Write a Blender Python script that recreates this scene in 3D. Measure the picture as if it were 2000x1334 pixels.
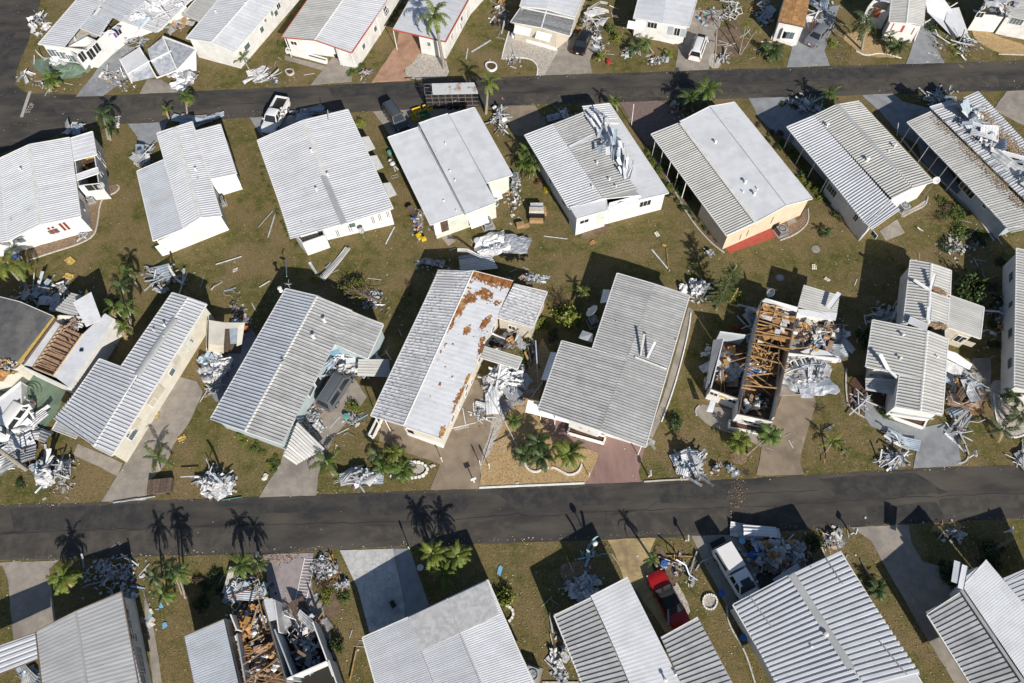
import bpy, bmesh, math, random
import numpy as np
from mathutils import Vector, Matrix
random.seed(7); rng = np.random.default_rng(7)
for o in list(bpy.data.objects): bpy.data.objects.remove(o, do_unlink=True)
scene = bpy.context.scene
COL = scene.collection
R = math.radians

# ------------------------------------------------------------------ camera
CAM_H = 68.0; FPX = 1400.0; PITCH = R(62.5); ROLL = R(3.0)
_F = Vector((0, math.cos(PITCH), -math.sin(PITCH)))
_R0 = Vector((1, 0, 0)); _D0 = Vector((0, -math.sin(PITCH), -math.cos(PITCH)))
_R = math.cos(ROLL)*_R0 + math.sin(ROLL)*_D0
_D = -math.sin(ROLL)*_R0 + math.cos(ROLL)*_D0
cam_data = bpy.data.cameras.new('camera'); cam = bpy.data.objects.new('camera', cam_data); COL.objects.link(cam)
cam_data.sensor_width = 36.0; cam_data.lens = FPX/2000*36.0; cam_data.clip_end = 3000
M = Matrix((( _R.x, -_D.x, -_F.x, 0), (_R.y, -_D.y, -_F.y, 0), (_R.z, -_D.z, -_F.z, CAM_H), (0, 0, 0, 1)))
cam.matrix_world = M
scene.camera = cam
def ray(px, py):
    return _F + (px-1000)/FPX*_R + (py-667)/FPX*_D
def W(px, py, z=0.0):
    d = ray(px, py); t = (z-CAM_H)/d.z
    return Vector((d.x*t, d.y*t, z))

# ------------------------------------------------------------------ light
SUN_AZ = R(21.5); SUN_EL = R(30.0)          # light travels toward -x,+y
world = bpy.data.worlds.new('World'); scene.world = world; world.use_nodes = True
nt = world.node_tree; nt.nodes.clear()
sky = nt.nodes.new('ShaderNodeTexSky'); sky.sky_type = 'NISHITA'; sky.sun_disc = False
sky.sun_elevation = SUN_EL; sky.sun_rotation = R(180) - SUN_AZ
sky.air_density = 1.0; sky.dust_density = 0.6; sky.ozone_density = 1.5
bg = nt.nodes.new('ShaderNodeBackground'); bg.inputs['Strength'].default_value = 0.066
wo = nt.nodes.new('ShaderNodeOutputWorld')
nt.links.new(sky.outputs[0], bg.inputs[0]); nt.links.new(bg.outputs[0], wo.inputs[0])
sd = bpy.data.lights.new('sun', 'SUN'); sd.energy = 4.8; sd.angle = R(0.5); sd.color = (1.0, 0.93, 0.83)
sun = bpy.data.objects.new('sun', sd); COL.objects.link(sun)
sdir = Vector((-math.sin(SUN_AZ)*math.cos(SUN_EL), math.cos(SUN_AZ)*math.cos(SUN_EL), -math.sin(SUN_EL)))
sun.rotation_euler = sdir.to_track_quat('-Z', 'Y').to_euler(); sun.location = (20, -40, 60)
scene.view_settings.view_transform = 'Standard'; scene.view_settings.look = 'None'
scene.view_settings.exposure = 0.50; scene.view_settings.gamma = 1.0
scene.view_settings.use_curve_mapping = False
scene.render.engine = 'CYCLES'

# ------------------------------------------------------------------ helpers
def tag(o, label=None, cat=None, group=None, kind=None):
    if label: o['label'] = label
    if cat: o['category'] = cat
    if group: o['group'] = group
    if kind: o['kind'] = kind
    return o
def newmesh(name, verts, faces, mats=(), smooth=False, fm=None):
    me = bpy.data.meshes.new(name); me.from_pydata([tuple(v) for v in verts], [], faces)
    for m in mats: me.materials.append(m)
    if fm is not None: me.polygons.foreach_set('material_index', fm)
    if smooth: me.polygons.foreach_set('use_smooth', [True]*len(me.polygons))
    me.update(); return me
def link(name, me, parent=None, mw=None, mat=None):
    o = bpy.data.objects.new(name, me); COL.objects.link(o)
    if parent is not None: o.parent = parent
    if mw is not None: o.matrix_local = mw
    if mat is not None:
        if not me.materials: me.materials.append(mat)
        o.material_slots[0].link = 'OBJECT'; o.material_slots[0].material = mat
    return o
def thing(name, label, cat, loc=(0, 0, 0), rz=0, group=None):
    o = bpy.data.objects.new(name, None); COL.objects.link(o); o.empty_display_size = .3
    o.location = loc; o.rotation_euler = (0, 0, rz); return tag(o, label, cat, group)
def copy_tree(o, parent=None):
    c = o.copy(); COL.objects.link(c)
    if parent is not None: c.parent = parent
    for ch in o.children: copy_tree(ch, c)
    return c
class MB:
    """collects simple solids into one mesh"""
    def __init__(s): s.v = []; s.f = []; s.m = []
    def add(s, vs, fs, mi=0):
        n = len(s.v); s.v += [tuple(v) for v in vs]; s.f += [tuple(i+n for i in f) for f in fs]; s.m += [mi]*len(fs); return s
    def box(s, c, d, rz=0, mi=0, rx=0, ry=0):
        m = Matrix.Translation(c) @ Matrix.Rotation(rz, 4, 'Z') @ Matrix.Rotation(ry, 4, 'Y') @ Matrix.Rotation(rx, 4, 'X')
        hx, hy, hz = d[0]/2, d[1]/2, d[2]/2
        vs = [m @ Vector((x*hx, y*hy, z*hz)) for x in (-1, 1) for y in (-1, 1) for z in (-1, 1)]
        return s.add(vs, [(0, 1, 3, 2), (4, 6, 7, 5), (0, 4, 5, 1), (2, 3, 7, 6), (0, 2, 6, 4), (1, 5, 7, 3)], mi)
    def bar(s, a, b, w, h=None, mi=0, up=Vector((0, 0, 1))):
        a = Vector(a); b = Vector(b); h = h or w; d = b-a
        if d.length < 1e-5: return s
        x = d.normalized(); u = up if abs(x.dot(up)) < .98 else Vector((1, 0, 0))
        y = u.cross(x).normalized(); z = x.cross(y)
        vs = [p + y*sy*w/2 + z*sz*h/2 for p in (a, b) for sy in (-1, 1) for sz in (-1, 1)]
        return s.add(vs, [(0, 1, 3, 2), (4, 6, 7, 5), (0, 4, 5, 1), (2, 3, 7, 6), (0, 2, 6, 4), (1, 5, 7, 3)], mi)
    def tube(s, pts, rad, n=6, mi=0, cap=True):
        pts = [Vector(p) for p in pts]; rings = []
        rr = rad if isinstance(rad, (list, tuple)) else [rad]*len(pts)
        for i, p in enumerate(pts):
            d = (pts[min(i+1, len(pts)-1)]-pts[max(i-1, 0)]).normalized()
            u = Vector((0, 0, 1)) if abs(d.z) < .95 else Vector((1, 0, 0))
            y = u.cross(d).normalized(); z = d.cross(y)
            rings.append([p + (y*math.cos(a)+z*math.sin(a))*rr[i] for a in [2*math.pi*k/n for k in range(n)]])
        vs = [v for r_ in rings for v in r_]; fs = []
        for i in range(len(pts)-1):
            for k in range(n): fs.append((i*n+k, i*n+(k+1) % n, (i+1)*n+(k+1) % n, (i+1)*n+k))
        if cap: fs += [tuple(range(n))[::-1], tuple((len(pts)-1)*n+k for k in range(n))]
        return s.add(vs, fs, mi)
    def lathe(s, c, prof, n=14, mi=0, ax=None):
        c = Vector(c); vs = []; fs = []
        for (r_, z_) in prof:
            for k in range(n):
                a = 2*math.pi*k/n; v = Vector((r_*math.cos(a), r_*math.sin(a), z_))
                if ax is not None: v = ax @ v
                vs.append(c+v)
        for i in range(len(prof)-1):
            for k in range(n): fs.append((i*n+k, i*n+(k+1) % n, (i+1)*n+(k+1) % n, (i+1)*n+k))
        return s.add(vs, fs, mi)
    def prism(s, poly, z0, z1, mi=0):
        n = len(poly); vs = [(p[0], p[1], z0) for p in poly] + [(p[0], p[1], z1) for p in poly]
        ar = sum(poly[i][0]*poly[(i+1) % n][1]-poly[(i+1) % n][0]*poly[i][1] for i in range(n))
        idx = list(range(n)) if ar > 0 else list(range(n))[::-1]
        fs = [tuple(i+n for i in idx), tuple(idx[::-1])]
        for k in range(n):
            a, b = idx[k], idx[(k+1) % n]; fs.append((a, b, b+n, a+n))
        return s.add(vs, fs, mi)
    def mesh(s, name, mats=(), smooth=False): return newmesh(name, s.v, s.f, mats, smooth, s.m)
    def build(s, name, mats, parent=None, smooth=False):
        if not isinstance(mats, (list, tuple)): mats = [mats]
        return link(name, s.mesh(name, mats, smooth), parent)

# ------------------------------------------------------------------ materials
def mat(name, c1, c2=None, rough=.7, scale=3.0, bump=0.0, bscale=30., metal=0.0, c3=None, rnd=0.0, lo=.4, hi=.6, spec=.4, scale3=.35, hi3=.66, lo3=.5, detail=6, stretch=None, grain=0):
    m = bpy.data.materials.new(name); m.use_nodes = True; n = m.node_tree.nodes; l = m.node_tree.links
    b = n['Principled BSDF']; b.inputs['Roughness'].default_value = rough; b.inputs['Metallic'].default_value = metal
    b.inputs['Specular IOR Level'].default_value = spec
    g = n.new('ShaderNodeNewGeometry'); pos = g.outputs['Position']
    if stretch:
        mp = n.new('ShaderNodeMapping'); mp.inputs['Scale'].default_value = stretch[:3]
        mp.inputs['Rotation'].default_value = (0, 0, stretch[3]); l.new(pos, mp.inputs[0]); pos = mp.outputs[0]
    def noise(sc, det=detail, r_=.6):
        t = n.new('ShaderNodeTexNoise'); t.inputs['Scale'].default_value = sc; t.inputs['Detail'].default_value = det
        t.inputs['Roughness'].default_value = r_; l.new(pos, t.inputs['Vector']); return t.outputs['Fac']
    def ramp(fac, a, b_):
        r_ = n.new('ShaderNodeMapRange'); r_.inputs[1].default_value = a; r_.inputs[2].default_value = b_; l.new(fac, r_.inputs[0]); return r_.outputs[0]
    def mix(fac, a, b_, mode='MIX'):
        x = n.new('ShaderNodeMix'); x.data_type = 'RGBA'; x.blend_type = mode
        if fac is None: x.inputs[0].default_value = 1.0
        else: l.new(fac, x.inputs[0])
        for i, v in ((6, a), (7, b_)):
            if isinstance(v, tuple): x.inputs[i].default_value = (*v, 1)
            else: l.new(v, x.inputs[i])
        return x.outputs[2]
    c2 = c2 or tuple(v*.85 for v in c1)
    col = mix(ramp(noise(scale), lo, hi), c1, c2)
    if c3: col = mix(ramp(noise(scale3, 5), lo3, hi3), col, c3)
    if rnd:
        oi = n.new('ShaderNodeObjectInfo'); r_ = n.new('ShaderNodeMapRange')
        r_.inputs[3].default_value = 1-rnd; r_.inputs[4].default_value = 1+rnd*.35; l.new(oi.outputs['Random'], r_.inputs[0])
        cc = n.new('ShaderNodeCombineColor')
        for i in range(3): l.new(r_.outputs[0], cc.inputs[i])
        col = mix(None, col, cc.outputs[0], 'MULTIPLY')
    if name.startswith('roof_') and rnd:
        tc = n.new('ShaderNodeTexCoord'); oi2 = n.new('ShaderNodeObjectInfo'); ad = n.new('ShaderNodeVectorMath'); ad.operation = 'MULTIPLY_ADD'
        ml = n.new('ShaderNodeMath'); ml.operation = 'MULTIPLY'; ml.inputs[1].default_value = 91.; l.new(oi2.outputs['Random'], ml.inputs[0]); cx = n.new('ShaderNodeCombineXYZ'); l.new(ml.outputs[0], cx.inputs[2])
        ad.inputs[1].default_value = (2.2, 9., 1); l.new(tc.outputs['Object'], ad.inputs[0]); l.new(cx.outputs[0], ad.inputs[2])
        sn = n.new('ShaderNodeTexNoise'); sn.inputs['Scale'].default_value = 1.; sn.inputs['Detail'].default_value = 5; l.new(ad.outputs[0], sn.inputs['Vector'])
        col = mix(ramp(sn.outputs['Fac'], .54, .80), col, tuple(v*.70 for v in c1))
    if grain:
        col = mix(ramp(noise(grain, 3), .52, .70), col, tuple(v*.45 for v in c1)); col = mix(ramp(noise(grain*.45, 4), .56, .72), col, tuple(min(1, v*1.55) for v in c2))
    l.new(col, b.inputs['Base Color'])
    if bump:
        bp = n.new('ShaderNodeBump'); bp.inputs['Strength'].default_value = bump; bp.inputs['Distance'].default_value = .05
        l.new(noise(bscale, 4), bp.inputs['Height']); l.new(bp.outputs[0], b.inputs['Normal'])
    m['c'] = 1
    return m
MT = {}
MT['lawn'] = mat('lawn', (.070, .078, .020), (.158, .126, .054), rough=.95, scale=.9, bump=.9, bscale=9, grain=7., c3=(.185, .138, .072), scale3=.20, lo3=.42, hi3=.62, lo=.36, hi=.64, spec=.1, detail=14)
MT['asphalt'] = mat('asphalt', (.030, .030, .032), (.068, .062, .054), rough=.9, scale=.6, bump=.3, bscale=30, c3=(.094, .083, .068), scale3=.25, lo3=.46, hi3=.72, lo=.36, hi=.64, grain=0, spec=.25, stretch=(.35, 1.0, 1, R(2)), detail=10)
MT['patch'] = mat('asphalt_patch', (.034, .034, .036), (.046, .045, .045), rough=.9, scale=1.2, bump=.2, bscale=30, spec=.25)
MT['asphalt_dark'] = mat('asphalt_dark_patch', (.033, .033, .035), (.056, .052, .047), rough=.9, scale=.9, bump=.3, bscale=30, spec=.25, detail=10)
MT['asphalt_pale'] = mat('asphalt_pale_patch', (.050, .046, .042), (.078, .070, .060), rough=.9, scale=.9, bump=.3, bscale=30, spec=.25, detail=10, c3=(.045, .043, .041))
MT['seal'] = mat('crack_seal', (.018, .018, .018), rough=.6)
MT['concrete'] = mat('concrete', (.30, .27, .235), (.24, .215, .185), rough=.9, scale=1.1, bump=.15, bscale=20, c3=(.19, .17, .15), scale3=.3, detail=9)
MT['concrete_blue'] = mat('concrete_painted_grey', (.255, .27, .285), (.21, .22, .235), rough=.85, scale=1., bump=.1, c3=(.17, .175, .18), detail=9)
MT['concrete_tan'] = mat('concrete_tan', (.255, .205, .15), (.21, .165, .12), rough=.9, scale=.8, bump=.1, c3=(.16, .125, .095), detail=9)
MT['concrete_pink'] = mat('concrete_pink', (.255, .165, .145), (.22, .14, .125), rough=.85, scale=1.1, bump=.1, c3=(.17, .10, .09), stretch=(1.2, .3, 1, 0))
MT['concrete_mauve'] = mat('concrete_mauve', (.30, .26, .265), (.25, .215, .22), rough=.85, scale=1.4, bump=.1, c3=(.20, .17, .17))
MT['terracotta'] = mat('concrete_terracotta', (.40, .25, .17), (.34, .20, .135), rough=.9, scale=1.2, bump=.1, c3=(.25, .15, .10))
MT['red_paint'] = mat('red_patio_paint', (.36, .075, .05), (.30, .06, .045), rough=.8, scale=2)
MT['yellow_drive'] = mat('yellow_driveway', (.42, .33, .165), (.34, .26, .13), rough=.9, scale=1.1, bump=.1, c3=(.22, .16, .09))
MT['green_paint'] = mat('green_patio_paint', (.14, .20, .145), (.11, .16, .12), rough=.85, scale=1.2, c3=(.09, .12, .09))
MT['stone_drive'] = mat('crazy_paving', (.50, .50, .50), (.42, .42, .41), rough=.85, scale=1.8, bump=.1, c3=(.33, .33, .34))
def joints(m, sc, w, c):
    n = m.node_tree.nodes; l = m.node_tree.links; g = n.new('ShaderNodeNewGeometry'); v = n.new('ShaderNodeTexVoronoi'); v.feature = 'DISTANCE_TO_EDGE'; v.inputs['Scale'].default_value = sc
    nz = n.new('ShaderNodeTexNoise'); nz.inputs['Scale'].default_value = 2; ad = n.new('ShaderNodeVectorMath'); ad.operation = 'MULTIPLY_ADD'; ad.inputs[1].default_value = (.5, .5, .5); l.new(g.outputs['Position'], nz.inputs['Vector']); l.new(nz.outputs['Color'], ad.inputs[0]); l.new(g.outputs['Position'], ad.inputs[2]); l.new(ad.outputs[0], v.inputs['Vector'])
    r = n.new('ShaderNodeMapRange'); r.inputs[1].default_value = w*.4; r.inputs[2].default_value = w; l.new(v.outputs['Distance'], r.inputs[0]); b = n['Principled BSDF']; src = b.inputs['Base Color'].links[0].from_socket
    x = n.new('ShaderNodeMix'); x.data_type = 'RGBA'; l.new(r.outputs[0], x.inputs[0]); x.inputs[6].default_value = (*c, 1); l.new(src, x.inputs[7]); l.new(x.outputs[2], b.inputs['Base Color'])
joints(MT['stone_drive'], 1.3, .035, (.30, .30, .30)); joints(MT['yellow_drive'], .8, .018, (.20, .15, .08))
MT['paver'] = mat('paver_drive', (.185, .135, .12), (.145, .105, .095), rough=.9, scale=2.6, bump=.3, bscale=9)
MT['dirt'] = mat('bare_dirt', (.15, .105, .065), (.105, .072, .045), rough=.95, scale=2.2, bump=.4, bscale=12, c3=(.2, .15, .1), scale3=.6)
MT['mulch'] = mat('mulch', (.10, .055, .035), (.055, .032, .022), rough=.95, scale=8, bump=.6, bscale=20)
MT['gravel_tan'] = mat('tan_gravel', (.47, .34, .175), (.26, .175, .085), rough=.95, scale=7, bump=.8, bscale=22, detail=12, lo=.38, hi=.62)
MT['gravel_white'] = mat('white_gravel', (.52, .48, .43), (.27, .24, .21), rough=.95, scale=7, bump=.8, bscale=22, detail=12, lo=.4, hi=.62)
MT['gravel_brown'] = mat('brown_river_stones', (.27, .19, .12), (.13, .09, .06), rough=.9, scale=6, bump=.8, bscale=18, detail=10)
MT['kerb'] = mat('edging_concrete', (.50, .48, .44), (.40, .38, .34), rough=.85, scale=3)
MT['kerb_white'] = mat('edging_white', (.74, .74, .72), rough=.8, scale=3)
MT['paint_line'] = mat('road_paint', (.42, .40, .36), (.18, .17, .15), rough=.9, scale=6, lo=.45, hi=.7)
# roofs and walls
MT['rf_white'] = mat('roof_white_metal', (0.532, 0.546, 0.576), (0.501, 0.515, 0.544), rough=.42, scale=.9, rnd=.08, c3=(0.469, 0.482, 0.506), scale3=.5, spec=.5)
MT['rf_bright'] = mat('roof_bright_white', (0.623, 0.638, 0.670), (0.577, 0.592, 0.623), rough=.4, scale=.7, rnd=.05, c3=(0.531, 0.541, 0.566), scale3=.35)
MT['rf_grey'] = mat('roof_weathered_grey', (0.424, 0.428, 0.428), (0.368, 0.372, 0.373), rough=.6, scale=1.6, rnd=.16, c3=(0.331, 0.334, 0.332), scale3=.5)
MT['rf_beige'] = mat('roof_beige_grey', (.46, .46, .445), (0.427, 0.427, 0.412), rough=.55, scale=1.2, rnd=.10, c3=(0.394, 0.394, 0.382), scale3=.5)
MT['rf_blue'] = mat('roof_pale_steel', (0.453, 0.485, 0.532), (0.408, 0.435, 0.476), rough=.38, scale=.8, rnd=.07, c3=(0.381, 0.394, 0.420), scale3=.3)
MT['rf_dirty'] = mat('roof_dirty_white', (0.562, 0.568, 0.588), (0.245, 0.247, 0.261), rough=.6, scale=3.2, rnd=.12, lo=.47, hi=.66, c3=(0.408, 0.412, 0.420), detail=9)
MT['rf_dull'] = mat('roof_dull_white', (0.401, 0.410, 0.418), (0.354, 0.362, 0.369), rough=.6, scale=.9, rnd=.05, c3=(0.325, 0.328, 0.330), scale3=.25, stretch=(.5, 1.3, 1, R(-20)))
MT['rf_mottle'] = mat('roof_mottled_membrane', (.44, .44, .45), (.33, .33, .34), rough=.7, scale=2.4, c3=(.40, .40, .40), detail=9)
MT['rf_dark'] = mat('roof_dark_felt', (.105, .105, .108), (.075, .075, .078), rough=.9, scale=1.3, bump=.2, c3=(.14, .135, .13), rnd=.05)
MT['rf_smooth'] = mat('smooth_white_roofing', (.60, .62, .65), (.56, .575, .60), rough=.5, scale=.8, c3=(.52, .535, .56), scale3=.4, rnd=.03, detail=9, bump=.12, bscale=2.5)
MT['rf_shingle'] = mat('roof_grey_shingle', (.24, .25, .26), (.17, .175, .18), rough=.9, scale=3, rnd=.35, bump=.2)
MT['ridge'] = mat('ridge_cap_white', (.66, .66, .64), (.55, .55, .53), rough=.45, scale=2, spec=.5)
MT['ridge_grey'] = mat('ridge_cap_grey', (.36, .37, .375), (.31, .32, .325), rough=.4, scale=1, spec=.5)
MT['trim'] = mat('white_trim', (.70, .70, .69), (.60, .60, .58), rough=.5, scale=3)
MT['trim_red'] = mat('red_trim', (.42, .075, .05), rough=.5)
MT['soffit'] = mat('wood_deck_edge', (.14, .10, .07), rough=.9)
def wallmat(name, c, c2=None, lap=.2):
    m = mat(name, c, c2 or tuple(v*.9 for v in c), rough=.6, scale=1.1, c3=tuple(v*.8 for v in c), scale3=.7)
    n = m.node_tree.nodes; l = m.node_tree.links
    g = n.new('ShaderNodeNewGeometry'); sx = n.new('ShaderNodeSeparateXYZ'); l.new(g.outputs['Position'], sx.inputs[0])
    mm = n.new('ShaderNodeMath'); mm.operation = 'MULTIPLY'; mm.inputs[1].default_value = 1/lap; l.new(sx.outputs[2], mm.inputs[0])
    fr = n.new('ShaderNodeMath'); fr.operation = 'FRACT'; l.new(mm.outputs[0], fr.inputs[0])
    bp = n.new('ShaderNodeBump'); bp.inputs['Strength'].default_value = .5; bp.inputs['Distance'].default_value = .02
    l.new(fr.outputs[0], bp.inputs['Height']); l.new(bp.outputs[0], n['Principled BSDF'].inputs['Normal']); return m
MT['w_white'] = wallmat('siding_white', (.66, .655, .64)); MT['w_cream'] = wallmat('siding_cream', (.60, .48, .36))
MT['w_beige'] = wallmat('siding_beige', (.50, .455, .38)); MT['w_green'] = wallmat('siding_pale_green', (.55, .565, .50))
MT['w_ltblue'] = wallmat('siding_light_blue', (.38, .46, .49)); MT['w_ivory'] = wallmat('siding_ivory', (.60, .575, .50), lap=.4)
MT['w_grey'] = wallmat('siding_grey_blue', (.36, .40, .44)); MT['w_blue'] = wallmat('siding_blue', (.14, .27, .38))
MT['glass'] = mat('window_glass', (.02, .024, .028), rough=.08, spec=.8); MT['glass_blue'] = mat('window_glass_pale', (.10, .14, .16), rough=.12, spec=.8)
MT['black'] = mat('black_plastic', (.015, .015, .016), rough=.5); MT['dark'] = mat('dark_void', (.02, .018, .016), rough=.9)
MT['alu'] = mat('bare_aluminium', (.50, .52, .55), (.34, .36, .39), rough=.3, metal=.35, scale=2, bump=.1, bscale=4)
MT['scrap_w'] = mat('scrap_white', (.60, .605, .61), (.42, .425, .44), rough=.45, scale=2, rnd=.18, spec=.5)
MT['scrap_g'] = mat('scrap_grey', (.36, .37, .385), (.27, .28, .29), rough=.4, scale=2, rnd=.25, spec=.5)
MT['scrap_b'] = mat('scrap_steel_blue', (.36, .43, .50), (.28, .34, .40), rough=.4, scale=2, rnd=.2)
MT['scrap_teal'] = mat('scrap_teal', (.10, .34, .30), rough=.5, rnd=.2); MT['scrap_ltblue'] = mat('scrap_light_blue', (.30, .47, .52), rough=.55, rnd=.2)
MT['foil'] = mat('insulation_foil', (.66, .68, .71), (.42, .45, .50), rough=.3, metal=.35, scale=1.6, bump=1.0, bscale=2.2)
MT['wood'] = mat('raw_lumber', (.42, .26, .115), (.30, .18, .08), rough=.85, scale=4, rnd=.35)
MT['wood_old'] = mat('weathered_wood', (.15, .105, .08), (.09, .065, .05), rough=.9, scale=5, rnd=.3)
MT['osb'] = mat('plywood', (.44, .25, .10), (.33, .175, .065), rough=.85, scale=2.5, rnd=.25, c3=(.24, .13, .06))
MT['drywall'] = mat('drywall', (.58, .55, .49), (.45, .42, .36), rough=.9, scale=3, rnd=.2)
MT['card'] = mat('cardboard', (.38, .24, .12), rough=.9, rnd=.3); MT['insul'] = mat('yellow_insulation', (.52, .38, .10), (.38, .26, .08), rough=1, scale=5, bump=.8, bscale=10)
MT['insul_pink'] = mat('brown_insulation', (.36, .25, .19), (.24, .16, .12), rough=1, scale=4, bump=.8, bscale=9, rnd=.2)
MT['carpet'] = mat('brown_interior_floor', (.10, .062, .040), (.055, .036, .026), rough=.95, scale=2, c3=(.16, .11, .08), scale3=.7)
MT['lattice'] = MT['scrap_w']
for nme, c in (('c_blue', (.04, .13, .42)), ('c_red', (.45, .03, .035)), ('c_yellow', (.62, .46, .03)), ('c_green', (.05, .22, .08)), ('c_maroon', (.22, .02, .04)), ('c_orange', (.55, .17, .03)), ('c_skyblue', (.20, .45, .68)), ('c_darkred', (.20, .05, .035)), ('c_purple', (.18, .06, .30))):
    MT[nme] = mat(nme[2:]+'_stuff', c, rough=.5, rnd=.15)
# vegetation
def leafmat(name, c1, c2, rnd=.2):
    m = mat(name, c1, c2, rough=.55, scale=1.4, rnd=rnd, spec=.35)
    b = m.node_tree.nodes['Principled BSDF']; b.inputs['Subsurface Weight'].default_value = 0
    return m
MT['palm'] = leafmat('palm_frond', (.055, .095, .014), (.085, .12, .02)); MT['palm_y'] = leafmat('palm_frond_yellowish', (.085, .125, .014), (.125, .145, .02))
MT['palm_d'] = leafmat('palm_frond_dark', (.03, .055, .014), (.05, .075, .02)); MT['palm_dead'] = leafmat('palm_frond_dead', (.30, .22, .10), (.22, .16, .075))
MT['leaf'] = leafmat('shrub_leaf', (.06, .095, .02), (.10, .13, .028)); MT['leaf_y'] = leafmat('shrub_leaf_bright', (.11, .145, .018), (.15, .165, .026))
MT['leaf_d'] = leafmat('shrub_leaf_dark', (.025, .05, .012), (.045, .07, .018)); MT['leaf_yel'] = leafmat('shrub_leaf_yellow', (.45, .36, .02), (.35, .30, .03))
MT['leaf_red'] = leafmat('shrub_leaf_red', (.12, .05, .035), (.09, .06, .03)); MT['leaf_brown'] = leafmat('dry_twigs', (.13, .09, .05), (.09, .065, .04))
MT['bark'] = mat('bark', (.17, .14, .11), (.11, .09, .07), rough=.95, scale=5, bump=.5, bscale=15); MT['palmbark'] = mat('palm_bark', (.26, .23, .19), (.18, .16, .13), rough=.95, scale=6, bump=.5, bscale=15)

# ------------------------------------------------------------------ ground
def chaikin(pts, n=2, closed=True):
    for _ in range(n):
        q = []; L = len(pts)
        for i in range(L if closed else L-1):
            a, b = Vector(pts[i]), Vector(pts[(i+1) % L]); q += [a*.75+b*.25, a*.25+b*.75]
        if not closed: q = [Vector(pts[0])]+q+[Vector(pts[-1])]
        pts = q
    return pts
def roughen(pts, step=.6, amp=.05, closed=True):
    q = []; L = len(pts)
    for i in range(L if closed else L-1):
        a, b = Vector(pts[i]), Vector(pts[(i+1) % L]); n = max(1, int((b-a).length/step))
        for k in range(n):
            p = a.lerp(b, k/n); q.append(Vector((p.x+random.uniform(-amp, amp), p.y+random.uniform(-amp, amp), p.z)))
    if not closed: q.append(Vector(pts[-1]))
    return q
_slabz = [0.016]
def slab(name, m, px, smooth=0, amp=.04, top=None, world=False):
    pts = [Vector(p) for p in px] if world else [W(*p) for p in px]
    if smooth: pts = chaikin(pts, smooth)
    pts = roughen(pts, .7, amp)
    if top is None: _slabz[0] += 1; top = .022+.0042*(int(_slabz[0]) % 9)
    o = MB().prism([(p.x, p.y) for p in pts], -.12, top).build(name, MT[m] if isinstance(m, str) else m)
    return tag(o, kind='structure')
bm = bmesh.new(); bmesh.ops.create_grid(bm, x_segments=40, y_segments=40, size=700)
me = bpy.data.meshes.new('lawn'); bm.to_mesh(me); bm.free(); me.materials.append(MT['lawn'])
tag(link('lawn', me), kind='structure')
up_top = [(-400, 215), (-60, 196), (40, 184), (61, 183), (223, 186), (398, 177), (520, 172), (1000, 150), (1500, 133), (2000, 118), (2200, 112)]
up_bot = [(2200, 168), (1969, 177), (1678, 186), (1500, 191), (1211, 199), (1000, 206), (730, 217), (480, 230), (430, 233), (250, 241), (180, 243), (140, 248), (100, 268), (0, 300), (-60, 330), (-400, 420)]
slab('road', 'asphalt', up_top+up_bot, amp=.05, top=.012)
slab('side_road', 'asphalt', [(-500, 200), (-300, -60), (84, -60), (80, 0), (72, 30), (52, 90), (32, 140), (30, 165), (44, 178), (66, 187), (40, 200), (-100, 230)], amp=.05, top=.016)
lo_top = [(-200, 994), (0, 987), (520, 970), (1000, 952), (1250, 942), (1420, 937), (1820, 914), (2000, 908), (2200, 902)]
lo_bot = [(2200, 1004), (2000, 1013), (1700, 1026), (1437, 1045), (1200, 1053), (662, 1072), (520, 1082), (0, 1094), (-200, 1099)]
slab('road', 'asphalt', lo_top+lo_bot, amp=.05, top=.0125)
# repair patches, cracks and painted marks on the roads
def strip_line(pts, w, z, name, m, jit=.08):
    pts = [W(*p) for p in pts]; q = roughen(pts, 1.0, jit, closed=False); mb = MB(); L = []; Rr = []
    for i, p in enumerate(q):
        d = (q[min(i+1, len(q)-1)]-q[max(i-1, 0)]).normalized(); n = Vector((-d.y, d.x, 0)); ww = w*random.uniform(.5, 1.2)/2
        L.append(p+n*ww); Rr.append(p-n*ww)
    vs = [(v.x, v.y, z) for v in L+Rr]; k = len(q)
    mb.add(vs, [(i+k, i+1+k, i+1, i) for i in range(k-1)])
    return tag(mb.build(name, MT[m]), kind='structure')
strip_line([(0, 1041), (300, 1031), (520, 1024), (860, 1018), (1010, 1004), (1040, 1010), (1150, 1000), (1400, 992), (1560, 985), (1700, 975), (1900, 967), (2040, 962)], .05, .019, 'crack_line', 'seal')
strip_line([(1250, 1000), (1300, 970), (1600, 958)], .035, .0195, 'crack_line', 'seal')
strip_line([(1182, 995), (1184, 1030)], .03, .0196, 'crack_line', 'seal')
strip_line([(420, 205), (800, 190), (1200, 172), (1600, 158), (2000, 146)], .05, .0192, 'crack_line', 'seal')
slab('stop_line', 'paint_line', [(56, 178), (62, 178), (45, 229), (39, 229)], amp=.01, top=.0205)
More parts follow.
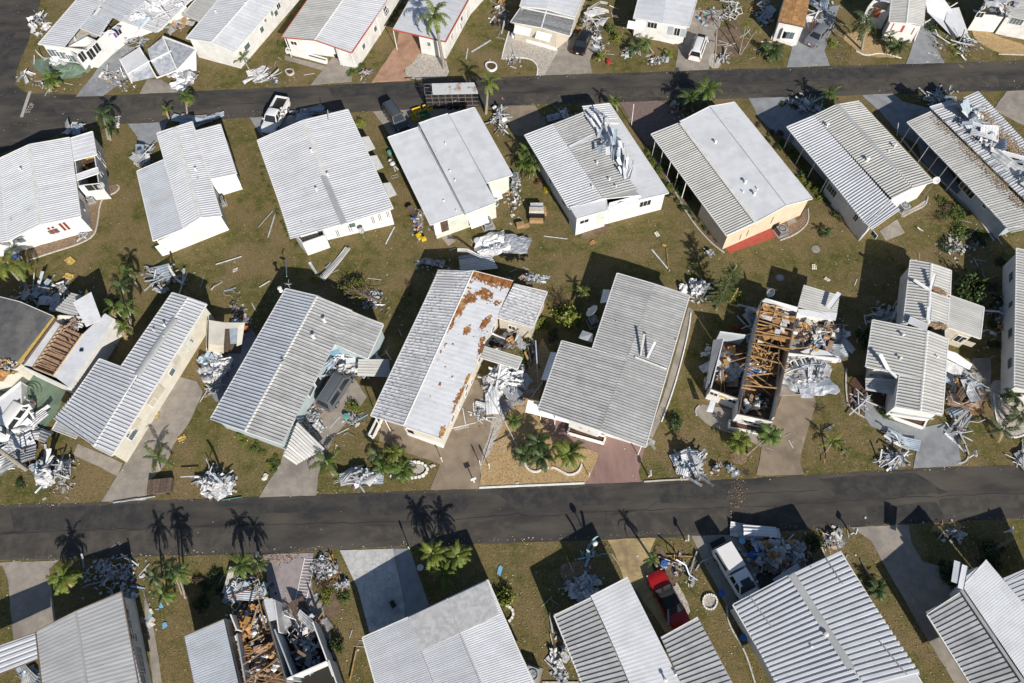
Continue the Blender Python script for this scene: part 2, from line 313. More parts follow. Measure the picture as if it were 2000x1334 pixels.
# worn STOP letters painted on the road, read from the side road
def text_obj(txt, size, m, loc, rotz=0, name='lettering', ext=.002, parent=None, kind=None, mw=None):
    cu = bpy.data.curves.new(name, 'FONT'); cu.body = txt; cu.size = size; cu.extrude = ext; cu.align_x = 'CENTER'; cu.align_y = 'CENTER'
    o = bpy.data.objects.new(name, cu); COL.objects.link(o); 
    dg = bpy.context.evaluated_depsgraph_get(); me = bpy.data.meshes.new_from_object(o.evaluated_get(dg)); bpy.data.objects.remove(o)
    me.materials.append(MT[m]) if not me.materials else None
    o = link(name, me, parent)
    if mw is not None: o.matrix_local = mw
    else: o.location = loc; o.rotation_euler = (0, 0, rotz)
    if kind: o['kind'] = kind
    return o
p = W(59, 211); t = text_obj('STOP', .75, 'paint_line', (p.x, p.y, .0225), R(82), 'stop_lettering', kind='structure'); t.scale = (1, 1.3, 1)

S = slab
# --- top row lots
S('driveway', 'concrete_blue', [(225, 85), (262, 92), (275, 130), (240, 158), (202, 187), (148, 189), (180, 150)])
S('patio', 'green_paint', [(60, 120), (100, 112), (140, 108), (168, 128), (160, 152), (110, 155), (80, 145)], amp=.15)
S('walkway', 'concrete', [(273, 183), (288, 155), (315, 155), (348, 180)])
S('driveway', 'concrete', [(607, 166), (636, 130), (660, 100), (683, 106), (700, 80), (712, 84), (690, 140), (686, 160)])
S('walkway', 'concrete', [(555, 108), (640, 130), (630, 137), (556, 117)])
S('driveway', 'terracotta', [(726, 161), (776, 86), (780, 50), (818, 60), (822, 100), (808, 122), (787, 138), (802, 157)])
S('gravel_bed', 'gravel_white', [(808, 122), (822, 100), (870, 112), (880, 150), (850, 152), (802, 157), (787, 138)], 1)
S('gravel_bed', 'gravel_white', [(994, 62), (1084, 98), (1092, 96), (1063, 147), (1049, 147), (1052, 130), (1032, 112), (980, 114), (986, 90)])
S('driveway', 'concrete', [(1063, 147), (1092, 92), (1120, 70), (1160, 78), (1159, 99), (1152, 117), (1157, 143)])
S('driveway', 'concrete', [(1318, 139), (1326, 90), (1350, 20), (1412, 20), (1402, 75), (1384, 135)])
S('dirt_bed', 'dirt', [(1395, 60), (1440, 40), (1460, 90), (1440, 110), (1402, 108)], amp=.2)
S('gravel_bed', 'gravel_white', [(1384, 134), (1386, 105), (1402, 105), (1410, 132)], 1)
S('driveway', 'concrete_blue', [(1537, 131), (1550, 80), (1590, 20), (1640, 10), (1610, 99), (1621, 128)])
S('dirt_bed', 'gravel_tan', [(1640, 70), (1680, 60), (1740, 100), (1760, 112), (1700, 112), (1672, 100)], 1, amp=.1)
S('driveway', 'concrete_blue', [(1769, 125), (1785, 80), (1790, 40), (1825, 40), (1830, 96), (1845, 123)])
S('walkway', 'gravel_tan', [(1895, 55), (1910, 40), (1935, 68), (2010, 90), (2010, 108), (1950, 105), (1905, 80)], 1)
# --- second row, north drives
S('driveway', 'concrete_blue', [(250, 243), (315, 239), (330, 232), (318, 262), (310, 275), (273, 290), (268, 268)])
S('driveway', 'concrete_blue', [(488, 230), (560, 226), (610, 224), (570, 270), (520, 276), (500, 250)])
S('driveway', 'concrete', [(728, 218), (810, 214), (900, 210), (890, 225), (800, 262), (762, 268), (750, 245)])
S('driveway', 'concrete_tan', [(978, 207), (1045, 206), (1068, 242), (1040, 262), (1025, 268), (1000, 262), (992, 240)])
S('driveway', 'paver', [(1211, 200), (1290, 197), (1340, 225), (1290, 262), (1285, 292), (1261, 282), (1240, 250)])
S('driveway', 'concrete_blue', [(1462, 192), (1535, 190), (1600, 208), (1570, 250), (1560, 285), (1535, 275), (1515, 262), (1480, 228)])
S('driveway', 'concrete_blue', [(1682, 186), (1742, 183), (1762, 198), (1830, 216), (1830, 300), (1790, 280), (1760, 266), (1719, 218)])
S('driveway', 'concrete', [(1940, 215), (1966, 178), (2030, 176), (2030, 260)])
S('carport_floor', 'concrete_blue', [(1790, 275), (1830, 300), (1900, 400), (1890, 412), (1860, 380), (1800, 310)])
S('flower_bed', 'gravel_brown', [(160, 395), (185, 375), (200, 368), (222, 360), (234, 366), (226, 375), (208, 382), (195, 392), (190, 440), (182, 462), (150, 478), (110, 490), (60, 506), (55, 490), (120, 460), (165, 440)], 1, amp=.02)
S('stepping_stone', 'concrete', [(861, 462), (876, 452), (890, 470), (876, 481)])
S('patio', 'red_paint', [(1415, 481), (1500, 447), (1512, 450), (1518, 462), (1425, 495)], amp=.01)
S('patio', 'concrete', [(1536, 430), (1552, 425), (1560, 438), (1540, 446)], amp=.02)
S('flower_bed', 'gravel_brown', [(1540, 440), (1560, 432), (1572, 405), (1580, 412), (1578, 435), (1555, 455), (1530, 466), (1520, 460)], 1, amp=.03)
S('patio', 'concrete', [(1717, 452), (1752, 428), (1768, 455), (1730, 470)], 0, amp=.05)
S('flower_bed', 'gravel_white', [(1770, 415), (1800, 395), (1812, 390), (1806, 402), (1785, 410), (1768, 424), (1758, 423)], 1, amp=.04)
S('flower_bed', 'dirt', [(1262, 290), (1280, 300), (1345, 400), (1360, 440), (1416, 486), (1412, 494), (1382, 470), (1342, 425), (1300, 350)], 1, amp=.05)
S('flower_bed', 'dirt', [(1515, 262), (1545, 300), (1605, 370), (1660, 425), (1690, 470), (1675, 462), (1630, 420), (1590, 380), (1530, 300)], 1, amp=.05)
S('gravel_bed', 'dirt', [(1128, 464), (1150, 445), (1180, 438), (1200, 440), (1185, 455), (1150, 468)], 1, amp=.1)
# --- third row, south drives
S('driveway', 'green_paint', [(0, 760), (40, 735), (75, 735), (128, 765), (112, 805), (60, 875), (10, 925), (-60, 960), (-60, 800)])
S('driveway', 'concrete', [(198, 980), (229, 930), (245, 903), (300, 800), (350, 735), (385, 745), (396, 766), (374, 818), (338, 870), (325, 906), (292, 940), (285, 977)])
S('walkway', 'concrete', [(143, 888), (153, 867), (180, 878), (240, 905), (229, 930), (195, 912)])
S('walkway', 'concrete_blue', [(421, 782), (405, 760), (440, 700), (465, 665), (488, 640), (502, 655), (500, 690), (470, 750), (440, 790)])
S('driveway', 'concrete', [(506, 971), (548, 905), (560, 860), (600, 800), (640, 740), (690, 735), (716, 775), (700, 800), (672, 830), (655, 850), (640, 880), (622, 925), (618, 968)])
S('driveway', 'concrete_tan', [(740, 860), (748, 823), (790, 830), (880, 780), (900, 740), (961, 745), (975, 790), (967, 830), (948, 886), (938, 922), (937, 955), (840, 957), (860, 906), (792, 884)])
S('gravel_bed', 'gravel_white', [(937, 925), (946, 880), (968, 800), (978, 770), (1000, 790), (975, 850), (958, 908)], amp=.1)
S('gravel_bed', 'gravel_tan', [(936, 951), (942, 905), (960, 880), (985, 820), (1005, 770), (1040, 700), (1060, 660), (1075, 690), (1050, 790), (1056, 826), (1082, 852), (1110, 862), (1170, 886), (1152, 932), (1142, 943)], amp=.03)
S('walkway', 'concrete_pink', [(1056, 826), (1078, 812), (1112, 830), (1112, 848), (1185, 875), (1170, 886), (1110, 862), (1082, 852)], amp=.01)
S('driveway', 'concrete_pink', [(1141, 945), (1170, 882), (1180, 850), (1262, 862), (1247, 922), (1252, 941)], amp=.01)
S('planter_bed', 'gravel_white', [(1023, 897), (1028, 915), (1045, 923), (1062, 915), (1080, 912), (1100, 922), (1112, 928), (1130, 922), (1137, 905), (1130, 888), (1110, 892), (1075, 880), (1040, 885)], 2, amp=.01)
S('walkway', 'concrete', [(1254, 868), (1275, 830), (1300, 760), (1330, 650), (1344, 600), (1354, 606), (1345, 640), (1312, 770), (1290, 822), (1268, 870)], amp=.02)
S('patio', 'concrete', [(1355, 805), (1372, 790), (1430, 800), (1500, 850), (1490, 876), (1445, 852), (1385, 832)])
S('driveway', 'concrete_tan', [(1477, 929), (1488, 872), (1500, 840), (1530, 765), (1585, 755), (1594, 790), (1577, 840), (1566, 880), (1563, 905), (1571, 927)])
S('tree_bed', 'gravel_brown', [(1424, 885), (1445, 880), (1460, 890), (1458, 905), (1440, 908), (1428, 900)], 2)
S('driveway', 'concrete_blue', [(1783, 915), (1796, 858), (1800, 835), (1850, 825), (1873, 849), (1871, 866), (1878, 909)])
S('walkway', 'concrete_blue', [(1692, 763), (1688, 815), (1700, 832), (1730, 843), (1795, 862), (1803, 840), (1730, 818), (1712, 805), (1707, 795), (1696, 775)], amp=.01)
S('flower_bed', 'mulch', [(1660, 740), (1690, 730), (1705, 760), (1690, 765), (1686, 815), (1665, 800), (1653, 780)], 1)
S('flower_bed', 'mulch', [(1696, 765), (1750, 735), (1745, 800), (1728, 815), (1710, 800)], 0)
S('driveway', 'concrete', [(1855, 830), (1870, 790), (1900, 700), (1935, 700), (1935, 760), (1900, 800), (1885, 845), (1870, 850)])
S('gravel_bed', 'gravel_white', [(1925, 745), (1990, 740), (2040, 800), (2010, 850), (1975, 858), (1955, 845), (1940, 800)], 1)
# --- bottom row, north drives
S('driveway', 'concrete', [(-60, 1099), (0, 1098), (114, 1095), (96, 1112), (104, 1176), (110, 1215), (60, 1290), (20, 1300), (26, 1249), (16, 1130), (4, 1104)])
S('driveway', 'concrete_mauve', [(514, 1083), (613, 1080), (608, 1108), (610, 1150), (620, 1180), (560, 1230), (535, 1200), (526, 1155)])
S('driveway', 'stone_drive', [(664, 1075), (767, 1072), (795, 1200), (770, 1240), (724, 1244), (699, 1150), (680, 1110)], amp=.01)
S('driveway', 'concrete_blue', [(767, 1072), (800, 1071), (838, 1182), (790, 1225), (790, 1180)], amp=.01)
S('driveway', 'yellow_drive', [(1186, 1054), (1281, 1050), (1272, 1072), (1268, 1093), (1290, 1140), (1330, 1230), (1300, 1236), (1237, 1145), (1218, 1130), (1200, 1080)])
S('flower_bed', 'dirt', [(1284, 1060), (1305, 1090), (1330, 1130), (1310, 1150), (1280, 1110), (1275, 1080)], 1)
S('gravel_bed', 'gravel_white', [(1300, 1110), (1330, 1150), (1350, 1190), (1340, 1210), (1310, 1190), (1290, 1130)], 1)
S('driveway', 'concrete', [(1351, 1047), (1438, 1044), (1480, 1110), (1560, 1180), (1520, 1230), (1440, 1210), (1420, 1185), (1372, 1093)])
S('driveway', 'asphalt', [(1475, 1122), (1520, 1108), (1570, 1080), (1600, 1100), (1600, 1140), (1500, 1190)])
S('driveway', 'concrete', [(1662, 1030), (1774, 1025), (1780, 1059), (1800, 1095), (1850, 1110), (1860, 1150), (1865, 1200), (1960, 1360), (1880, 1360), (1792, 1218), (1766, 1171), (1730, 1108), (1700, 1055)])
S('planter_bed', 'gravel_brown', [(1092, 1110), (1100, 1098), (1120, 1098), (1140, 1092), (1158, 1100), (1156, 1115), (1135, 1128), (1115, 1138), (1098, 1132)], 2)
S('stone_circle', 'gravel_white', [(1373, 1172), (1377, 1164), (1387, 1162), (1396, 1166), (1399, 1176), (1394, 1187), (1383, 1189), (1375, 1183)], 2)
S('walkway', 'concrete', [(280, 1150), (292, 1190), (305, 1250), (318, 1340), (300, 1340), (290, 1260), (284, 1200)], amp=.03)
S('flower_bed', 'dirt', [(620, 1170), (660, 1150), (668, 1200), (640, 1215), (622, 1200)], 1)
S('interior_floor', 'concrete', [(560, 1180), (625, 1165), (670, 1330), (600, 1360)])
for k, (m, px) in enumerate((('asphalt_dark', [(20, 992), (300, 985), (310, 1030), (30, 1038)]), ('asphalt_pale', [(0, 1045), (520, 1028), (520, 1078), (10, 1090)]), ('asphalt_dark', [(700, 968), (905, 960), (920, 998), (850, 1004), (705, 1008)]), ('asphalt_dark', [(960, 957), (1180, 950), (1185, 985), (1010, 994)]),
        ('asphalt_dark', [(1280, 945), (1430, 941), (1420, 975), (1290, 985)]), ('asphalt_pale', [(1190, 1004), (1560, 990), (1640, 1000), (1500, 1036), (1200, 1046)]), ('asphalt_dark', [(1600, 935), (1790, 922), (1850, 962), (1640, 978)]), ('asphalt_pale', [(1830, 975), (1990, 966), (1990, 990), (1840, 1006)]), ('asphalt_dark', [(1690, 990), (1830, 982), (1845, 1012), (1700, 1020)]),
        ('asphalt_dark', [(480, 985), (596, 974), (612, 982), (590, 1000), (486, 1004)]), ('asphalt_dark', [(640, 172), (990, 156), (995, 172), (650, 190)]), ('asphalt_pale', [(1010, 184), (1480, 166), (1490, 182), (1015, 200)]), ('asphalt_dark', [(1380, 140), (1700, 132), (1710, 152), (1390, 162)]), ('asphalt_pale', [(100, 196), (380, 186), (385, 205), (110, 222)]), ('asphalt_pale', [(1560, 160), (1950, 146), (1950, 168), (1570, 180)]), ('asphalt_dark', [(-40, 60), (30, 60), (10, 150), (-60, 170)]), ('asphalt_pale', [(700, 1030), (1000, 1016), (1010, 1040), (705, 1060)]))):
    S('road_patch', m, [tuple(p) for p in px], 0, amp=.12, top=.0172+.0002*k)
# edging strips (real raised kerbing)
def edging(name, px, m='kerb', w=.14, h=.09, smooth=2, closed=False, pieces=True, label=None):
    pts = [W(*p) for p in px]
    if smooth: pts = chaikin(pts, smooth, closed)
    if closed: pts = pts+[pts[0]]
    mb = MB()
    for a, b in zip(pts, pts[1:]):
        d = (b-a); 
        if d.length < .02: continue
        mb.bar(a+Vector((0, 0, h/2)), b+d.normalized()*.02+Vector((0, 0, h/2)), w, h)
    return tag(mb.build(name, MT[m]), kind='structure')
edging('kerb_edging', [(936, 953), (1000, 950), (1141, 944)], 'kerb_white', .16, .12, 0)
edging('kerb_edging', [(1258, 941), (1300, 938), (1345, 936)], 'kerb', .12, .1, 0)
edging('kerb_edging', [(1023, 897), (1028, 915), (1045, 924), (1062, 916), (1080, 912), (1100, 923), (1112, 929), (1130, 923), (1138, 905), (1130, 888)], 'kerb_white', .17, .16)
edging('kerb_edging', [(228, 361), (235, 366), (226, 377), (208, 383), (196, 394), (191, 440), (183, 463), (150, 479), (110, 491), (58, 508)], 'kerb')
edging('kerb_edging', [(980, 115), (1032, 112), (1051, 128), (1049, 147)], 'kerb_white')
edging('kerb_edging', [(994, 62), (985, 92), (980, 115)], 'kerb_white')
edging('kerb_edging', [(1672, 100), (1690, 110), (1720, 103), (1760, 114)], 'kerb_white')
edging('kerb_edging', [(1950, 106), (2010, 108)], 'kerb')
edging('kerb_edging', [(1262, 290), (1300, 340), (1345, 425), (1385, 472), (1414, 494)], 'kerb')
edging('kerb_edging', [(1523, 470), (1555, 458), (1580, 436), (1578, 408)], 'kerb')
edging('kerb_edging', [(1763, 424), (1787, 411), (1808, 402), (1812, 385)], 'kerb')
edging('kerb_edging', [(1760, 270), (1800, 320), (1850, 365), (1900, 412), (1940, 470)], 'kerb', .16, .14, 0)
edging('kerb_edging', [(1653, 785), (1665, 802), (1688, 816)], 'kerb')
edging('kerb_edging', [(1653, 720), (1651, 750), (1655, 790)], 'kerb')
edging('kerb_edging', [(1940, 770), (1945, 820), (1960, 850), (1985, 856), (2010, 845)], 'kerb_white')
edging('kerb_edging', [(1292, 824), (1312, 772), (1330, 710), (1346, 642), (1349, 612)], 'kerb_white', .12, .14)
edging('kerb_edging', [(1419, 1183), (1422, 1220), (1455, 1270), (1476, 1340)], 'kerb')
edging('kerb_edging', [(1860, 850), (1880, 830), (1895, 790)], 'kerb')
edging('kerb_edging', [(1870, 905), (1885, 903), (1893, 890), (1885, 870)], 'kerb')
edging('kerb_edging', [(1400, 60), (1398, 100), (1395, 132)], 'kerb', .1, .1, 0)
edging('kerb_edging', [(1598, 1052), (1607, 1075), (1610, 1085)], 'kerb')
edging('kerb_edging', [(1360, 812), (1358, 800), (1366, 792)], 'kerb')
edging('kerb_edging', [(1130, 1333), (1060, 1333)], 'kerb')
def stone_ring(px, m='kerb_white', label='', group='', closed=True, sz=.3):
    pts = chaikin([W(*p) for p in px], 2, closed)
    if closed: pts.append(pts[0])
    root = thing('stone_border', label, 'edging', tuple(pts[0]))
    mb = MB().prism([(-.13, -.1), (.13, -.1), (.15, .06), (.08, .12), (-.1, .12), (-.15, .02)], 0, .17); me = mb.mesh('edging_stone', [MT[m]])
    acc = 0; nxt = 0
    for a, b in zip(pts, pts[1:]):
        L = (b-a).length
        while nxt < acc+L:
            p = a.lerp(b, (nxt-acc)/L); ang = math.atan2(b.y-a.y, b.x-a.x)
            o = link('edging_stone', me, root); o.location = p-pts[0]; o.rotation_euler = (0, 0, ang+random.uniform(-.2, .2)); k = sz/.3
            o.scale = (k*random.uniform(.85, 1.1),)*2+(1,); nxt += sz*1.08
        acc += L
stone_ring([(795, 904), (820, 903), (832, 910), (836, 918), (828, 930), (805, 934), (775, 932), (760, 930)], label='row of pale scalloped stones round the palm bed by the tan driveway', closed=False, sz=.36)
stone_ring([(1372, 1172), (1377, 1163), (1387, 1160), (1397, 1165), (1401, 1176), (1395, 1189), (1383, 1191), (1374, 1184)], label='ring of small stones in the lawn between the red car and the white pickup', sz=.2)
stone_ring([(990, 1183), (1001, 1190), (1003, 1204), (992, 1216)], label='short curved border of pale blocks beside the round bright green bush', closed=False)
S('gravel_bed', 'gravel_white', [(800, 908), (822, 907), (830, 914), (824, 926), (800, 930), (770, 928), (760, 915)], 1)

# ------------------------------------------------------------------ houses
_pm = {}
def panel_mesh(pitch, h, style):
    k = (round(pitch, 3), h, style)
    if k in _pm: return _pm[k]
    w = pitch
    if style == 'rib':
        prof = [(0, 0), (w*.70, 0), (w*.76, h), (w*.94, h), (w*1.0, 0.0)]
    elif style == 'wide':
        prof = [(0, 0), (w*.34, 0), (w*.42, h), (w*.90, h), (w*1.0, 0)]
    elif style == 'low':
        prof = [(0, 0), (w*.45, 0), (w*.5, h), (w*.95, h), (w, 0)]
    else:
        prof = [(0, 0), (w*.94, 0), (w*.955, h), (w*.985, h), (w, 0)]
    vs = []; fs = []
    for x in (0, 1):
        for (y, z) in prof: vs.append((x, y, z+.006))
    n = len(prof)
    for i in range(n-1): fs.append((i, n+i, n+i+1, i+1))
    vs += [(0, 0, -.004), (1, 0, -.004), (0, w, -.004), (1, w, -.004)]
    fs += [tuple(range(n, 2*n))+(2*n+3, 2*n+1), tuple(range(n))[::-1]+(2*n, 2*n+2)]
    me = newmesh('roof_panel', vs, fs); me.materials.append(MT['rf_white']); _pm[k] = me; return me
ZE = 3.05
def plane_world(pl):
    r0, r1 = W(*pl['r0'], pl['zr']), W(*pl['r1'], pl['zr'])
    e0, e1 = W(*pl['e0'], pl['ze']), W(*pl['e1'], pl['ze'])
    return r0, r1, e0, e1
def P(r0, r1, e0, e1, style='rib', pitch=.36, h=.05, m='rf_white', zr=3.55, ze=3.05, gut=True, wob=0.0, skip=(), lab=None, rake=True, panels=True):
    return dict(r0=r0, r1=r1, e0=e0, e1=e1, style=style, pitch=pitch, h=h, m=m, zr=zr, ze=ze, gut=gut, wob=wob, skip=skip, lab=lab, rake=rake, panels=panels)
def build_plane(root, pl, fascia='trim'):
    r0, r1, e0, e1 = plane_world(pl); loc = Vector(root.location)
    a, b, c, d = [v-loc for v in (r0, r1, e1, e0)]
    up = (b-a).cross(d-a).normalized()
    if up.z < 0: up = -up
    th = .07
    mb = MB(); top = [v-up*.002 for v in (a, b, c, d)]; bot = [v-up*th for v in (a, b, c, d)]
    flip = (b-a).cross(d-a).z < 0
    q = [(0, 1, 2, 3), (7, 6, 5, 4), (0, 4, 5, 1), (1, 5, 6, 2), (2, 6, 7, 3), (3, 7, 4, 0)]
    if flip: q = [f[::-1] for f in q]
    mb.add(top+bot, q)
    roof = mb.build('roof', MT[pl['m']], root)
    if pl['lab']: roof['label'] = pl['lab']
    if pl['panels']:
        L = (b-a).length; n = max(1, round(L/pl['pitch'])); w = L/n
        me = panel_mesh(w, pl['h'], pl['style'])
        for i in range(n):
            if any(s0 <= i/n < s1 for s0, s1 in pl['skip']): continue
            t0, t1 = i/n, (i+1)/n
            p0 = a.lerp(b, t0); p1 = d.lerp(c, t0); s0 = a.lerp(b, t1); s1 = d.lerp(c, t1)
            x = p1-p0; y = s0-p0
            side = 1
            if x.cross(y).z < 0: p0, p1, s0, s1 = s0, s1, p0, p1; x = p1-p0; y = s0-p0
            z = x.cross(y).normalized(); ww = y.length
            yy = ((s0-p0)+(s1-p1))*.5/w
            m4 = Matrix((( x.x, yy.x, z.x, p0.x), (x.y, yy.y, z.y, p0.y), (x.z, yy.z, z.z, p0.z), (0, 0, 0, 1)))
            if pl['wob']:
                m4 = m4 @ Matrix.Rotation(random.gauss(0, pl['wob']*.01), 4, 'Y'); m4.translation += Vector((0, 0, abs(random.gauss(0, pl['wob']*.02))))
            o = link('roof_panel', me, roof); o.matrix_local = m4
            o.material_slots[0].link = 'OBJECT'; o.material_slots[0].material = MT[pl['m']]
    else:
        pass
    if pl['gut']:
        dx = (d-a).normalized(); g = MB().bar(d+dx*.05-Vector((0, 0, .02)), c+dx*.05-Vector((0, 0, .02)), .11, .13); g.build('gutter', MT[fascia], root)
    if pl['rake']:
        for (u, v, s) in ((a, d, -1), (b, c, 1)):
            off = (b-a).normalized()*s*.03
            MB().bar(u+off-up*.02, v+off-up*.02, .06, .13).build('fascia', MT[fascia], root)
    return (r0, r1, e0, e1)
def roof_z(planes, p):
    best = None
    for (r0, r1, e0, e1) in planes:
        ax = (r1-r0).xy.normalized() if (r1-r0).length > .01 else Vector((1, 0)); L = (r1-r0).xy.length
        s = (p.xy-r0.xy).dot(ax)/max(L, .01); sc = min(max(s, 0), 1)
        rp = r0.lerp(r1, sc); ep = e0.lerp(e1, sc); dv = (ep-rp).xy; t = (p.xy-rp.xy).dot(dv)/max(dv.length_squared, 1e-4)
        out = max(0, -s, s-1)*L + max(0, -t, t-1)*dv.length
        z = rp.z+(ep.z-rp.z)*min(max(t, -.1), 1.1)
        if best is None or out < best[0]-1e-6: best = (out, z)
    return best[1] if best else 3.0
def build_wall(root, poly, planes, m='w_white', zt=None, th=.12, z0=0.0, drop=.09):
    """poly: world xy corners; one mesh per wall"""
    loc = Vector(root.location); n = len(poly); walls = []
    ar = sum(poly[i].x*poly[(i+1) % n].y-poly[(i+1) % n].x*poly[i].y for i in range(n))
    if ar < 0: poly = poly[::-1]
    for i in range(n):
        a, b = poly[i], poly[(i+1) % n]; d = (b-a); d.z = 0; L = d.length; d = d.normalized(); nin = Vector((-d.y, d.x, 0))
        K = max(2, int(L/.7)); vs = []; fs = []
        a2 = a; 
        for k in range(K+1):
            p = a+d*(L*k/K); ins = 0 if 0 < k < K else 0
            if k == 0: q = p+nin*th+d*0.001
            elif k == K: q = p+nin*th-d*(th+.001)
            else: q = p+nin*th
            if k == 0: p = p+d*.0
            if k == K: p = p-d*(th+.002)*0
            zz = (zt if zt is not None else roof_z(planes, (p+q)/2)-drop)
            vs += [Vector((p.x, p.y, z0)), Vector((p.x, p.y, zz)), Vector((q.x, q.y, z0)), Vector((q.x, q.y, zz))]
        for k in range(K):
            o = 4*k
            fs += [(o, o+4, o+5, o+1), (o+2, o+3, o+7, o+6), (o+1, o+5, o+7, o+3)]
        fs += [(0, 1, 3, 2), (4*K, 4*K+2, 4*K+3, 4*K+1)]
        w = MB().add([v-loc for v in vs], fs).build('wall', MT[m], root); walls.append((a, b, -nin, w))
    return walls
def hit_wall(walls, px, py):
    o = Vector((0, 0, CAM_H)); d = ray(px, py); best = None
    for (a, b, n, w) in walls:
        if d.dot(n) > -1e-4: continue
        t = (a-o).dot(n)/d.dot(n); p = o+d*t; e = (b-a).xy; s = (p-a).xy.dot(e)/e.length_squared
        pen = max(0, -s, s-1)*e.length + max(0, -p.z, p.z-3.6)
        key = round(pen, 1)*100+t
        if best is None or key < best[4]: best = (pen, p, (b-a).normalized(), n, key)
    return best[:4] if best else None
def opening(root, walls, px, py, w, h, kind='window', m='trim', glass='glass', mull=1, label=None, zc=None):
    r = hit_wall(walls, px, py)
    if r is None: return
    pen, p, d, n = r; loc = Vector(root.location); p = p-loc
    if zc: p.z = zc
    p.z = min(max(p.z, h/2+.1), 2.85-h/2); z = Vector((0, 0, 1))
    if kind == 'window':
        f = MB(); 
        for s in (-1, 1):
            f.bar(p+d*s*w/2-z*h/2+n*.02, p+d*s*w/2+z*h/2+n*.02, .07, .07, up=n); f.bar(p+z*s*h/2-d*w/2+n*.025, p+z*s*h/2+d*w/2+n*.025, .07, .07, up=n)
        for k in range(1, mull+1): f.bar(p+d*(k/(mull+1)-.5)*w-z*h/2+n*.022, p+d*(k/(mull+1)-.5)*w+z*h/2+n*.022, .04, .05, up=n)
        fo = f.build('window', MT[m], root)
        if label: fo['label'] = label
        MB().bar(p-d*w/2+n*.012, p+d*w/2+n*.012, h, .02, up=n).build('pane', MT[glass], fo)
    elif kind == 'door':
        fo = MB().bar(p-d*w/2+n*.03, p+d*w/2+n*.03, h, .05, up=n).build('door', MT[m], root)
        if label: fo['label'] = label
        MB().bar(p+d*(w*.38)+n*.09, p+d*(w*.38)+n*.09+z*.1, .05, .05).build('handle', MT['black'], fo)
    elif kind == 'shutter':
        fo = MB().bar(p-d*w/2+n*.03, p+d*w/2+n*.03, h, .04, up=n).build('shutter', MT[m], root)
    elif kind == 'stripe':
        MB().bar(p-z*h/2+n*.015, p+z*h/2+n*.015, w, .02, up=n).build('shutter', MT[m], root)
    elif kind == 'awning':
        t = p+z*h*.2; a = MB(); dn = (n*1.0-z*.75).normalized(); L = h
        q = [t-d*w/2, t+d*w/2, t+d*w/2+dn*L, t-d*w/2+dn*L]; up = d.cross(dn).normalized(); up = up if up.z > 0 else -up
        vs = q+[v-up*.04 for v in q]; a.add(vs, [(0, 1, 2, 3), (7, 6, 5, 4), (0, 4, 5, 1), (1, 5, 6, 2), (2, 6, 7, 3), (3, 7, 4, 0)])
        fo = a.build('awning', MT[m], root)
        for s in (-1, 1): MB().bar(p+d*s*w*.48-z*h*.3, t+d*s*w*.48+dn*L, .03).build('awning_arm', MT['alu'], fo)
def poly_w(px, z=3.0, inset=0.0):
    pts = [W(x, y, z) for x, y in px]; pts = [Vector((p.x, p.y, 0)) for p in pts]
    if inset:
        n = len(pts); ar = sum(pts[i].x*pts[(i+1) % n].y-pts[(i+1) % n].x*pts[i].y for i in range(n)); s = 1 if ar > 0 else -1
        q = []
        for i in range(n):
            a, b, c = pts[i-1], pts[i], pts[(i+1) % n]
            d1 = (b-a).normalized(); d2 = (c-b).normalized(); n1 = Vector((-d1.y, d1.x, 0))*s; n2 = Vector((-d2.y, d2.x, 0))*s
            k = 1+n1.dot(n2); q.append(b+(n1+n2)*(inset/max(k, .4)))
        pts = q
    return pts
def rise_on(planes, px, py, z=3.3):
    for _ in range(3): z = roof_z(planes, W(px, py, z))
    p = W(px, py, z); p.z = z; return p
def ridge_cap(root, a, b, z, w=.4, m='ridge', seg=.5, lab=None):
    loc = Vector(root.location); A, B = W(*a, z)-loc, W(*b, z)-loc; up = Vector((0, 0, 1)); d = (B-A).normalized(); y = up.cross(d)
    vs = []
    for p in (A, B):
        for (s, dz) in ((-1, -.005-.04*(w>.5)), (-.5, .05), (0, .07), (.5, .05), (1, -.005-.04*(w>.5))): vs.append(p+y*s*w/2+up*dz)
    fs = [(i, 5+i, 6+i, 1+i) for i in range(4)]+[(0, 1, 2, 3, 4), (9, 8, 7, 6, 5)]
    vs += [A-up*.05, B-up*.05]
    o = MB().add(vs, fs).build('ridge_cap', MT[m], root)
    if lab: o['label'] = lab
def vent(root, planes, px, py, h=.35, r=.07, hat=True):
    p = rise_on(planes, px, py)-Vector(root.location)
    prof = [(r*2.0, -.01), (r*1.9, .03), (r, .06), (r, h)]
    prof += [(r*2, h), (r*2, h+.06), (0.001, h+.12)] if hat else [(r*.8, h), (r*.8, h-.05)]
    MB().lathe(p, prof, 10).build('vent_pipe', MT['trim'] if hat else MT['ridge_grey'], root, smooth=False)
def zt_ok(p): return len(p) > 0
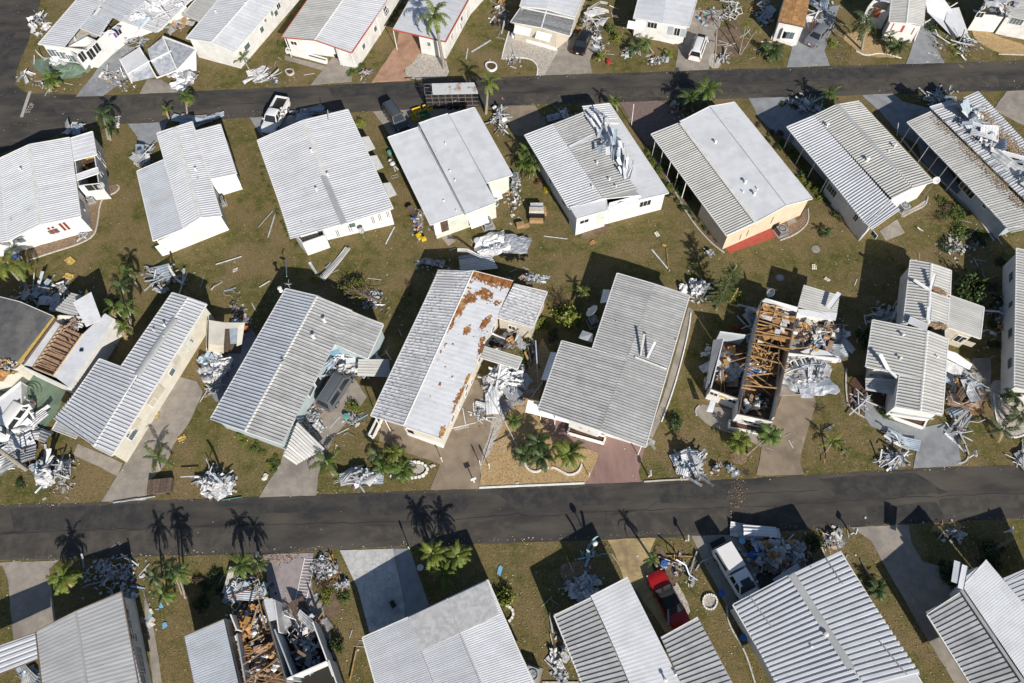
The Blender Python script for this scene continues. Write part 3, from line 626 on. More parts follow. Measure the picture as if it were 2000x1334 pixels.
def house(label, planes, bodies=(), name='mobile_home', fascia='trim', caps=(), vents=(), posts=(), opens=(), wall='w_white', cat='mobile home', group=None, inset=.12, loc=None, skirt=None, posth=2.95):
    if loc is None:
        pw = [v for pl in planes for v in plane_world(pl)]
        loc = sum((Vector((v.x, v.y, 0)) for v in pw), Vector())/len(pw) if pw else W(*bodies[0][0][0])
        loc.z = 0
    root = thing(name, label, cat, loc, 0, group)
    pws = [build_plane(root, pl, fascia) for pl in planes]
    walls = []
    for b in bodies:
        px = b[0]; wm = b[1] if len(b) > 1 and b[1] else wall; zt = b[2] if len(b) > 2 else None; ins = b[3] if len(b) > 3 else inset
        walls += build_wall(root, poly_w(px, zt if zt else 3.0, ins), pws, wm, zt)
    for c in caps: ridge_cap(root, *c[:3], **(c[3] if len(c) > 3 else {}))
    for v in vents: vent(root, pws, *v)
    for (px, py) in posts:
        p = rise_on(pws, px, py, 2.9)-Vector(root.location); MB().bar((p.x, p.y, 0), (p.x, p.y, p.z-.05), .08).build('post', MT['trim'], root)
    for (wa, wb, wn, w_) in walls:
        Lw = (wb-wa).length
        if Lw > 8.5 and zt_ok(planes):
            for k in range(int(Lw/3.6)):
                u = (k+.7)/(Lw/3.6); pm = wa.lerp(wb, u) if u < .97 else None
                if pm is None: continue
                d = (wb-wa).normalized(); l0 = root.location; c = pm-l0; c.z = 1.65; ww = random.choice([.8, .8, 1.2]); f = MB()
                for s in (-1, 1): f.bar(c+d*s*ww/2-Vector((0, 0, .42))+wn*.02, c+d*s*ww/2+Vector((0, 0, .42))+wn*.02, .07, .07, up=wn); f.bar(c+Vector((0, 0, s*.42))-d*ww/2+wn*.025, c+Vector((0, 0, s*.42))+d*ww/2+wn*.025, .07, .07, up=wn)
                fo = f.build('window', MT['trim'], root); MB().bar(c-d*ww/2+wn*.012, c+d*ww/2+wn*.012, .84, .02, up=wn).build('pane', MT['glass_blue'], fo)
    for o in opens: opening(root, walls, *o[:4], **(o[4] if len(o) > 4 else {}))
    return root, pws, walls

# ================================================================== the homes
GL = {'glass': 'glass'}
# ---- second row -----------------------------------------------------
HZ, HZp, HZw = house('far left white home with two pairs of brown shutters and a torn side roof',
  [P((58, 282), (79, 438), (0, 309), (16, 470), pitch=.33, m='rf_white'),
   P((58, 282), (79, 438), (135, 269), (157, 422), pitch=.33, m='rf_white'),
   P((135, 271), (142, 314), (180, 257), (188, 302), 'seam', .6, .015, 'rf_bright', zr=2.95, ze=2.8),
   P((-60, 318), (-52, 480), (-100, 330), (-90, 490), pitch=.33, zr=3.1, ze=2.7, rake=False), P((0, 309), (16, 470), (-60, 318), (-52, 480), pitch=.33, zr=3.05, ze=2.95, gut=False),
   P((146, 342), (149, 352), (190, 327), (192, 338), 'seam', .3, .02, 'rf_bright', zr=2.9, ze=2.75)],
  [([(-95, 335), (134, 270), (156, 421), (-85, 488)],), ([(138, 272), (180, 259), (196, 360), (150, 365)], None, 2.75, .1)],
  caps=[((58, 282), (79, 438), 3.55)], vents=[(42, 333), (22, 430, .3, .05, False), (56, 412, .2, .04, False)],
  opens=[(100, 451, .28, 1.3, dict(kind='shutter', m='c_darkred')), (108, 449, .28, 1.3, dict(kind='shutter', m='c_darkred')), (122, 443, .28, 1.3, dict(kind='shutter', m='c_darkred')), (130, 441, .28, 1.3, dict(kind='shutter', m='c_darkred')),
         (175, 355, 1.9, 1.1, dict(kind='window', mull=1)), (188, 300, .7, 1.2), (160, 395, .35, 1.0, dict(kind='shutter', m='c_maroon')), (204, 320, .7, 1.2)])
# interior below the hole
def hole(root, px, z, m='carpet', nm='room_floor', items=0, pal=('osb', 'insul', 'wood_old')):
    loc = Vector(root.location); c = [W(x, y, z)-loc for x, y in px]
    fl = MB().prism([(p.x, p.y) for p in c], z-.05-0, z).build(nm, MT[m], root)
    for k in range(items):
        u, v = random.random(), random.random(); p = (c[0].lerp(c[1], u)).lerp(c[3].lerp(c[2], u), v)
        s = MB().box((0, 0, 0), (random.uniform(.4, 1.3), random.uniform(.2, .8), .05)).build('fallen_board', MT[random.choice(pal)], root)
        s.location = p+Vector((0, 0, .1+.2*random.random())); s.rotation_euler = (random.gauss(0, .25), random.gauss(0, .25), random.uniform(0, 3))
hole(HZ, [(143, 318), (187, 303), (193, 330), (150, 343)], 1.1, 'carpet', items=7)

HY, HYp, HYw = house('long white home with a lowered pale side roof and a tilted white end canopy',
  [P((341, 249), (391, 425), (307, 260), (359, 446), pitch=.34, m='rf_white'),
   P((341, 249), (391, 425), (375, 238), (432, 421), pitch=.34, m='rf_white'),
   P((382, 256), (408, 350), (430, 243), (461, 339), pitch=.34, m='rf_white', zr=3.02, ze=2.8),
   P((320, 312), (359, 446), (268, 334), (300, 470), 'low', .30, .018, 'rf_blue', zr=2.85, ze=2.6, lab='smooth pale blue-grey lowered side roof')],
  [([(310, 262), (374, 240), (386, 254), (430, 244), (459, 338), (412, 352), (431, 419), (302, 470), (272, 338), (322, 318)],)],
  caps=[((341, 249), (391, 425), 3.55)], vents=[(383, 333), (387, 350, .25, .05, False)],
  opens=[(318, 488, .9, 1.9, dict(kind='door', m='trim')), (383, 447, 1.3, .7, dict(kind='shutter', m='w_white')), (345, 470, .05, 2.2, dict(kind='stripe', m='trim'))])
# white end canopy, tilted
def slanted(root, px, zs, m, th=.05, name='awning', style=None):
    loc = Vector(root.location) if root else Vector(); c = [W(x, y, z)-loc for (x, y), z in zip(px, zs)]
    up = (c[1]-c[0]).cross(c[3]-c[0]).normalized()
    if up.z < 0: up = -up
    n = len(c); fs = [tuple(range(n)), tuple(range(2*n-1, n-1, -1))]+[(i, n+i, n+(i+1) % n, (i+1) % n) for i in range(n)]
    if (c[1]-c[0]).cross(c[2]-c[0]).z < 0: fs = [f[::-1] for f in fs]
    return MB().add(c+[v-up*th for v in c], fs).build(name, MT[m], root)
slanted(HY, [(410, 352), (461, 340), (471, 362), (427, 377)], (2.9, 2.8, 2.0, 2.0), 'w_white', name='end_canopy')

HA, HAp, HAw = house('wide white home with three square side awnings and thin black shutter stripes',
  [P((592, 235), (672, 437), (503, 274), (567, 453), pitch=.34, m='rf_white', zr=3.7),
   P((592, 235), (672, 437), (679, 214), (767, 407), pitch=.34, m='rf_white', zr=3.7)],
  [([(510, 275), (674, 218), (764, 408), (576, 452)],), ([(570, 452), (628, 436), (636, 460), (590, 476)], None, 2.4, .05)],
  caps=[((592, 235), (635, 343), 3.7, dict(w=.7)), ((632, 343), (672, 437), 3.7, dict(w=.85, m='ridge_grey', lab='newer smooth grey ridge cover'))],
  vents=[(609, 297), (641, 343), (619, 372), (590, 437, .3, .04, False)],
  opens=[(658, 456, .07, 1.2, dict(kind='stripe', m='black')), (661, 455, .07, 1.2, dict(kind='stripe', m='black')), (682, 447, .07, 1.2, dict(kind='stripe', m='black')), (686, 446, .07, 1.2, dict(kind='stripe', m='black')),
         (727, 430, .07, 1.3, dict(kind='stripe', m='black')), (730, 429, .07, 1.3, dict(kind='stripe', m='black')), (740, 425, .07, 1.2, dict(kind='stripe', m='black')), (743, 424, .07, 1.2, dict(kind='stripe', m='black')), (756, 419, .07, 1.0, dict(kind='stripe', m='black')), (759, 418, .07, 1.0, dict(kind='stripe', m='black'))])
for (x, y) in ((706, 268), (722, 305), (748, 358)):
    slanted(HA, [(x, y), (x+14, y-2), (x+27, y+22), (x+12, y+28)], (2.6, 2.0, 2.0, 2.6), 'trim', .05)

HB, HBp, HBw = house('smooth white-roofed home with pale green end wall, south of the dark SUV',
  [P((819, 248), (908, 416), (758, 268), (841, 439), 'low', 1.25, .003, 'rf_smooth', zr=3.15, ze=2.95),
   P((846, 231), (941, 406), (818, 241), (910, 418), 'low', 1.25, .003, 'rf_smooth', zr=3.5, ze=3.4, gut=False),
   P((846, 231), (941, 406), (875, 222), (969, 395), 'low', 1.25, .003, 'rf_smooth', zr=3.5, ze=3.4, gut=False),
   P((877, 224), (950, 357), (926, 210), (1000, 342), 'low', 1.25, .003, 'rf_smooth', zr=3.25, ze=3.0)],
  [([(762, 270), (923, 213), (996, 342), (955, 356), (970, 394), (846, 438)], 'w_green')], wall='w_green',
  caps=[((817, 246), (909, 420), 3.3, dict(w=.16, m='ridge_grey')), ((876, 224), (950, 358), 3.3, dict(w=.16, m='ridge_grey'))],
  vents=[(870, 281, .14, .04), (879, 335, .14, .04), (889, 353, .14, .04), (867, 393, .12, .035), (852, 297, .1, .03, False), (891, 412, .1, .03)],
  opens=[(868, 441, .9, 1.95, dict(kind='door', m='carpet')), (855, 447, .8, 1.95, dict(kind='shutter', m='w_white')), (932, 424, 2.2, 1.2, dict(kind='awning', m='trim')), (965, 380, 1.6, 1.0, dict(kind='awning', m='trim'))])  # dark door slab: its colour paints the shade inside an open doorway

HC, HCp, HCw = house('white home with its corrugated roof peeled up along the middle and a boxy entrance',
  [P((1080, 243), (1178, 388), (1025, 264), (1110, 404), pitch=.34, h=.07, m='rf_white', zr=3.4, ze=3.15),
   P((1080, 243), (1178, 388), (1136, 221), (1248, 381), pitch=.34, h=.07, m='rf_grey', zr=3.4, ze=3.6, gut=False),
   P((1136, 221), (1249, 390), (1190, 203), (1305, 377), 'seam', 1.2, .006, 'rf_bright', zr=3.2, ze=3.0, lab='bare flat white under-roof'),
   P((1137, 208), (1148, 238), (1190, 203), (1208, 240), pitch=.34, h=.05, m='rf_white', zr=3.35, ze=3.15, gut=False),
   P((1113, 405), (1126, 427), (1183, 389), (1186, 410), 'seam', 2.2, .006, 'rf_bright', zr=3.3, ze=3.2)],
  [([(1030, 266), (1187, 207), (1302, 378), (1188, 408), (1115, 404)],), ([(1112, 405), (1183, 391), (1186, 410), (1126, 428)], None, 3.15, .06)],
  vents=[(1166, 320, .3, .06), (1190, 352, .3, .06), (1203, 365, .25, .05), (1157, 366, .25, .05)],
  opens=[(1141, 432, 1.1, .65), (1173, 422, .8, 1.9, dict(kind='door', m='w_green')), (1260, 397, 1.4, 1.0, dict(kind='window', mull=2))])

HD, HDp, HDw = house('cream-walled home with a seamless white roof and a red painted patio',
  [P((1330, 239), (1478, 433), (1272, 262), (1419, 460), pitch=.31, h=.07, m='rf_beige', zr=3.1, ze=2.75, lab='ribbed beige-grey carport roof'),
   P((1386, 208), (1535, 401), (1328, 238), (1476, 434), 'low', 2.4, .003, 'rf_smooth', zr=3.6, ze=3.2, gut=False),
   P((1386, 208), (1535, 401), (1434, 200), (1586, 388), 'low', 2.4, .003, 'rf_smooth', zr=3.6, ze=3.15)],
  [([(1350, 258), (1431, 203), (1583, 389), (1475, 436), (1422, 459), (1370, 390), (1400, 380), (1310, 262), (1330, 240)], 'w_cream')], wall='w_cream',
  caps=[((1330, 240), (1477, 434), 3.24, dict(w=.5)), ((1386, 208), (1535, 401), 3.6, dict(w=.08, m='ridge_grey'))],
  vents=[(1397, 279, .3, .08), (1455, 357, .35, .09), (1473, 380, .35, .09), (1451, 376, .2, .04), (1479, 370, .2, .04)],
  posts=[(1280, 275), (1295, 295), (1310, 316), (1325, 336), (1340, 357)],
  opens=[(1508, 430, .12, 1.2, dict(kind='stripe', m='soffit')), (1460, 455, .12, 1.1, dict(kind='stripe', m='soffit')), (1446, 463, .12, .9, dict(kind='stripe', m='soffit'))])

HE, HEp, HEw = house('ribbed-roof home with a grey ridge cover, right of the cream-walled home',
  [P((1590, 226), (1738, 392), (1537, 248), (1697, 441), pitch=.34, h=.08, m='rf_white', zr=3.3, ze=3.0),
   P((1635, 204), (1783, 367), (1590, 226), (1741, 388), pitch=.34, h=.085, m='rf_beige', zr=3.6, ze=3.3, gut=False),
   P((1635, 204), (1783, 367), (1679, 200), (1822, 355), pitch=.34, h=.085, m='rf_beige', zr=3.6, ze=3.15),
   P((1735, 388), (1757, 409), (1697, 441), (1703, 447), pitch=.34, h=.08, m='rf_white', zr=3.28, ze=3.0, rake=True)],
  [([(1592, 228), (1677, 202), (1818, 355), (1744, 392), (1700, 443), (1620, 345), (1640, 335), (1560, 246)],)],
  caps=[((1635, 204), (1748, 328), 3.6, dict(w=.75, m='ridge_grey', lab='long flat grey ridge cover'))],
  vents=[(1615, 247, .4, .1), (1693, 314, .4, .12), (1746, 288, .4, .1), (1735, 297, .2, .04)],
  posts=[(1545, 258), (1570, 288), (1593, 316), (1618, 346)],
  opens=[(1672, 425, .6, 1.0), (1785, 372, 2.0, .9, dict(kind='shutter', m='w_white')), (1712, 452, .8, .6), (1625, 372, 1.6, 1.0, dict(kind='window', mull=3))])
MB()
p = W(1828, 352, 3.1)
HX, HXp, HXw = house('long storm-broken home with caved-in gravelly roof at the right edge',
  [P((1821, 217), (2040, 440), (1772, 239), (1969, 443), pitch=.32, h=.05, m='rf_beige', zr=3.0, ze=2.75, wob=.3, lab='gritty beige carport roof strewn with brown gravel'),
   P((1860, 196), (2060, 398), (1816, 209), (2034, 422), pitch=.34, h=.08, m='rf_white', zr=3.15, ze=3.35, gut=False, wob=1.2, skip=((.0, .01), (.5, .52))),
   P((1911, 179), (2080, 360), (1882, 192), (2052, 380), pitch=.34, h=.07, m='rf_white', zr=3.4, ze=3.0, gut=False, wob=1.2, lab='loose ribbed roof strips with gravel between')],
  [([(1830, 222), (1908, 182), (2090, 380), (1972, 440), (1890, 350), (1920, 335)], 'w_grey', 2.75)],
  posts=[(1779, 247), (1797, 266), (1815, 285), (1834, 304), (1852, 323), (1871, 342)],
  opens=[(1890, 370, 2.2, 1.2, dict(kind='window', mull=3)), (1985, 445, 1.0, .5), (1925, 400, .5, 1.0)])

# ---- top row ---------------------------------------------------------
H1, H1p, H1w = house('wrecked corner home with a torn-open sunroom and purple shutters',
  [P((198, 2), (125, 92), (160, -12), (75, 86), pitch=.34, m='rf_white', zr=3.3, ze=3.0),
   P((300, -80), (198, 2), (262, -90), (160, -12), pitch=.34, m='rf_white', zr=3.3, ze=3.0),
   P((320, -30), (236, 42), (262, -60), (192, 14), pitch=.34, m='rf_white', zr=3.5, ze=3.3, wob=.3),
   P((320, -30), (236, 42), (392, -20), (310, 60), pitch=.34, m='rf_white', zr=3.5, ze=3.0, wob=.8),
   P((193, 15), (153, 53), (212, 38), (195, 70), pitch=.34, m='rf_blue', zr=3.25, ze=3.05, wob=.3)],
  [([(82, 90), (165, -8), (300, -60), (360, 0), (236, 44), (200, 72), (170, 100), (128, 94)], None, 2.9), ([(128, 92), (150, 112), (188, 78), (170, 70)], None, 2.6, .05)],
  opens=[(228, 57, .9, 1.3, dict(mull=1)), (222, 62, .45, 1.3, dict(kind='shutter', m='c_purple')), (160, 108, 1.1, 1.4, dict(mull=1)), (172, 97, 1.1, 1.4, dict(mull=1)), (184, 86, 1.0, 1.3, dict(mull=1)),
         (105, 103, 1.5, 1.2, dict(mull=2, glass='glass_blue')), (122, 108, 1.5, 1.2, dict(mull=2, glass='glass_blue')), (140, 114, 1.3, 1.2, dict(mull=1, glass='glass_blue'))])
H2, H2p, H2w = house('pale home with a smooth cream roof half and white walls, second in the top row',
  [P((487, -2), (413, 82), (430, -5), (364, 75), 'rib', .34, .04, 'rf_white', zr=3.45, ze=3.05),
   P((540, -60), (487, -2), (483, -60), (430, -5), 'rib', .34, .04, 'rf_white', zr=3.45, ze=3.05),
   P((540, -60), (413, 82), (590, -50), (457, 101), 'low', .6, .01, 'rf_bright', zr=3.45, ze=3.0, lab='smooth cream half of the roof'),
   P((426, 0), (390, 43), (395, -15), (360, 25), 'rib', .3, .03, 'rf_beige', zr=2.9, ze=2.6)],
  [([(368, 77), (440, -8), (500, -60), (586, -50), (455, 100)],)],
  caps=[((487, -2), (413, 82), 3.45, dict(w=.3))], vents=[(422, 25, .3, .06), (480, 9, .3, .06)],
  opens=[(543, 10, .8, 1.1), (530, 24, .5, 1.1), (518, 40, .5, .5), (410, 100, 2.5, 1.6, dict(kind='shutter', m='w_white'))])
H3, H3p, H3w = house('ribbed-roof home with red edge trim and an open front porch, third in the top row',
  [P((690, -30), (614, 78), (625, -35), (550, 73), pitch=.34, m='rf_beige', zr=3.55),
   P((690, -30), (614, 78), (780, -35), (686, 103), pitch=.34, m='rf_white', zr=3.55)],
  [([(572, 60), (625, -30), (780, -33), (690, 100), (652, 92), (660, 78), (600, 72), (590, 80), (556, 74)],)], fascia='trim_red',
  caps=[((690, -30), (614, 78), 3.55, dict(w=.3))], posts=[(556, 74), (684, 98), (660, 90), (735, 30), (715, 58)],
  opens=[(574, 84, .9, .6), (752, 20, 1.0, 1.1), (672, 106, 1.0, .8, dict(kind='door', m='trim'))])
H4, H4p, H4w = house('plain white-roofed home with red eave trim behind the tall palm',
  [P((919, -8), (870, 82), (838, -60), (766, 58), 'low', .34, .012, 'rf_white', zr=3.0, ze=3.25, gut=False, rake=False),
   P((990, -95), (919, -8), (900, -140), (838, -60), 'low', .34, .012, 'rf_white', zr=3.0, ze=3.25, gut=False, rake=False)],
  [([(815, 68), (860, -10), (990, -90), (917, -8), (868, 80)],)],
  posts=[(768, 58)], opens=[(838, 86, .5, .7), (900, 50, .5, 1.2), (912, 28, .4, 1.2), (884, 75, .4, 1.2), (893, 55, .3, 1.2)])
MB()
loc4 = Vector(H4.location); a, b = W(919, -8, 3.0)-loc4, W(870, 82, 3.0)-loc4; MB().bar(a, b, .12, .16).build('fascia', MT['trim_red'], H4)
a, b = W(766, 58, 3.25)-loc4, W(870, 82, 3.0)-loc4; MB().bar(a, b, .1, .14).build('fascia', MT['trim_red'], H4)
H5, H5p, H5w = house('beige home with a grey shingled porch roof and two white storm awnings',
  [P((1066, 17), (1085, -60), (1016, 12), (1035, -50), 'low', .8, .008, 'rf_smooth', zr=3.3, ze=3.1),
   P((1066, 17), (1085, -60), (1122, 33), (1150, -40), 'low', .8, .008, 'rf_smooth', zr=3.3, ze=3.1),
   P((1067, 20), (1057, 54), (1018, 14), (998, 43), 'low', .30, .02, 'rf_shingle', zr=3.1, ze=2.8), P((1067, 20), (1057, 54), (1122, 37), (1112, 70), 'low', .30, .02, 'rf_shingle', zr=3.1, ze=2.8)],
  [([(1002, 42), (1018, 14), (1035, -50), (1150, -40), (1120, 36), (1088, 62), (1057, 54)], 'w_beige')], wall='w_beige',
  caps=[((1067, 19), (1057, 54), 3.1, dict(w=.25)), ((1018, 14), (1122, 37), 3.12, dict(w=.3))],
  opens=[(1022, 55, 2.3, 1.0, dict(kind='awning', m='trim')), (1063, 66, 2.1, 1.0, dict(kind='awning', m='trim'))])
H6, H6p, H6w = house('white home with smooth pale roof, shuttered end windows and a clipped hedge',
  [P((1293, 45), (1310, -60), (1238, 34), (1262, -60), 'low', 1.0, .006, 'rf_smooth', zr=3.3, ze=3.05),
   P((1293, 45), (1310, -60), (1345, 53), (1375, -50), 'low', 1.0, .006, 'rf_smooth', zr=3.3, ze=3.05)],
  [([(1240, 35), (1262, -60), (1372, -50), (1342, 52)],)],
  opens=[(1274, 49, 1.3, .9, dict(mull=2)), (1243, 45, 2.2, 1.0, dict(kind='awning', m='trim')), (1311, 60, .9, 1.2, dict(kind='shutter', m='w_grey')), (1334, 64, .9, 1.2, dict(kind='shutter', m='w_grey')), (1322, 62, .9, 1.2)])
H7, H7p, H7w = house('white home stripped to brown plywood roof decking, with a bay window in its end wall',
  [P((1556, -2), (1545, 47), (1533, -4), (1519, 42), 'seam', .9, .008, 'osb', zr=3.2, ze=3.05, gut=False, panels=False),
   P((1556, -2), (1545, 47), (1581, -1), (1572, 53), 'seam', .9, .008, 'osb', zr=3.2, ze=3.05, gut=False, panels=False)],
  [([(1520, 43), (1535, -20), (1585, -20), (1571, 54)], None, 2.98)], fascia='wood_old')
def board_grid(root, pl, nu, nv, m='osb', name='plywood_board'):
    r0, r1, e0, e1 = plane_world(pl); loc = Vector(root.location); roof = [c for c in root.children if c.name.startswith('roof')][0]
    for i in range(nu):
        off = (i % 2)*.5
        for j in range(-1, nv):
            v0, v1 = max((j+off)/nv, 0), min((j+1+off)/nv, 1)
            if v1-v0 < .05: continue
            u0, u1 = i/nu+.006, (i+1)/nu-.006; v0 += .008; v1 -= .008
            q = [r0.lerp(r1, u).lerp(e0.lerp(e1, u), v)-loc for u, v in ((u0, v0), (u1, v0), (u1, v1), (u0, v1))]
            up = (q[1]-q[0]).cross(q[3]-q[0]).normalized()
            if up.z < 0: up = -up; q = q[::-1]
            zz = random.uniform(.012, .02); mb = MB().add([v+up*zz for v in q]+[v for v in q], [(0, 1, 2, 3), (0, 4, 5, 1), (1, 5, 6, 2), (2, 6, 7, 3), (3, 7, 4, 0)])
            mb.build(name, MT[m], roof)
board_grid(H7, P((1556, -2), (1545, 47), (1533, -4), (1519, 42), zr=3.21, ze=3.06), 6, 2); board_grid(H7, P((1556, -2), (1545, 47), (1581, -1), (1572, 53), zr=3.21, ze=3.06), 6, 2)
loc7 = Vector(H7.location); c7 = W(1540, 62, 1.6)-loc7; bay = MB().box(c7+Vector((0, -.25, -.1)), (1.9, .6, 1.5), rz=R(-14)).build('bay_window', MT['trim'], H7)
for k, (dx, dy, rz) in enumerate(((-.75, -.5, R(-50)), (-.22, -.62, R(-14)), (.38, -.76, R(-14)), )):
    MB().box(c7+Vector((dx*.9, dy, -.05)), (.42, .03, 1.0), rz=rz).build('pane', MT['glass_blue' if k else 'glass'], bay)
H8, H8p, H8w = house('narrow home with beige ribbed roof and a white porch front with red stripes',
  [P((1776, -12), (1770, 45), (1743, -15), (1737, 42), pitch=.32, m='rf_beige', zr=3.4, ze=3.05),
   P((1776, -12), (1770, 45), (1808, -12), (1803, 48), pitch=.32, m='rf_beige', zr=3.4, ze=3.05),
   P((1750, -30), (1745, 6), (1715, -28), (1722, 0), 'seam', 1, .01, 'rf_blue', zr=3.1, ze=2.9)],
  [([(1739, 42), (1745, -12), (1806, -12), (1802, 47)],), ([(1695, 12), (1712, -8), (1745, -4), (1738, 24)], None, 2.7, .03)],
  caps=[((1776, -12), (1770, 45), 3.4, dict(w=.25))],
  opens=[(1743, 52, .12, 1.0, dict(kind='shutter', m='trim_red')), (1763, 56, .3, 1.0, dict(kind='shutter', m='trim_red')), (1783, 61, .12, 1.0, dict(kind='shutter', m='trim_red')), (1713, 22, .9, 1.4, dict(kind='door', m='trim_red'))])
H9, H9p, H9w = house('white home with a hedge before its end wall in the top right corner',
  [P((2010, -10), (2012, 40), (1966, 0), (1966, 31), pitch=.32, m='rf_beige', zr=3.4, ze=3.05), P((2010, -10), (2012, 40), (2070, -10), (2080, 50), pitch=.32, m='rf_beige', zr=3.4, ze=3.05),
   P((1966, -15), (1966, 7), (1925, -12), (1924, 3), 'seam', 1, .01, 'rf_blue', zr=3.1, ze=2.9)],
  [([(1967, 29), (1968, 0), (2070, -10), (2075, 50)], None), ([(1908, 28), (1924, 2), (1966, 8), (1962, 32)], None, 2.5, .03)],
  opens=[(1985, 42, 1.6, .9, dict(mull=3, glass='glass_blue')), (1925, 12, .9, .8)])

# ---- third row -------------------------------------------------------
HF, HFp, HFw = house('very long narrow home with dark-striped white roof beside the long concrete driveway',
  [P((367, 581), (268, 729), (337, 572), (237, 716), pitch=.38, h=.085, m='rf_white', zr=3.3, ze=3.05, gut=True),
   P((367, 581), (183, 872), (403, 594), (218, 890), pitch=.38, h=.085, m='rf_white', zr=3.3, ze=3.05),
   P((268, 729), (183, 872), (195, 701), (127, 798), pitch=.38, h=.085, m='rf_white', zr=3.3, ze=2.9),
   P((166, 832), (148, 856), (121, 808), (103, 839), pitch=.22, h=.02, m='rf_grey', zr=2.9, ze=2.7, lab='separate small grey awning roof at the corner')],
  [([(340, 574), (402, 596), (218, 888), (186, 868), (150, 850), (132, 798), (197, 704), (238, 717)], 'w_ivory')], wall='w_ivory',
  caps=[((367, 581), (332, 634), 3.3, dict(w=.3)), ((341, 622), (267, 733), 3.38, dict(w=.8, m='ridge_grey', lab='dark grey tarpaulin roll laid on the ridge')), ((267, 733), (183, 872), 3.3, dict(w=.22))],
  vents=[(323, 638, .4, .08), (302, 647, .3, .05), (321, 658, .2, .04)],
  opens=[(367, 672, 1.0, 1.6, dict(kind='door', m='w_green')), (343, 702, .9, 1.0, dict(kind='shutter', m='w_beige')), (303, 772, 2.2, 1.5, dict(kind='shutter', m='w_beige')), (264, 828, 1.2, .9, dict(kind='shutter', m='w_beige')), (249, 850, .4, .5)])
HG, HGp, HGw = house('light blue walled home with striped roof and a crushed carport over a minivan',
  [P((619, 578), (478, 842), (559, 564), (412, 818), pitch=.36, h=.08, m='rf_blue', zr=3.6, ze=3.05, wob=.15),
   P((619, 578), (478, 842), (687, 609), (550, 867), pitch=.36, h=.085, m='rf_grey', zr=3.6, ze=3.1, wob=.15, skip=(), gut=False),
   P((687, 609), (654, 672), (748, 634), (718, 700), pitch=.36, h=.05, m='rf_grey', zr=3.1, ze=2.8)],
  [([(562, 566), (690, 612), (745, 635), (716, 698), (655, 676), (640, 682), (546, 864), (416, 816)], 'w_ltblue')], wall='w_ltblue',
  caps=[((619, 578), (552, 703), 3.6, dict(w=.35)), ((549, 709), (478, 842), 3.6, dict(w=.35))],
  vents=[(634, 628, .45, .1), (613, 660, .45, .1), (549, 568, .5, .12), (553, 706, .3, .15, False)],
  opens=[(620, 745, .9, 1.1, dict(mull=0)), (655, 690, 1.2, 1.4, dict(kind='shutter', m='w_blue'))])
HH, HHp, HHw = house('dirty white home with rusty brown patches on its torn middle roof',
  [P((924, 529), (788, 831), (854, 539), (725, 812), pitch=.36, h=.05, m='rf_dirty', zr=3.45, ze=3.05),
   P((924, 529), (788, 831), (1002, 549), (863, 857), 'seam', 1.6, .004, 'rf_bright', zr=3.45, ze=3.15, panels=False, gut=False, lab='torn white membrane over brown decking'),
   P((1004, 555), (970, 620), (1068, 570), (1040, 640), pitch=.34, h=.05, m='rf_dirty', zr=3.1, ze=2.85),
   P((946, 677), (938, 698), (1019, 699), (1010, 720), 'low', .3, .03, 'rf_beige', zr=2.9, ze=2.7)],
  [([(858, 541), (1000, 551), (862, 855), (800, 835), (815, 800), (760, 790), (735, 800)], 'w_ivory'), ([(1004, 557), (1066, 572), (1038, 640), (972, 620)], 'w_beige', 2.8, .1)], wall='w_ivory',
  caps=[((924, 529), (788, 831), 3.45, dict(w=.2))], posts=[(732, 812), (752, 820)],
  opens=[(1000, 640, .8, .8), (921, 745, .5, .9), (910, 770, .5, .9), (897, 795, .35, .9)])
HI, HIp, HIw = house('large L-shaped home with weathered grey striped roof above the pink driveway',
  [P((1278, 555), (1172, 841), (1346, 577), (1260, 873), pitch=.30, h=.06, m='rf_grey', zr=3.25, ze=3.1),
   P((1278, 555), (1224, 702), (1206, 534), (1158, 680), pitch=.30, h=.065, m='rf_grey', zr=3.25, ze=3.05),
   P((1224, 700), (1172, 841), (1098, 666), (1052, 799), pitch=.30, h=.075, m='rf_grey', zr=3.25, ze=2.95)],
  [([(1210, 536), (1343, 579), (1262, 855), (1180, 830), (1172, 838), (1110, 817), (1115, 800), (1075, 790), (1105, 690), (1162, 682)],)],
  vents=[(1203, 628, .15, .05, False), (1320, 664, .2, .05, False)],
  posts=[(1254, 868), (1056, 798), (1085, 808)],
  opens=[(1135, 836, .2, .35, dict(kind='shutter', m='w_beige')), (1152, 842, .2, .35, dict(kind='shutter', m='w_beige')),
         (1180, 600, 2.0, 1.2, dict(kind='awning', m='trim')), (1150, 655, 1.6, 1.0), (1078, 730, 4.5, 1.3, dict(kind='awning', m='trim'))])
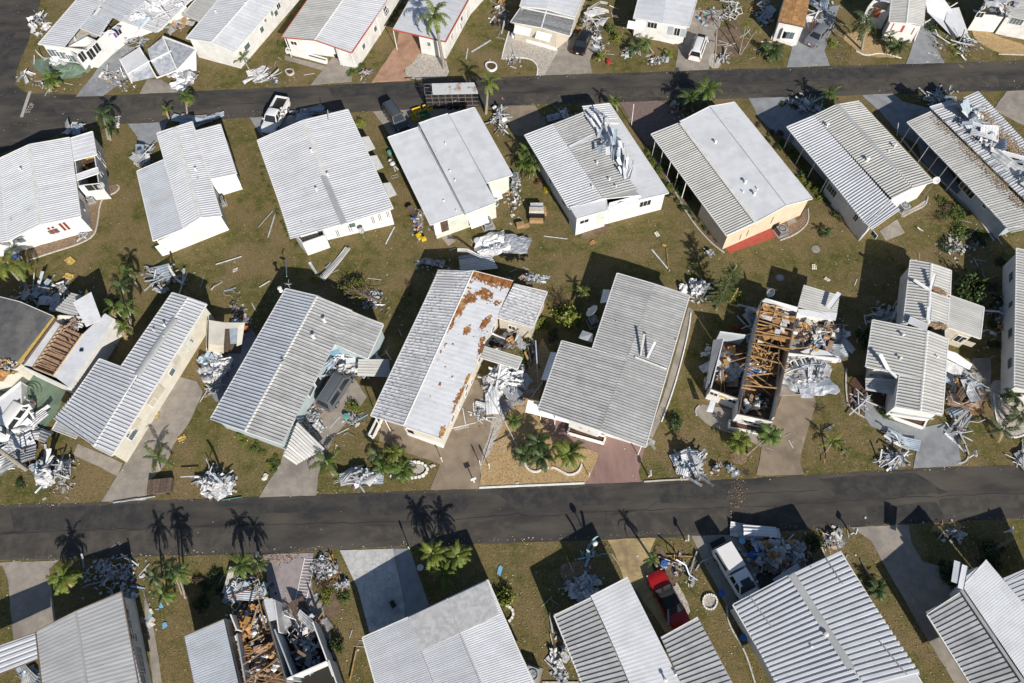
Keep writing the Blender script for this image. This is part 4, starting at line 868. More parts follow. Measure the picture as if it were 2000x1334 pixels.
HK, HKp, HKw = house('home of two beige striped roofs with lifted seams above the pale grey driveway',
  [P((1811, 646), (1803, 740), (1705, 625), (1692, 716), pitch=.36, h=.085, m='rf_beige', zr=3.5, ze=3.1),
   P((1804, 736), (1797, 803), (1758, 730), (1750, 794), pitch=.36, h=.085, m='rf_beige', zr=3.5, ze=3.25),
   P((1811, 646), (1797, 803), (1851, 662), (1840, 808), pitch=.36, h=.085, m='rf_beige', zr=3.5, ze=3.1),
   P((1819, 515), (1812, 633), (1779, 508), (1765, 630), pitch=.34, h=.08, m='rf_beige', zr=3.45, ze=3.1),
   P((1819, 515), (1817, 562), (1857, 528), (1855, 576), pitch=.34, h=.08, m='rf_beige', zr=3.45, ze=3.1),
   P((1818, 570), (1813, 628), (1854, 582), (1849, 642), pitch=.34, h=.08, m='rf_beige', zr=3.4, ze=3.05),
   P((1855, 577), (1846, 637), (1921, 600), (1914, 661), 'low', .24, .03, 'rf_beige', zr=3.0, ze=2.75)],
  [([(1781, 510), (1819, 517), (1855, 530), (1850, 660), (1839, 806), (1797, 800), (1750, 792), (1757, 728), (1712, 715), (1720, 632), (1768, 632)],), ([(1853, 582), (1908, 600), (1900, 657), (1848, 640)], 'w_beige', 2.65, .05)],
  caps=[((1811, 646), (1797, 803), 3.5, dict(w=.35)), ((1819, 515), (1812, 633), 3.45, dict(w=.35))], vents=[(1762, 656, .3, .08), (1757, 701, .3, .07), (1830, 698, .2, .05)],
  opens=[(1875, 662, 1.0, 1.2), (1782, 812, 4.0, .3, dict(kind='shutter', m='w_grey')), (1890, 670, 1.2, .8, dict(kind='shutter', m='w_beige'))])
# skip-corrected lower left part of the front roof
HW, HWp, HWw = house('grey-beige ribbed roof running off the right edge of the photo above a white side wall',
  [P((2060, 505), (2060, 775), (1986, 485), (1982, 755), pitch=.34, h=.08, m='rf_beige', zr=3.5, ze=3.1)],
  [([(1988, 488), (2060, 500), (2060, 775), (1986, 753)],)])
# ---- bottom row ------------------------------------------------------
HL, HLp, HLw = house('dull white flat-roofed home with a slatted carport in the bottom left corner',
  [P((148, 1194), (178, 1390), (71, 1233), (90, 1400), 'low', .34, .012, 'rf_dull', zr=3.35, ze=3.1),
   P((148, 1194), (178, 1390), (237, 1156), (280, 1390), 'low', .34, .012, 'rf_dull', zr=3.35, ze=3.1),
   P((72, 1235), (74, 1286), (-60, 1282), (-60, 1340), 'wide', .42, .05, 'rf_white', zr=3.0, ze=2.75)],
  [([(76, 1236), (234, 1159), (278, 1388), (95, 1398)],)], fascia='soffit',
  caps=[((148, 1194), (178, 1390), 3.35, dict(w=.25, m='ridge_grey'))],
  opens=[(248, 1200, 1.0, .7), (252, 1218, 1.0, .7), (256, 1238, 1.0, .7), (274, 1290, 2.4, 1.0, dict(mull=3, glass='glass_blue'))])
H10, H10p, H10w = house('ribbed pale roof strip left standing at the left of the gutted rooms',
  [P((437, 1210), (478, 1390), (360, 1243), (393, 1400), 'low', .2, .012, 'rf_blue', zr=3.1, ze=2.85)],
  [([(364, 1243), (437, 1212), (478, 1390), (397, 1398)],)], fascia='soffit')
HM, HMp, HMw = house('big home with finely ribbed roof and mottled patch below the crazy-paved driveway',
  [P((797, 1206), (872, 1400), (709, 1245), (755, 1410), 'low', .17, .016, 'rf_white', zr=3.45, ze=3.1),
   P((873, 1170), (970, 1400), (797, 1206), (872, 1400), 'low', .17, .016, 'rf_white', zr=3.6, ze=3.45, gut=False),
   P((873, 1170), (970, 1400), (952, 1133), (1068, 1400), 'low', .17, .016, 'rf_bright', zr=3.6, ze=3.2)],
  [([(714, 1245), (950, 1137), (1064, 1400), (760, 1408)],)],
  caps=[((797, 1206), (872, 1400), 3.46, dict(w=.07, m='ridge_grey')), ((897, 1237), (965, 1400), 3.6, dict(w=.07, m='ridge_grey'))])
slanted(HM, [(797, 1206), (873, 1170), (897, 1237), (821, 1272)], (3.56, 3.70, 3.70, 3.56), 'rf_mottle', .06, 'roof_membrane')
slanted(HM, [(874, 1170), (951, 1134), (975, 1200), (898, 1237)], (3.70, 3.32, 3.32, 3.70), 'rf_mottle', .06, 'roof_membrane')
HN, HNp, HNw = house('home with a raised white centre roof between grey slatted carports, left of the red car',
  [P((1154, 1168), (1232, 1340), (1083, 1202), (1140, 1340), 'seam', .40, .07, 'rf_grey', zr=3.0, ze=2.8, lab='stained slatted left carport roof'),
   P((1226, 1128), (1335, 1345), (1154, 1165), (1240, 1345), 'low', .34, .008, 'rf_smooth', zr=3.5, ze=3.35, gut=False),
   P((1363, 1206), (1450, 1370), (1291, 1246), (1350, 1375), 'seam', .40, .07, 'rf_grey', zr=2.8, ze=3.0, gut=False)],
  [([(1156, 1167), (1225, 1131), (1345, 1370), (1250, 1370)],)],
  vents=[(1299, 1328, .4, .08), (1319, 1317, .25, .05)], posts=[(1090, 1200), (1360, 1208), (1110, 1250)])
HO, HOp, HOw = house('boldly striped wide home with a flat grey ridge strip beside the long pickup',
  [P((1546, 1121), (1690, 1345), (1432, 1181), (1530, 1350), 'wide', .42, .10, 'rf_white', zr=3.6, ze=3.1),
   P((1546, 1121), (1690, 1345), (1640, 1077), (1806, 1345), 'wide', .42, .10, 'rf_white', zr=3.6, ze=3.1)],
  [([(1438, 1182), (1638, 1081), (1800, 1345), (1536, 1350)],)],
  caps=[((1546, 1121), (1662, 1304), 3.7, dict(w=.7, m='ridge_grey', lab='broad flat grey ridge strip'))], vents=[(1611, 1240, .35, .1), (1584, 1263, .2, .05), (1583, 1108, .15, .06, False), (1626, 1263, .1, .04, False)])
HQ, HQp, HQw = house('bottom right corner home with smooth centre roof and grey slatted carport',
  [P((1880, 1155), (2010, 1340), (1811, 1200), (1905, 1350), 'seam', .40, .06, 'rf_grey', zr=3.05, ze=2.8, lab='stained slatted carport roof'),
   P((1927, 1094), (2075, 1268), (1881, 1144), (2010, 1335), 'low', .2, .006, 'rf_smooth', zr=3.6, ze=3.5, gut=False),
   
   P((2075, 1080), (2150, 1240), (1964, 1137), (2060, 1250), 'seam', .40, .05, 'rf_white', zr=3.0, ze=3.3, gut=False)],
  [([(1885, 1150), (1925, 1097), (2060, 1280), (1990, 1340)],)],
  caps=[((1878, 1152), (2005, 1340), 3.3, dict(w=.3, m='ridge_grey'))])
HV, HVp, HVw = house('dark grey felt-roofed home with torn plywood end at the left edge',
  [P((39, 590), (-40, 700), (-60, 565), (-140, 690), 'low', .9, .01, 'rf_dark', zr=3.5, ze=3.1, panels=False),
   P((39, 590), (-40, 700), (104, 618), (34, 708), 'low', .9, .01, 'rf_dark', zr=3.5, ze=3.1, panels=False, gut=False),
   P((-40, 700), (-70, 742), (34, 708), (5, 745), 'low', .9, .01, 'osb', zr=3.5, ze=3.1, panels=False, gut=False, lab='bare splintered plywood at the torn end')],
  [([(-60, 568), (38, 592), (102, 618), (5, 745), (-130, 740)], 'w_ivory')])

hole(H1, [(128, 92), (190, 18), (214, 46), (158, 104)], 1.6, 'drywall', items=9, pal=('scrap_w', 'rf_bright', 'drywall'))
slanted(HC, [(1187, 408), (1190, 396), (1250, 380), (1255, 392), (1196, 416)], (3.2, 3.35, 3.35, 3.0, 2.9), 'rf_bright', .04, 'bent_roof_edge')
for px in ([(1076, 687), (1093, 690), (1073, 744), (1057, 741)], [(1138, 645), (1158, 652), (1156, 668), (1130, 660)], [(1178, 565), (1192, 566), (1186, 590), (1172, 592)]): slanted(HI, px, (2.1, 2.75, 2.75, 2.1), 'trim', .05, 'awning')
slanted(HK, [(1846, 683), (1850, 700), (1893, 722), (1899, 712), (1868, 690)], (2.4, 1.2, .8, 1.2, 2.2), 'rf_bright', .06, 'tilted_porch_wall')
slanted(HK, [(1845, 700), (1882, 718), (1876, 738), (1842, 722)], (1.3, .9, .6, .9), 'scrap_w', .05, 'tilted_porch_wall')

# ================================================================== loose pieces
def strip_mesh(L, w, bend, twist, seed, fold=None):
    r = random.Random(seed); n = 10; prof = [(-w/2, .05), (-w/2, 0), (w/2, 0), (w/2, .05)]
    vs = []; fs = []; p = Vector((0, 0, 0)); a = r.uniform(-bend, bend)*.2; tw = 0
    for i in range(n+1):
        c, s = math.cos(a), math.sin(a)
        for (y, z) in prof:
            yy = y*math.cos(tw)-z*math.sin(tw); zz = y*math.sin(tw)+z*math.cos(tw)
            vs.append(p+Vector((-s*zz, yy, c*zz)))
        p = p+Vector((c, 0, s))*(L/n); a += r.uniform(-.3, 1)*bend/n*2; tw += twist/n
        if fold and i == fold[0]: a += fold[1]
    k = len(prof)
    for i in range(n):
        for j in range(k-1): fs.append((i*k+j, i*k+j+1, (i+1)*k+j+1, (i+1)*k+j))
    m = n*k; cx = sum((Vector(v) for v in vs), Vector())/len(vs); zmin = min(v[2] for v in vs)
    return newmesh('metal_strip', [Vector(v)-Vector((cx.x, cx.y, zmin)) for v in vs], fs)
def sheet_mesh(a, b, amp, seed, rib=0):
    r = random.Random(seed); n = 9; vs = []; ph = [r.uniform(0, 6) for _ in range(6)]; f = [r.uniform(1, 3.2) for _ in range(6)]
    for i in range(n):
        for j in range(n):
            x, y = (i/(n-1)-.5), (j/(n-1)-.5)
            z = amp*(abs(math.sin(f[0]*x*3+ph[0]+f[1]*y))+.6*math.sin(f[2]*y*4+ph[1]+x*f[3])+.5*abs(math.sin(7*x+5*y+ph[2])))+r.uniform(-.04, .04)*amp*3
            vs.append((x*a+r.uniform(-.05, .05)*a+amp*.3*math.sin(ph[3]+y*5), y*b+r.uniform(-.05, .05)*b, z))
    zm = min(v[2] for v in vs); vs = [(x, y, z-zm) for x, y, z in vs]
    fs = [(i*n+j, (i+1)*n+j, (i+1)*n+j+1, i*n+j+1) for i in range(n-1) for j in range(n-1) if not (r.random() < .03 and (i in (0, n-2) or j in (0, n-2)))]
    return newmesh('crumpled_sheet', vs, fs)
def board_mesh(a, b, seed, t=.025):
    r = random.Random(seed); pts = [(-a/2, -b/2), (a/2*r.uniform(.6, 1), -b/2*r.uniform(.7, 1)), (a/2, b/2*r.uniform(0, .6)), (a/2*r.uniform(.3, .9), b/2), (-a/2*r.uniform(.4, 1), b/2*r.uniform(.6, 1))]
    m = MB().prism(pts, 0, t); return m.mesh('board')
def ribsheet_mesh(L, w, seed, curve=.2):
    r = random.Random(seed); n = max(3, int(w/.22)); vs = []; fs = []; K = 5
    prof = []
    for i in range(n):
        y = i*w/n; prof += [(y, 0), (y+w/n*.6, 0), (y+w/n*.7, .05), (y+w/n*.9, .05)]
    prof.append((w, 0)); k = len(prof); c1, c2 = r.uniform(-curve, curve), r.uniform(-curve, curve)
    for i in range(K):
        u = i/(K-1)
        for (y, z) in prof: vs.append((u*L-L/2, y-w/2, z+c1*math.sin(u*3.1)*1.2+c2*math.sin(y/w*3.1+u*2)*.9+.3*curve))
    zm = min(v[2] for v in vs); vs = [(x, y, z-zm) for x, y, z in vs]
    for i in range(K-1):
        for j in range(k-1): fs.append((i*k+j, (i+1)*k+j, (i+1)*k+j+1, i*k+j+1))
    return newmesh('roof_sheet', vs, fs)
def bent_mesh(seed):
    r = random.Random(seed); L = r.uniform(1, 2.4); pts = [Vector((0, 0, .03))]
    a = 0
    for i in range(3):
        pts.append(pts[-1]+Vector((math.cos(a), math.sin(a), r.uniform(-.05, .25)))*L/3*r.uniform(.5, 1.4)); a += r.uniform(-1.1, 1.1)
    m = MB()
    for p, q in zip(pts, pts[1:]): m.bar(p, q, .07, .05)
    return m.mesh('bent_rail')
def lattice_mesh(a, b):
    m = MB(); s = .22
    k = int((a+b)/s)
    for i in range(k):
        c = i*s
        x0, y0 = (c, 0) if c < a else (a, c-a); x1, y1 = (0, c) if c < b else (c-b, b)
        m.bar((x0-a/2, y0-b/2, .02), (x1-a/2, y1-b/2, .02), .045, .012)
        m.bar((a/2-x0, y0-b/2, .032), (a/2-x1, y1-b/2, .032), .045, .012)
    return m.mesh('lattice')
def frame_mesh(a, b):
    m = MB()
    for s in (-1, 1): m.bar((s*a/2, -b/2, .03), (s*a/2, b/2, .03), .07); m.bar((-a/2, s*b/2, .031), (a/2, s*b/2, .031), .07)
    m.bar((0, -b/2, .03), (0, b/2, .03), .04); return m.mesh('window_frame')
def bag_mesh(seed):
    r = random.Random(seed); m = MB(); pr = [(.02, .0), (.26, .02), (.34, .15), (.30, .32), (.12, .42), (.03, .5)]
    m.lathe((0, 0, 0), pr, 9); m.v = [(x*r.uniform(.85, 1.15), y*r.uniform(.85, 1.15), z*r.uniform(.9, 1.1)) for x, y, z in m.v]; return m.mesh('bag')
def box_mesh(a, b, c):
    m = MB().box((0, 0, c/2), (a, b, c)); m.box((0, 0, c+.012), (a*.96, b*.96, .02)); return m.mesh('box')
POOL = {
 'metal_strip': [strip_mesh(random.uniform(1.6, 3.6), random.uniform(.2, .36), random.uniform(.1, 1.2), random.uniform(-.7, .7), s, (random.randint(2, 8), random.uniform(-1.2, 1.2)) if s % 3 == 0 else None) for s in range(14)],
 'crumpled_sheet': [sheet_mesh(random.uniform(1.0, 2.2), random.uniform(.6, 1.5), random.uniform(.10, .28), s) for s in range(12)],
 'roof_sheet': [ribsheet_mesh(random.uniform(1.8, 3.2), random.uniform(.8, 1.5), s) for s in range(6)],
 'plank': [MB().box((0, 0, .02), (random.uniform(1.2, 3.2), random.uniform(.09, .16), .04)).mesh('plank') for s in range(6)],
 'beam': [MB().box((0, 0, .05), (random.uniform(1.8, 3.1), .075, .10)).mesh('beam') for s in range(4)],
 'board': [board_mesh(random.uniform(.6, 1.5), random.uniform(.4, .9), s) for s in range(8)],
 'bent_rail': [bent_mesh(s) for s in range(7)],
 'window_frame': [frame_mesh(1.1, .8), frame_mesh(1.5, .9)],
 'lattice': [lattice_mesh(1.6, 1.0), lattice_mesh(2.1, 1.2)],
 'bag': [bag_mesh(s) for s in range(4)],
 'box': [box_mesh(.5, .4, .35), box_mesh(.8, .5, .45), box_mesh(.4, .4, .6)],
 'scrap': [board_mesh(random.uniform(.25, .5), random.uniform(.15, .35), 50+s, .02) for s in range(5)],
}
CATN = {'metal_strip': 'metal strip', 'crumpled_sheet': 'crumpled sheet', 'roof_sheet': 'roof sheet', 'plank': 'plank', 'beam': 'beam', 'board': 'board', 'bent_rail': 'metal rail', 'window_frame': 'window frame', 'lattice': 'lattice', 'bag': 'bag', 'box': 'box', 'scrap': 'scrap'}
for k, v in POOL.items():
    for me in v:
        if not me.materials: me.materials.append(MT['scrap_w'])
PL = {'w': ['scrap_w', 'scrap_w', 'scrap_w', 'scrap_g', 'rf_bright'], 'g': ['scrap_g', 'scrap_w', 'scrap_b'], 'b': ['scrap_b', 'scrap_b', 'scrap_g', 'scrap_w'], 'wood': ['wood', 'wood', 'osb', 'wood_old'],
      'mix': ['scrap_w', 'scrap_g', 'drywall', 'osb', 'card', 'scrap_b'], 'dry': ['drywall', 'drywall', 'card', 'osb', 'insul_pink'], 'cols': ['c_blue', 'c_red', 'scrap_w', 'drywall', 'black', 'c_skyblue', 'card', 'c_green', 'scrap_g', 'c_orange'], 'dark': ['wood_old', 'black', 'insul_pink', 'soffit', 'scrap_g', 'wood']}
KW = {'metal_strip': 'bent metal strip', 'crumpled_sheet': 'crumpled sheet', 'roof_sheet': 'ribbed roof sheet', 'plank': 'plank', 'beam': 'beam', 'board': 'broken board', 'bent_rail': 'bent rail', 'window_frame': 'window frame', 'lattice': 'lattice panel', 'bag': 'bag', 'box': 'box', 'scrap': 'scrap'}
def piece(kind, loc, rz, m, label, group=None, rx=0, ry=0, sc=(1, 1, 1), var=None):
    me = random.choice(POOL[kind]) if var is None else POOL[kind][var % len(POOL[kind])]
    o = link(kind, me); o.location = loc; o.rotation_euler = (rx, ry, rz); o.scale = sc
    o.material_slots[0].link = 'OBJECT'; o.material_slots[0].material = MT[m]
    return tag(o, label, CATN[kind], group)
PILES = []
def pile(px, py, rx, ry, n, kinds, pal, where, h=.7, s=1.0, z0=0.03, tilt=.35, ang=None, angj=3.14, gz=0.0):
    c = W(px, py, gz); ex = W(px+rx, py, gz)-c; ey = W(px, py-ry, gz)-c
    if n > 3 and h > .06: PILES.append((c, ex, ey, n, gz))
    s *= .88; tilt *= .8
    for i in range(n):
        k = random.choice(kinds); a = random.uniform(0, 6.283); r = random.random()**.6
        p = c+ex*(r*math.cos(a))+ey*(r*math.sin(a)); p.z = gz+z0+h*(1-r*r)*random.uniform(.15, 1)
        pk = random.choice(pal) if isinstance(pal, (list, tuple)) else pal
        m = random.choice(PL[pk]) if pk in PL else pk
        rz = random.uniform(0, 3.14) if ang is None else ang+random.gauss(0, angj)
        q = s*random.uniform(.75, 1.2)
        col = MC.get(m, 'pale'); sec = 'middle' if r < .55 else ('right', 'upper right', 'top', 'upper left', 'left', 'lower left', 'front', 'lower right')[int((a+.3927)/.7854) % 8]
        wn = len((KW[k]+' '+where+' '+col).split())
        lb = f'{col} {KW[k]} in the {sec} part of {where}'
        if len(lb.split()) > 16: lb = f'{col} {KW[k]}, {sec} of {where}'
        if len(lb.split()) > 16: lb = f'{KW[k]} in {where}'
        piece(k, p, rz, m, lb, where, rx=random.gauss(0, tilt), ry=random.gauss(0, tilt*.6), sc=(q, q, q))
def single(kind, px, py, ang, m, label, L=1.0, wd=1.0, z=.05, rx=0, ry=0, var=None):
    p = W(px, py, z); return piece(kind, p, R(ang), m, label, None, rx, ry, (L, wd, 1), var)
MC = {'scrap_w': 'white', 'scrap_g': 'grey', 'scrap_b': 'blue-grey', 'rf_bright': 'bright white', 'wood': 'golden', 'osb': 'tan', 'wood_old': 'dark brown', 'drywall': 'cream', 'card': 'brown', 'insul_pink': 'brownish', 'c_blue': 'blue', 'c_red': 'red', 'black': 'black', 'c_skyblue': 'sky blue', 'c_green': 'green', 'c_orange': 'orange', 'scrap_ltblue': 'light blue', 'soffit': 'dark', 'insul': 'yellow', 'scrap_teal': 'teal'}
ms, cs, rs, pk_, bm_, bd, br, wf, la, bg_, bx, sc_ = 'metal_strip', 'crumpled_sheet', 'roof_sheet', 'plank', 'beam', 'board', 'bent_rail', 'window_frame', 'lattice', 'bag', 'box', 'scrap'

# heaps of torn material -------------------------------------------------
pile(76, 46, 19, 23, 16, [cs, cs, ms, bd], 'w', 'the white heap on the lawn beside the side road', .5, .8)
pile(50, 150, 16, 14, 5, [ms, rs, cs], 'w', 'the scatter at the road corner left of the fan palm', .3, .9)
pile(90, 170, 42, 12, 8, [ms, pk_, br], 'w', 'the scatter along the top road edge near the stop line', .12, .9, tilt=.08)
pile(118, 125, 18, 10, 4, [cs, ms], ['g', 'w'], 'the debris behind the corner fan palm', .4, .9)
pile(210, 155, 22, 10, 10, [sc_, bd, cs, pk_], ['w', 'dry'], 'the small heap on the blue-grey corner driveway', .3, .6)
pile(240, 168, 26, 8, 7, [sc_, br, pk_], ['w', 'dark'], 'the strips on the verge below the fallen foil roof', .1, .6)
pile(262, 84, 30, 16, 22, [cs, rs, bd, ms, bm_], ['w', 'w', 'g'], 'the debris between the corner home and its foil roof', .3, .6)
pile(358, 160, 24, 14, 5, [cs], 'w', 'the crumpled white skin shaded by a palm crown', .5, 1.5, tilt=.15)
pile(515, 152, 30, 13, 16, [pk_, ms, rs, bm_], 'w', 'the stack of white strips on the verge by the grey driveway', .45, .9, ang=R(20), angj=.3, tilt=.12)
pile(538, 160, 8, 6, 4, [bg_, sc_], 'cols', 'the stack end beside the round planter', .2, .6)
pile(712, 148, 14, 12, 6, [bd, sc_, cs], 'w', 'the small white heap by the terracotta driveway', .2, .7)
single(bd, 714, 137, 20, 'c_maroon', 'maroon board lying on the small white heap by the terracotta driveway', .6, .6, .25)
pile(955, 120, 1, 1, 1, [pk_], 'w', 'the lawn above the small potted shrub', .1)
single(pk_, 940, 90, 38, 'scrap_w', 'long curved white plank on the brown lawn right of the tall palm', 1.2, 1.6); single(pk_, 912, 105, 82, 'scrap_w', 'white post lying near the corner of the red-trimmed home', 1.1, 1.4)
pile(1235, 105, 40, 10, 9, [bd, cs, rs, sc_], 'w', 'the white row of pieces under the leaning palm', .25, .8)
pile(1285, 120, 22, 9, 8, [bx, rs, bd, bg_], ['g', 'w'], 'the heap near the road left of the white minivan', .3, .7)
pile(1005, 122, 20, 12, 7, [br], 'w', 'the bent white rails inside the curved edging', .15, 1.0, tilt=.1)
pile(980, 30, 18, 26, 12, [cs, ms, pk_, br], ['w', 'dark'], 'the wreckage left of the shingled porch', .8, .9)
pile(1150, 55, 22, 22, 16, [pk_, ms, br, bd], ['w', 'g', 'dry'], 'the carport wreckage over the black car', 1.2, .8, z0=.3)
pile(1166, 75, 8, 26, 10, [pk_, ms, bd], ['w', 'g'], 'the fallen porch beams right of the black car', .7, .9)
pile(1165, 30, 20, 30, 8, [ms, rs], ['w', 'g'], 'the torn strips east of the beige home', .8, 1.2)
pile(1178, 95, 12, 12, 6, [pk_, sc_, br], ['w', 'dark'], 'the scraps right of the black car', .2, .8)
pile(1385, 35, 30, 22, 14, [bd, bx, bg_, sc_], 'cols', 'the household heap behind the white minivan', .5, .6)
pile(1420, 20, 22, 18, 12, [wf, pk_, br, wf], 'w', 'the broken porch frames right of the household heap', 1.2, 1.1)
pile(1490, 30, 22, 26, 18, [ms, br, wf, rs, bd], ['b', 'g', 'dark'], 'the collapsed screen room left of the plywood-roofed home', 1.2, 1.0)
pile(1600, 30, 24, 30, 18, [ms, br, bm_, rs], ['b', 'w', 'dark'], 'the collapsed carport right of the plywood-roofed home', 1.3, 1.1)
pile(1412, 115, 12, 12, 4, [bm_, ms], 'w', 'the white bent gutter near the twin thin palms', .1, 1.0)
pile(1885, 90, 18, 20, 15, [ms, cs, br], ['g', 'w'], 'the crushed end of the big fallen roof', .6, .9)
pile(1835, 90, 16, 22, 6, [br, pk_], 'w', 'the loose rails left of the big fallen roof', .3, 1.1)
pile(1920, 30, 16, 22, 12, [cs, bd, pk_, br], ['w', 'mix'], 'the porch wreckage of the top right home', .8, .8)
pile(1960, 20, 30, 18, 8, [ms, bd, rs], ['w', 'g'], 'the loose roofing on the top right home', .4, .8, gz=3.3)
pile(975, 235, 15, 24, 26, [cs, ms, bd, pk_], ['w', 'w', 'b', 'g'], 'the tall tangled white heap right of the flat white roof', 1.2, .75, tilt=.9)
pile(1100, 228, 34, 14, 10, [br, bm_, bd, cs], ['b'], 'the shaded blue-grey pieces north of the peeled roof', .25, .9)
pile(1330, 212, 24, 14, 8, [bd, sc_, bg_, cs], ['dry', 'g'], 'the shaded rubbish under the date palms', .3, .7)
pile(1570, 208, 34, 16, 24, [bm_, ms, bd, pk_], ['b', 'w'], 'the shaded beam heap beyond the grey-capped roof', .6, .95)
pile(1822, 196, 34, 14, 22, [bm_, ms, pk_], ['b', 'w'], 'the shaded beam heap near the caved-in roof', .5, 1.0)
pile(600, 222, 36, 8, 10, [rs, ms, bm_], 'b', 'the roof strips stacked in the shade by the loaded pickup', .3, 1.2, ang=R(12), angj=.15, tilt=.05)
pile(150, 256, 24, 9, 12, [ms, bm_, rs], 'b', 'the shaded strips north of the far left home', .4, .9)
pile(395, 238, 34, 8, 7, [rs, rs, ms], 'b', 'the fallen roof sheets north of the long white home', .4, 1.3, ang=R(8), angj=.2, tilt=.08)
pile(285, 310, 15, 24, 14, [bm_, ms, rs, wf, cs], ['w', 'b', 'g'], 'the wrecked carport beside the long white home', 1.3, 1.0)
pile(230, 240, 4, 10, 4, [cs, bd], 'w', 'the white scraps by the drooping palm', .2, .5)
pile(160, 462, 18, 8, 6, [ms, pk_, br], 'w', 'the gutter pieces below the shuttered end wall', .1, .9, tilt=.08)
pile(20, 500, 24, 12, 8, [bd, cs, sc_, bg_], ['w', 'cols'], 'the scatter below the far left home', .3, .8)
pile(818, 437, 12, 24, 26, [bg_, bd, bx, sc_, br], ['cols', 'mix', 'dry'], 'the household heap by the pale green end wall', .5, .5)
for k, (x, y) in enumerate(((822, 466), (828, 469), (818, 462))): single(bx, x, y, 20*k, 'c_yellow', ('middle', 'lower right', 'upper left')[k]+' bright yellow bin at the foot of the household heap by the green wall', .7, .7)
single(bd, 812, 425, 40, 'c_blue', 'blue board on the household heap by the green wall', 1.1, .9, .4, ry=.3); single(rs, 806, 415, -60, 'wood_old', 'dark weathered panel at the top of the household heap by the green wall', .5, .8, .3)
pile(1003, 375, 16, 46, 34, [bg_, bx, bd, sc_, bg_], ['cols', 'w', 'mix'], 'the belongings strewn between the flat roof and the peeled roof', .4, .55)
pile(965, 390, 8, 22, 8, [bd, cs, pk_], 'w', 'the scraps along the pale green home', .3, .7)
pile(1335, 568, 0.1, .1, 1, [cs], 'w', 'the white heap by the broken pine', .2, 1)
pile(1362, 572, 28, 20, 24, [ms, cs, bm_, br, bd], 'w', 'the white heap by the broken pine', .8, .85)
pile(1345, 530, 2, 2, 1, [sc_], 'w', 'the white heap by the broken pine', .1)
pile(1385, 495, 9, 7, 6, [ms, cs], ['g', 'w'], 'the small stack of grey strips south of the red patio', .4, .4)
pile(110, 925, 34, 34, 46, [ms, ms, cs, cs, bd, bm_, pk_], ['w', 'w', 'g', 'b'], 'the big white heap at the left of the lower road', 1.4, 1.05, tilt=.5)
pile(425, 945, 34, 22, 30, [cs, cs, ms, bm_, pk_, br], ['w', 'w', 'g'], 'the white heap between the plank crate and the kerb', .9, 1.05)
pile(708, 932, 26, 16, 32, [ms, bm_, cs, bd, rs], ['w', 'w', 'b', 'g'], 'the white heap left of the scalloped palm bed', .8, .85, ang=R(10), angj=.6)
pile(1347, 905, 24, 20, 34, [ms, ms, cs, rs, bd], ['w', 'w', 'b'], 'the white heap right of the pink driveway mailbox', 1.1, .85)
pile(1352, 925, 18, 14, 8, [ms], ['w', 'g'], 'the white heap right of the pink driveway mailbox', .3, 1.2, ang=R(-42), angj=.2, tilt=.15)
pile(1398, 915, 10, 10, 10, [sc_, br, pk_], 'dark', 'the brown branches beside the right-hand white heap', .3, .5)
pile(1427, 920, 10, 9, 5, [bx, bg_, bd], ['w', 'g'], 'the appliances by the rough palm stump bed', .3, .8)
pile(1742, 898, 26, 14, 32, [pk_, bm_, ms, bd], 'w', 'the star-shaped heap of white sticks left of the pale driveway', .55, .8, tilt=.3)
pile(1752, 862, 20, 7, 5, [ms, ms, rs], ['w', 'g'], 'the long twisted gutter lying on the lawn', .2, .8, ang=R(-35), angj=.15, tilt=.2)
pile(1994, 892, 12, 20, 7, [ms, rs, bm_], 'w', 'the white strips at the right edge of the lower road', .4, 1)
pile(470, 640, 22, 30, 14, [ms, bd, wf, pk_, bg_], ['w', 'mix', 'cols'], 'the wreckage round the cream shed', .7, .8)
pile(462, 600, 16, 20, 4, [pk_, br], 'w', 'the loose sticks above the cream shed', .2, .8)
pile(418, 715, 24, 30, 9, [cs], ['w', 'g'], 'the crumpled canvas on the long concrete driveway', .6, 1.5, tilt=.15)
pile(418, 765, 18, 16, 7, [br, pk_, bm_], ['w', 'b'], 'the bent frame below the crumpled canvas', .4, 1.0)
pile(95, 575, 60, 20, 24, [rs, ms, bm_, cs], ['b', 'g', 'w'], 'the shaded sheets beyond the dark felt roof', .7, 1.1)
pile(330, 550, 34, 22, 12, [rs, ms, cs, bm_], ['w', 'b', 'g'], 'the sheets north of the long narrow home', .5, 1.2)
pile(300, 530, 24, 14, 5, [ms, rs, br], ['g', 'w'], 'the strips right of the tall bent palms', .3, 1.1)
pile(640, 525, 26, 14, 2, [pk_], 'w', 'the lawn right of the big loose roof panel', .05, 1)
pile(700, 705, 34, 26, 44, [bd, cs, cs, ms, rs, pk_, br], ['w', 'g', 'w', 'b'], 'the carport wreckage above the grey minivan', 1.6, .95, z0=.3)
pile(655, 725, 16, 20, 10, [cs, ms, pk_], ['w', 'b'], 'the crumpled metal over the minivan nose', .9, .9, z0=1.0)
pile(612, 815, 20, 26, 14, [cs, pk_, sc_, bd], ['w', 'b', 'mix'], 'the debris along the torn blue wall', .5, .8)
pile(725, 585, 34, 22, 18, [bd, pk_, ms, sc_], ['w', 'b'], 'the scatter beneath the uprooted tree', .25, .8)
pile(690, 820, 16, 18, 8, [pk_, sc_, bd], ['b', 'w', 'c_skyblue'], 'the scraps right of the grey minivan', .15, .6)
pile(985, 745, 34, 24, 34, [cs, cs, ms, rs, bm_], ['w', 'w', 'rf_bright', 'g'], 'the white wreckage beside the rusty patched roof', 1.3, 1.25, z0=.2)
pile(990, 670, 28, 18, 20, [cs, bd, ms, wf, bx], ['dark', 'w', 'mix'], 'the collapsed side room of the rusty patched home', 1.2, .9, z0=.3)
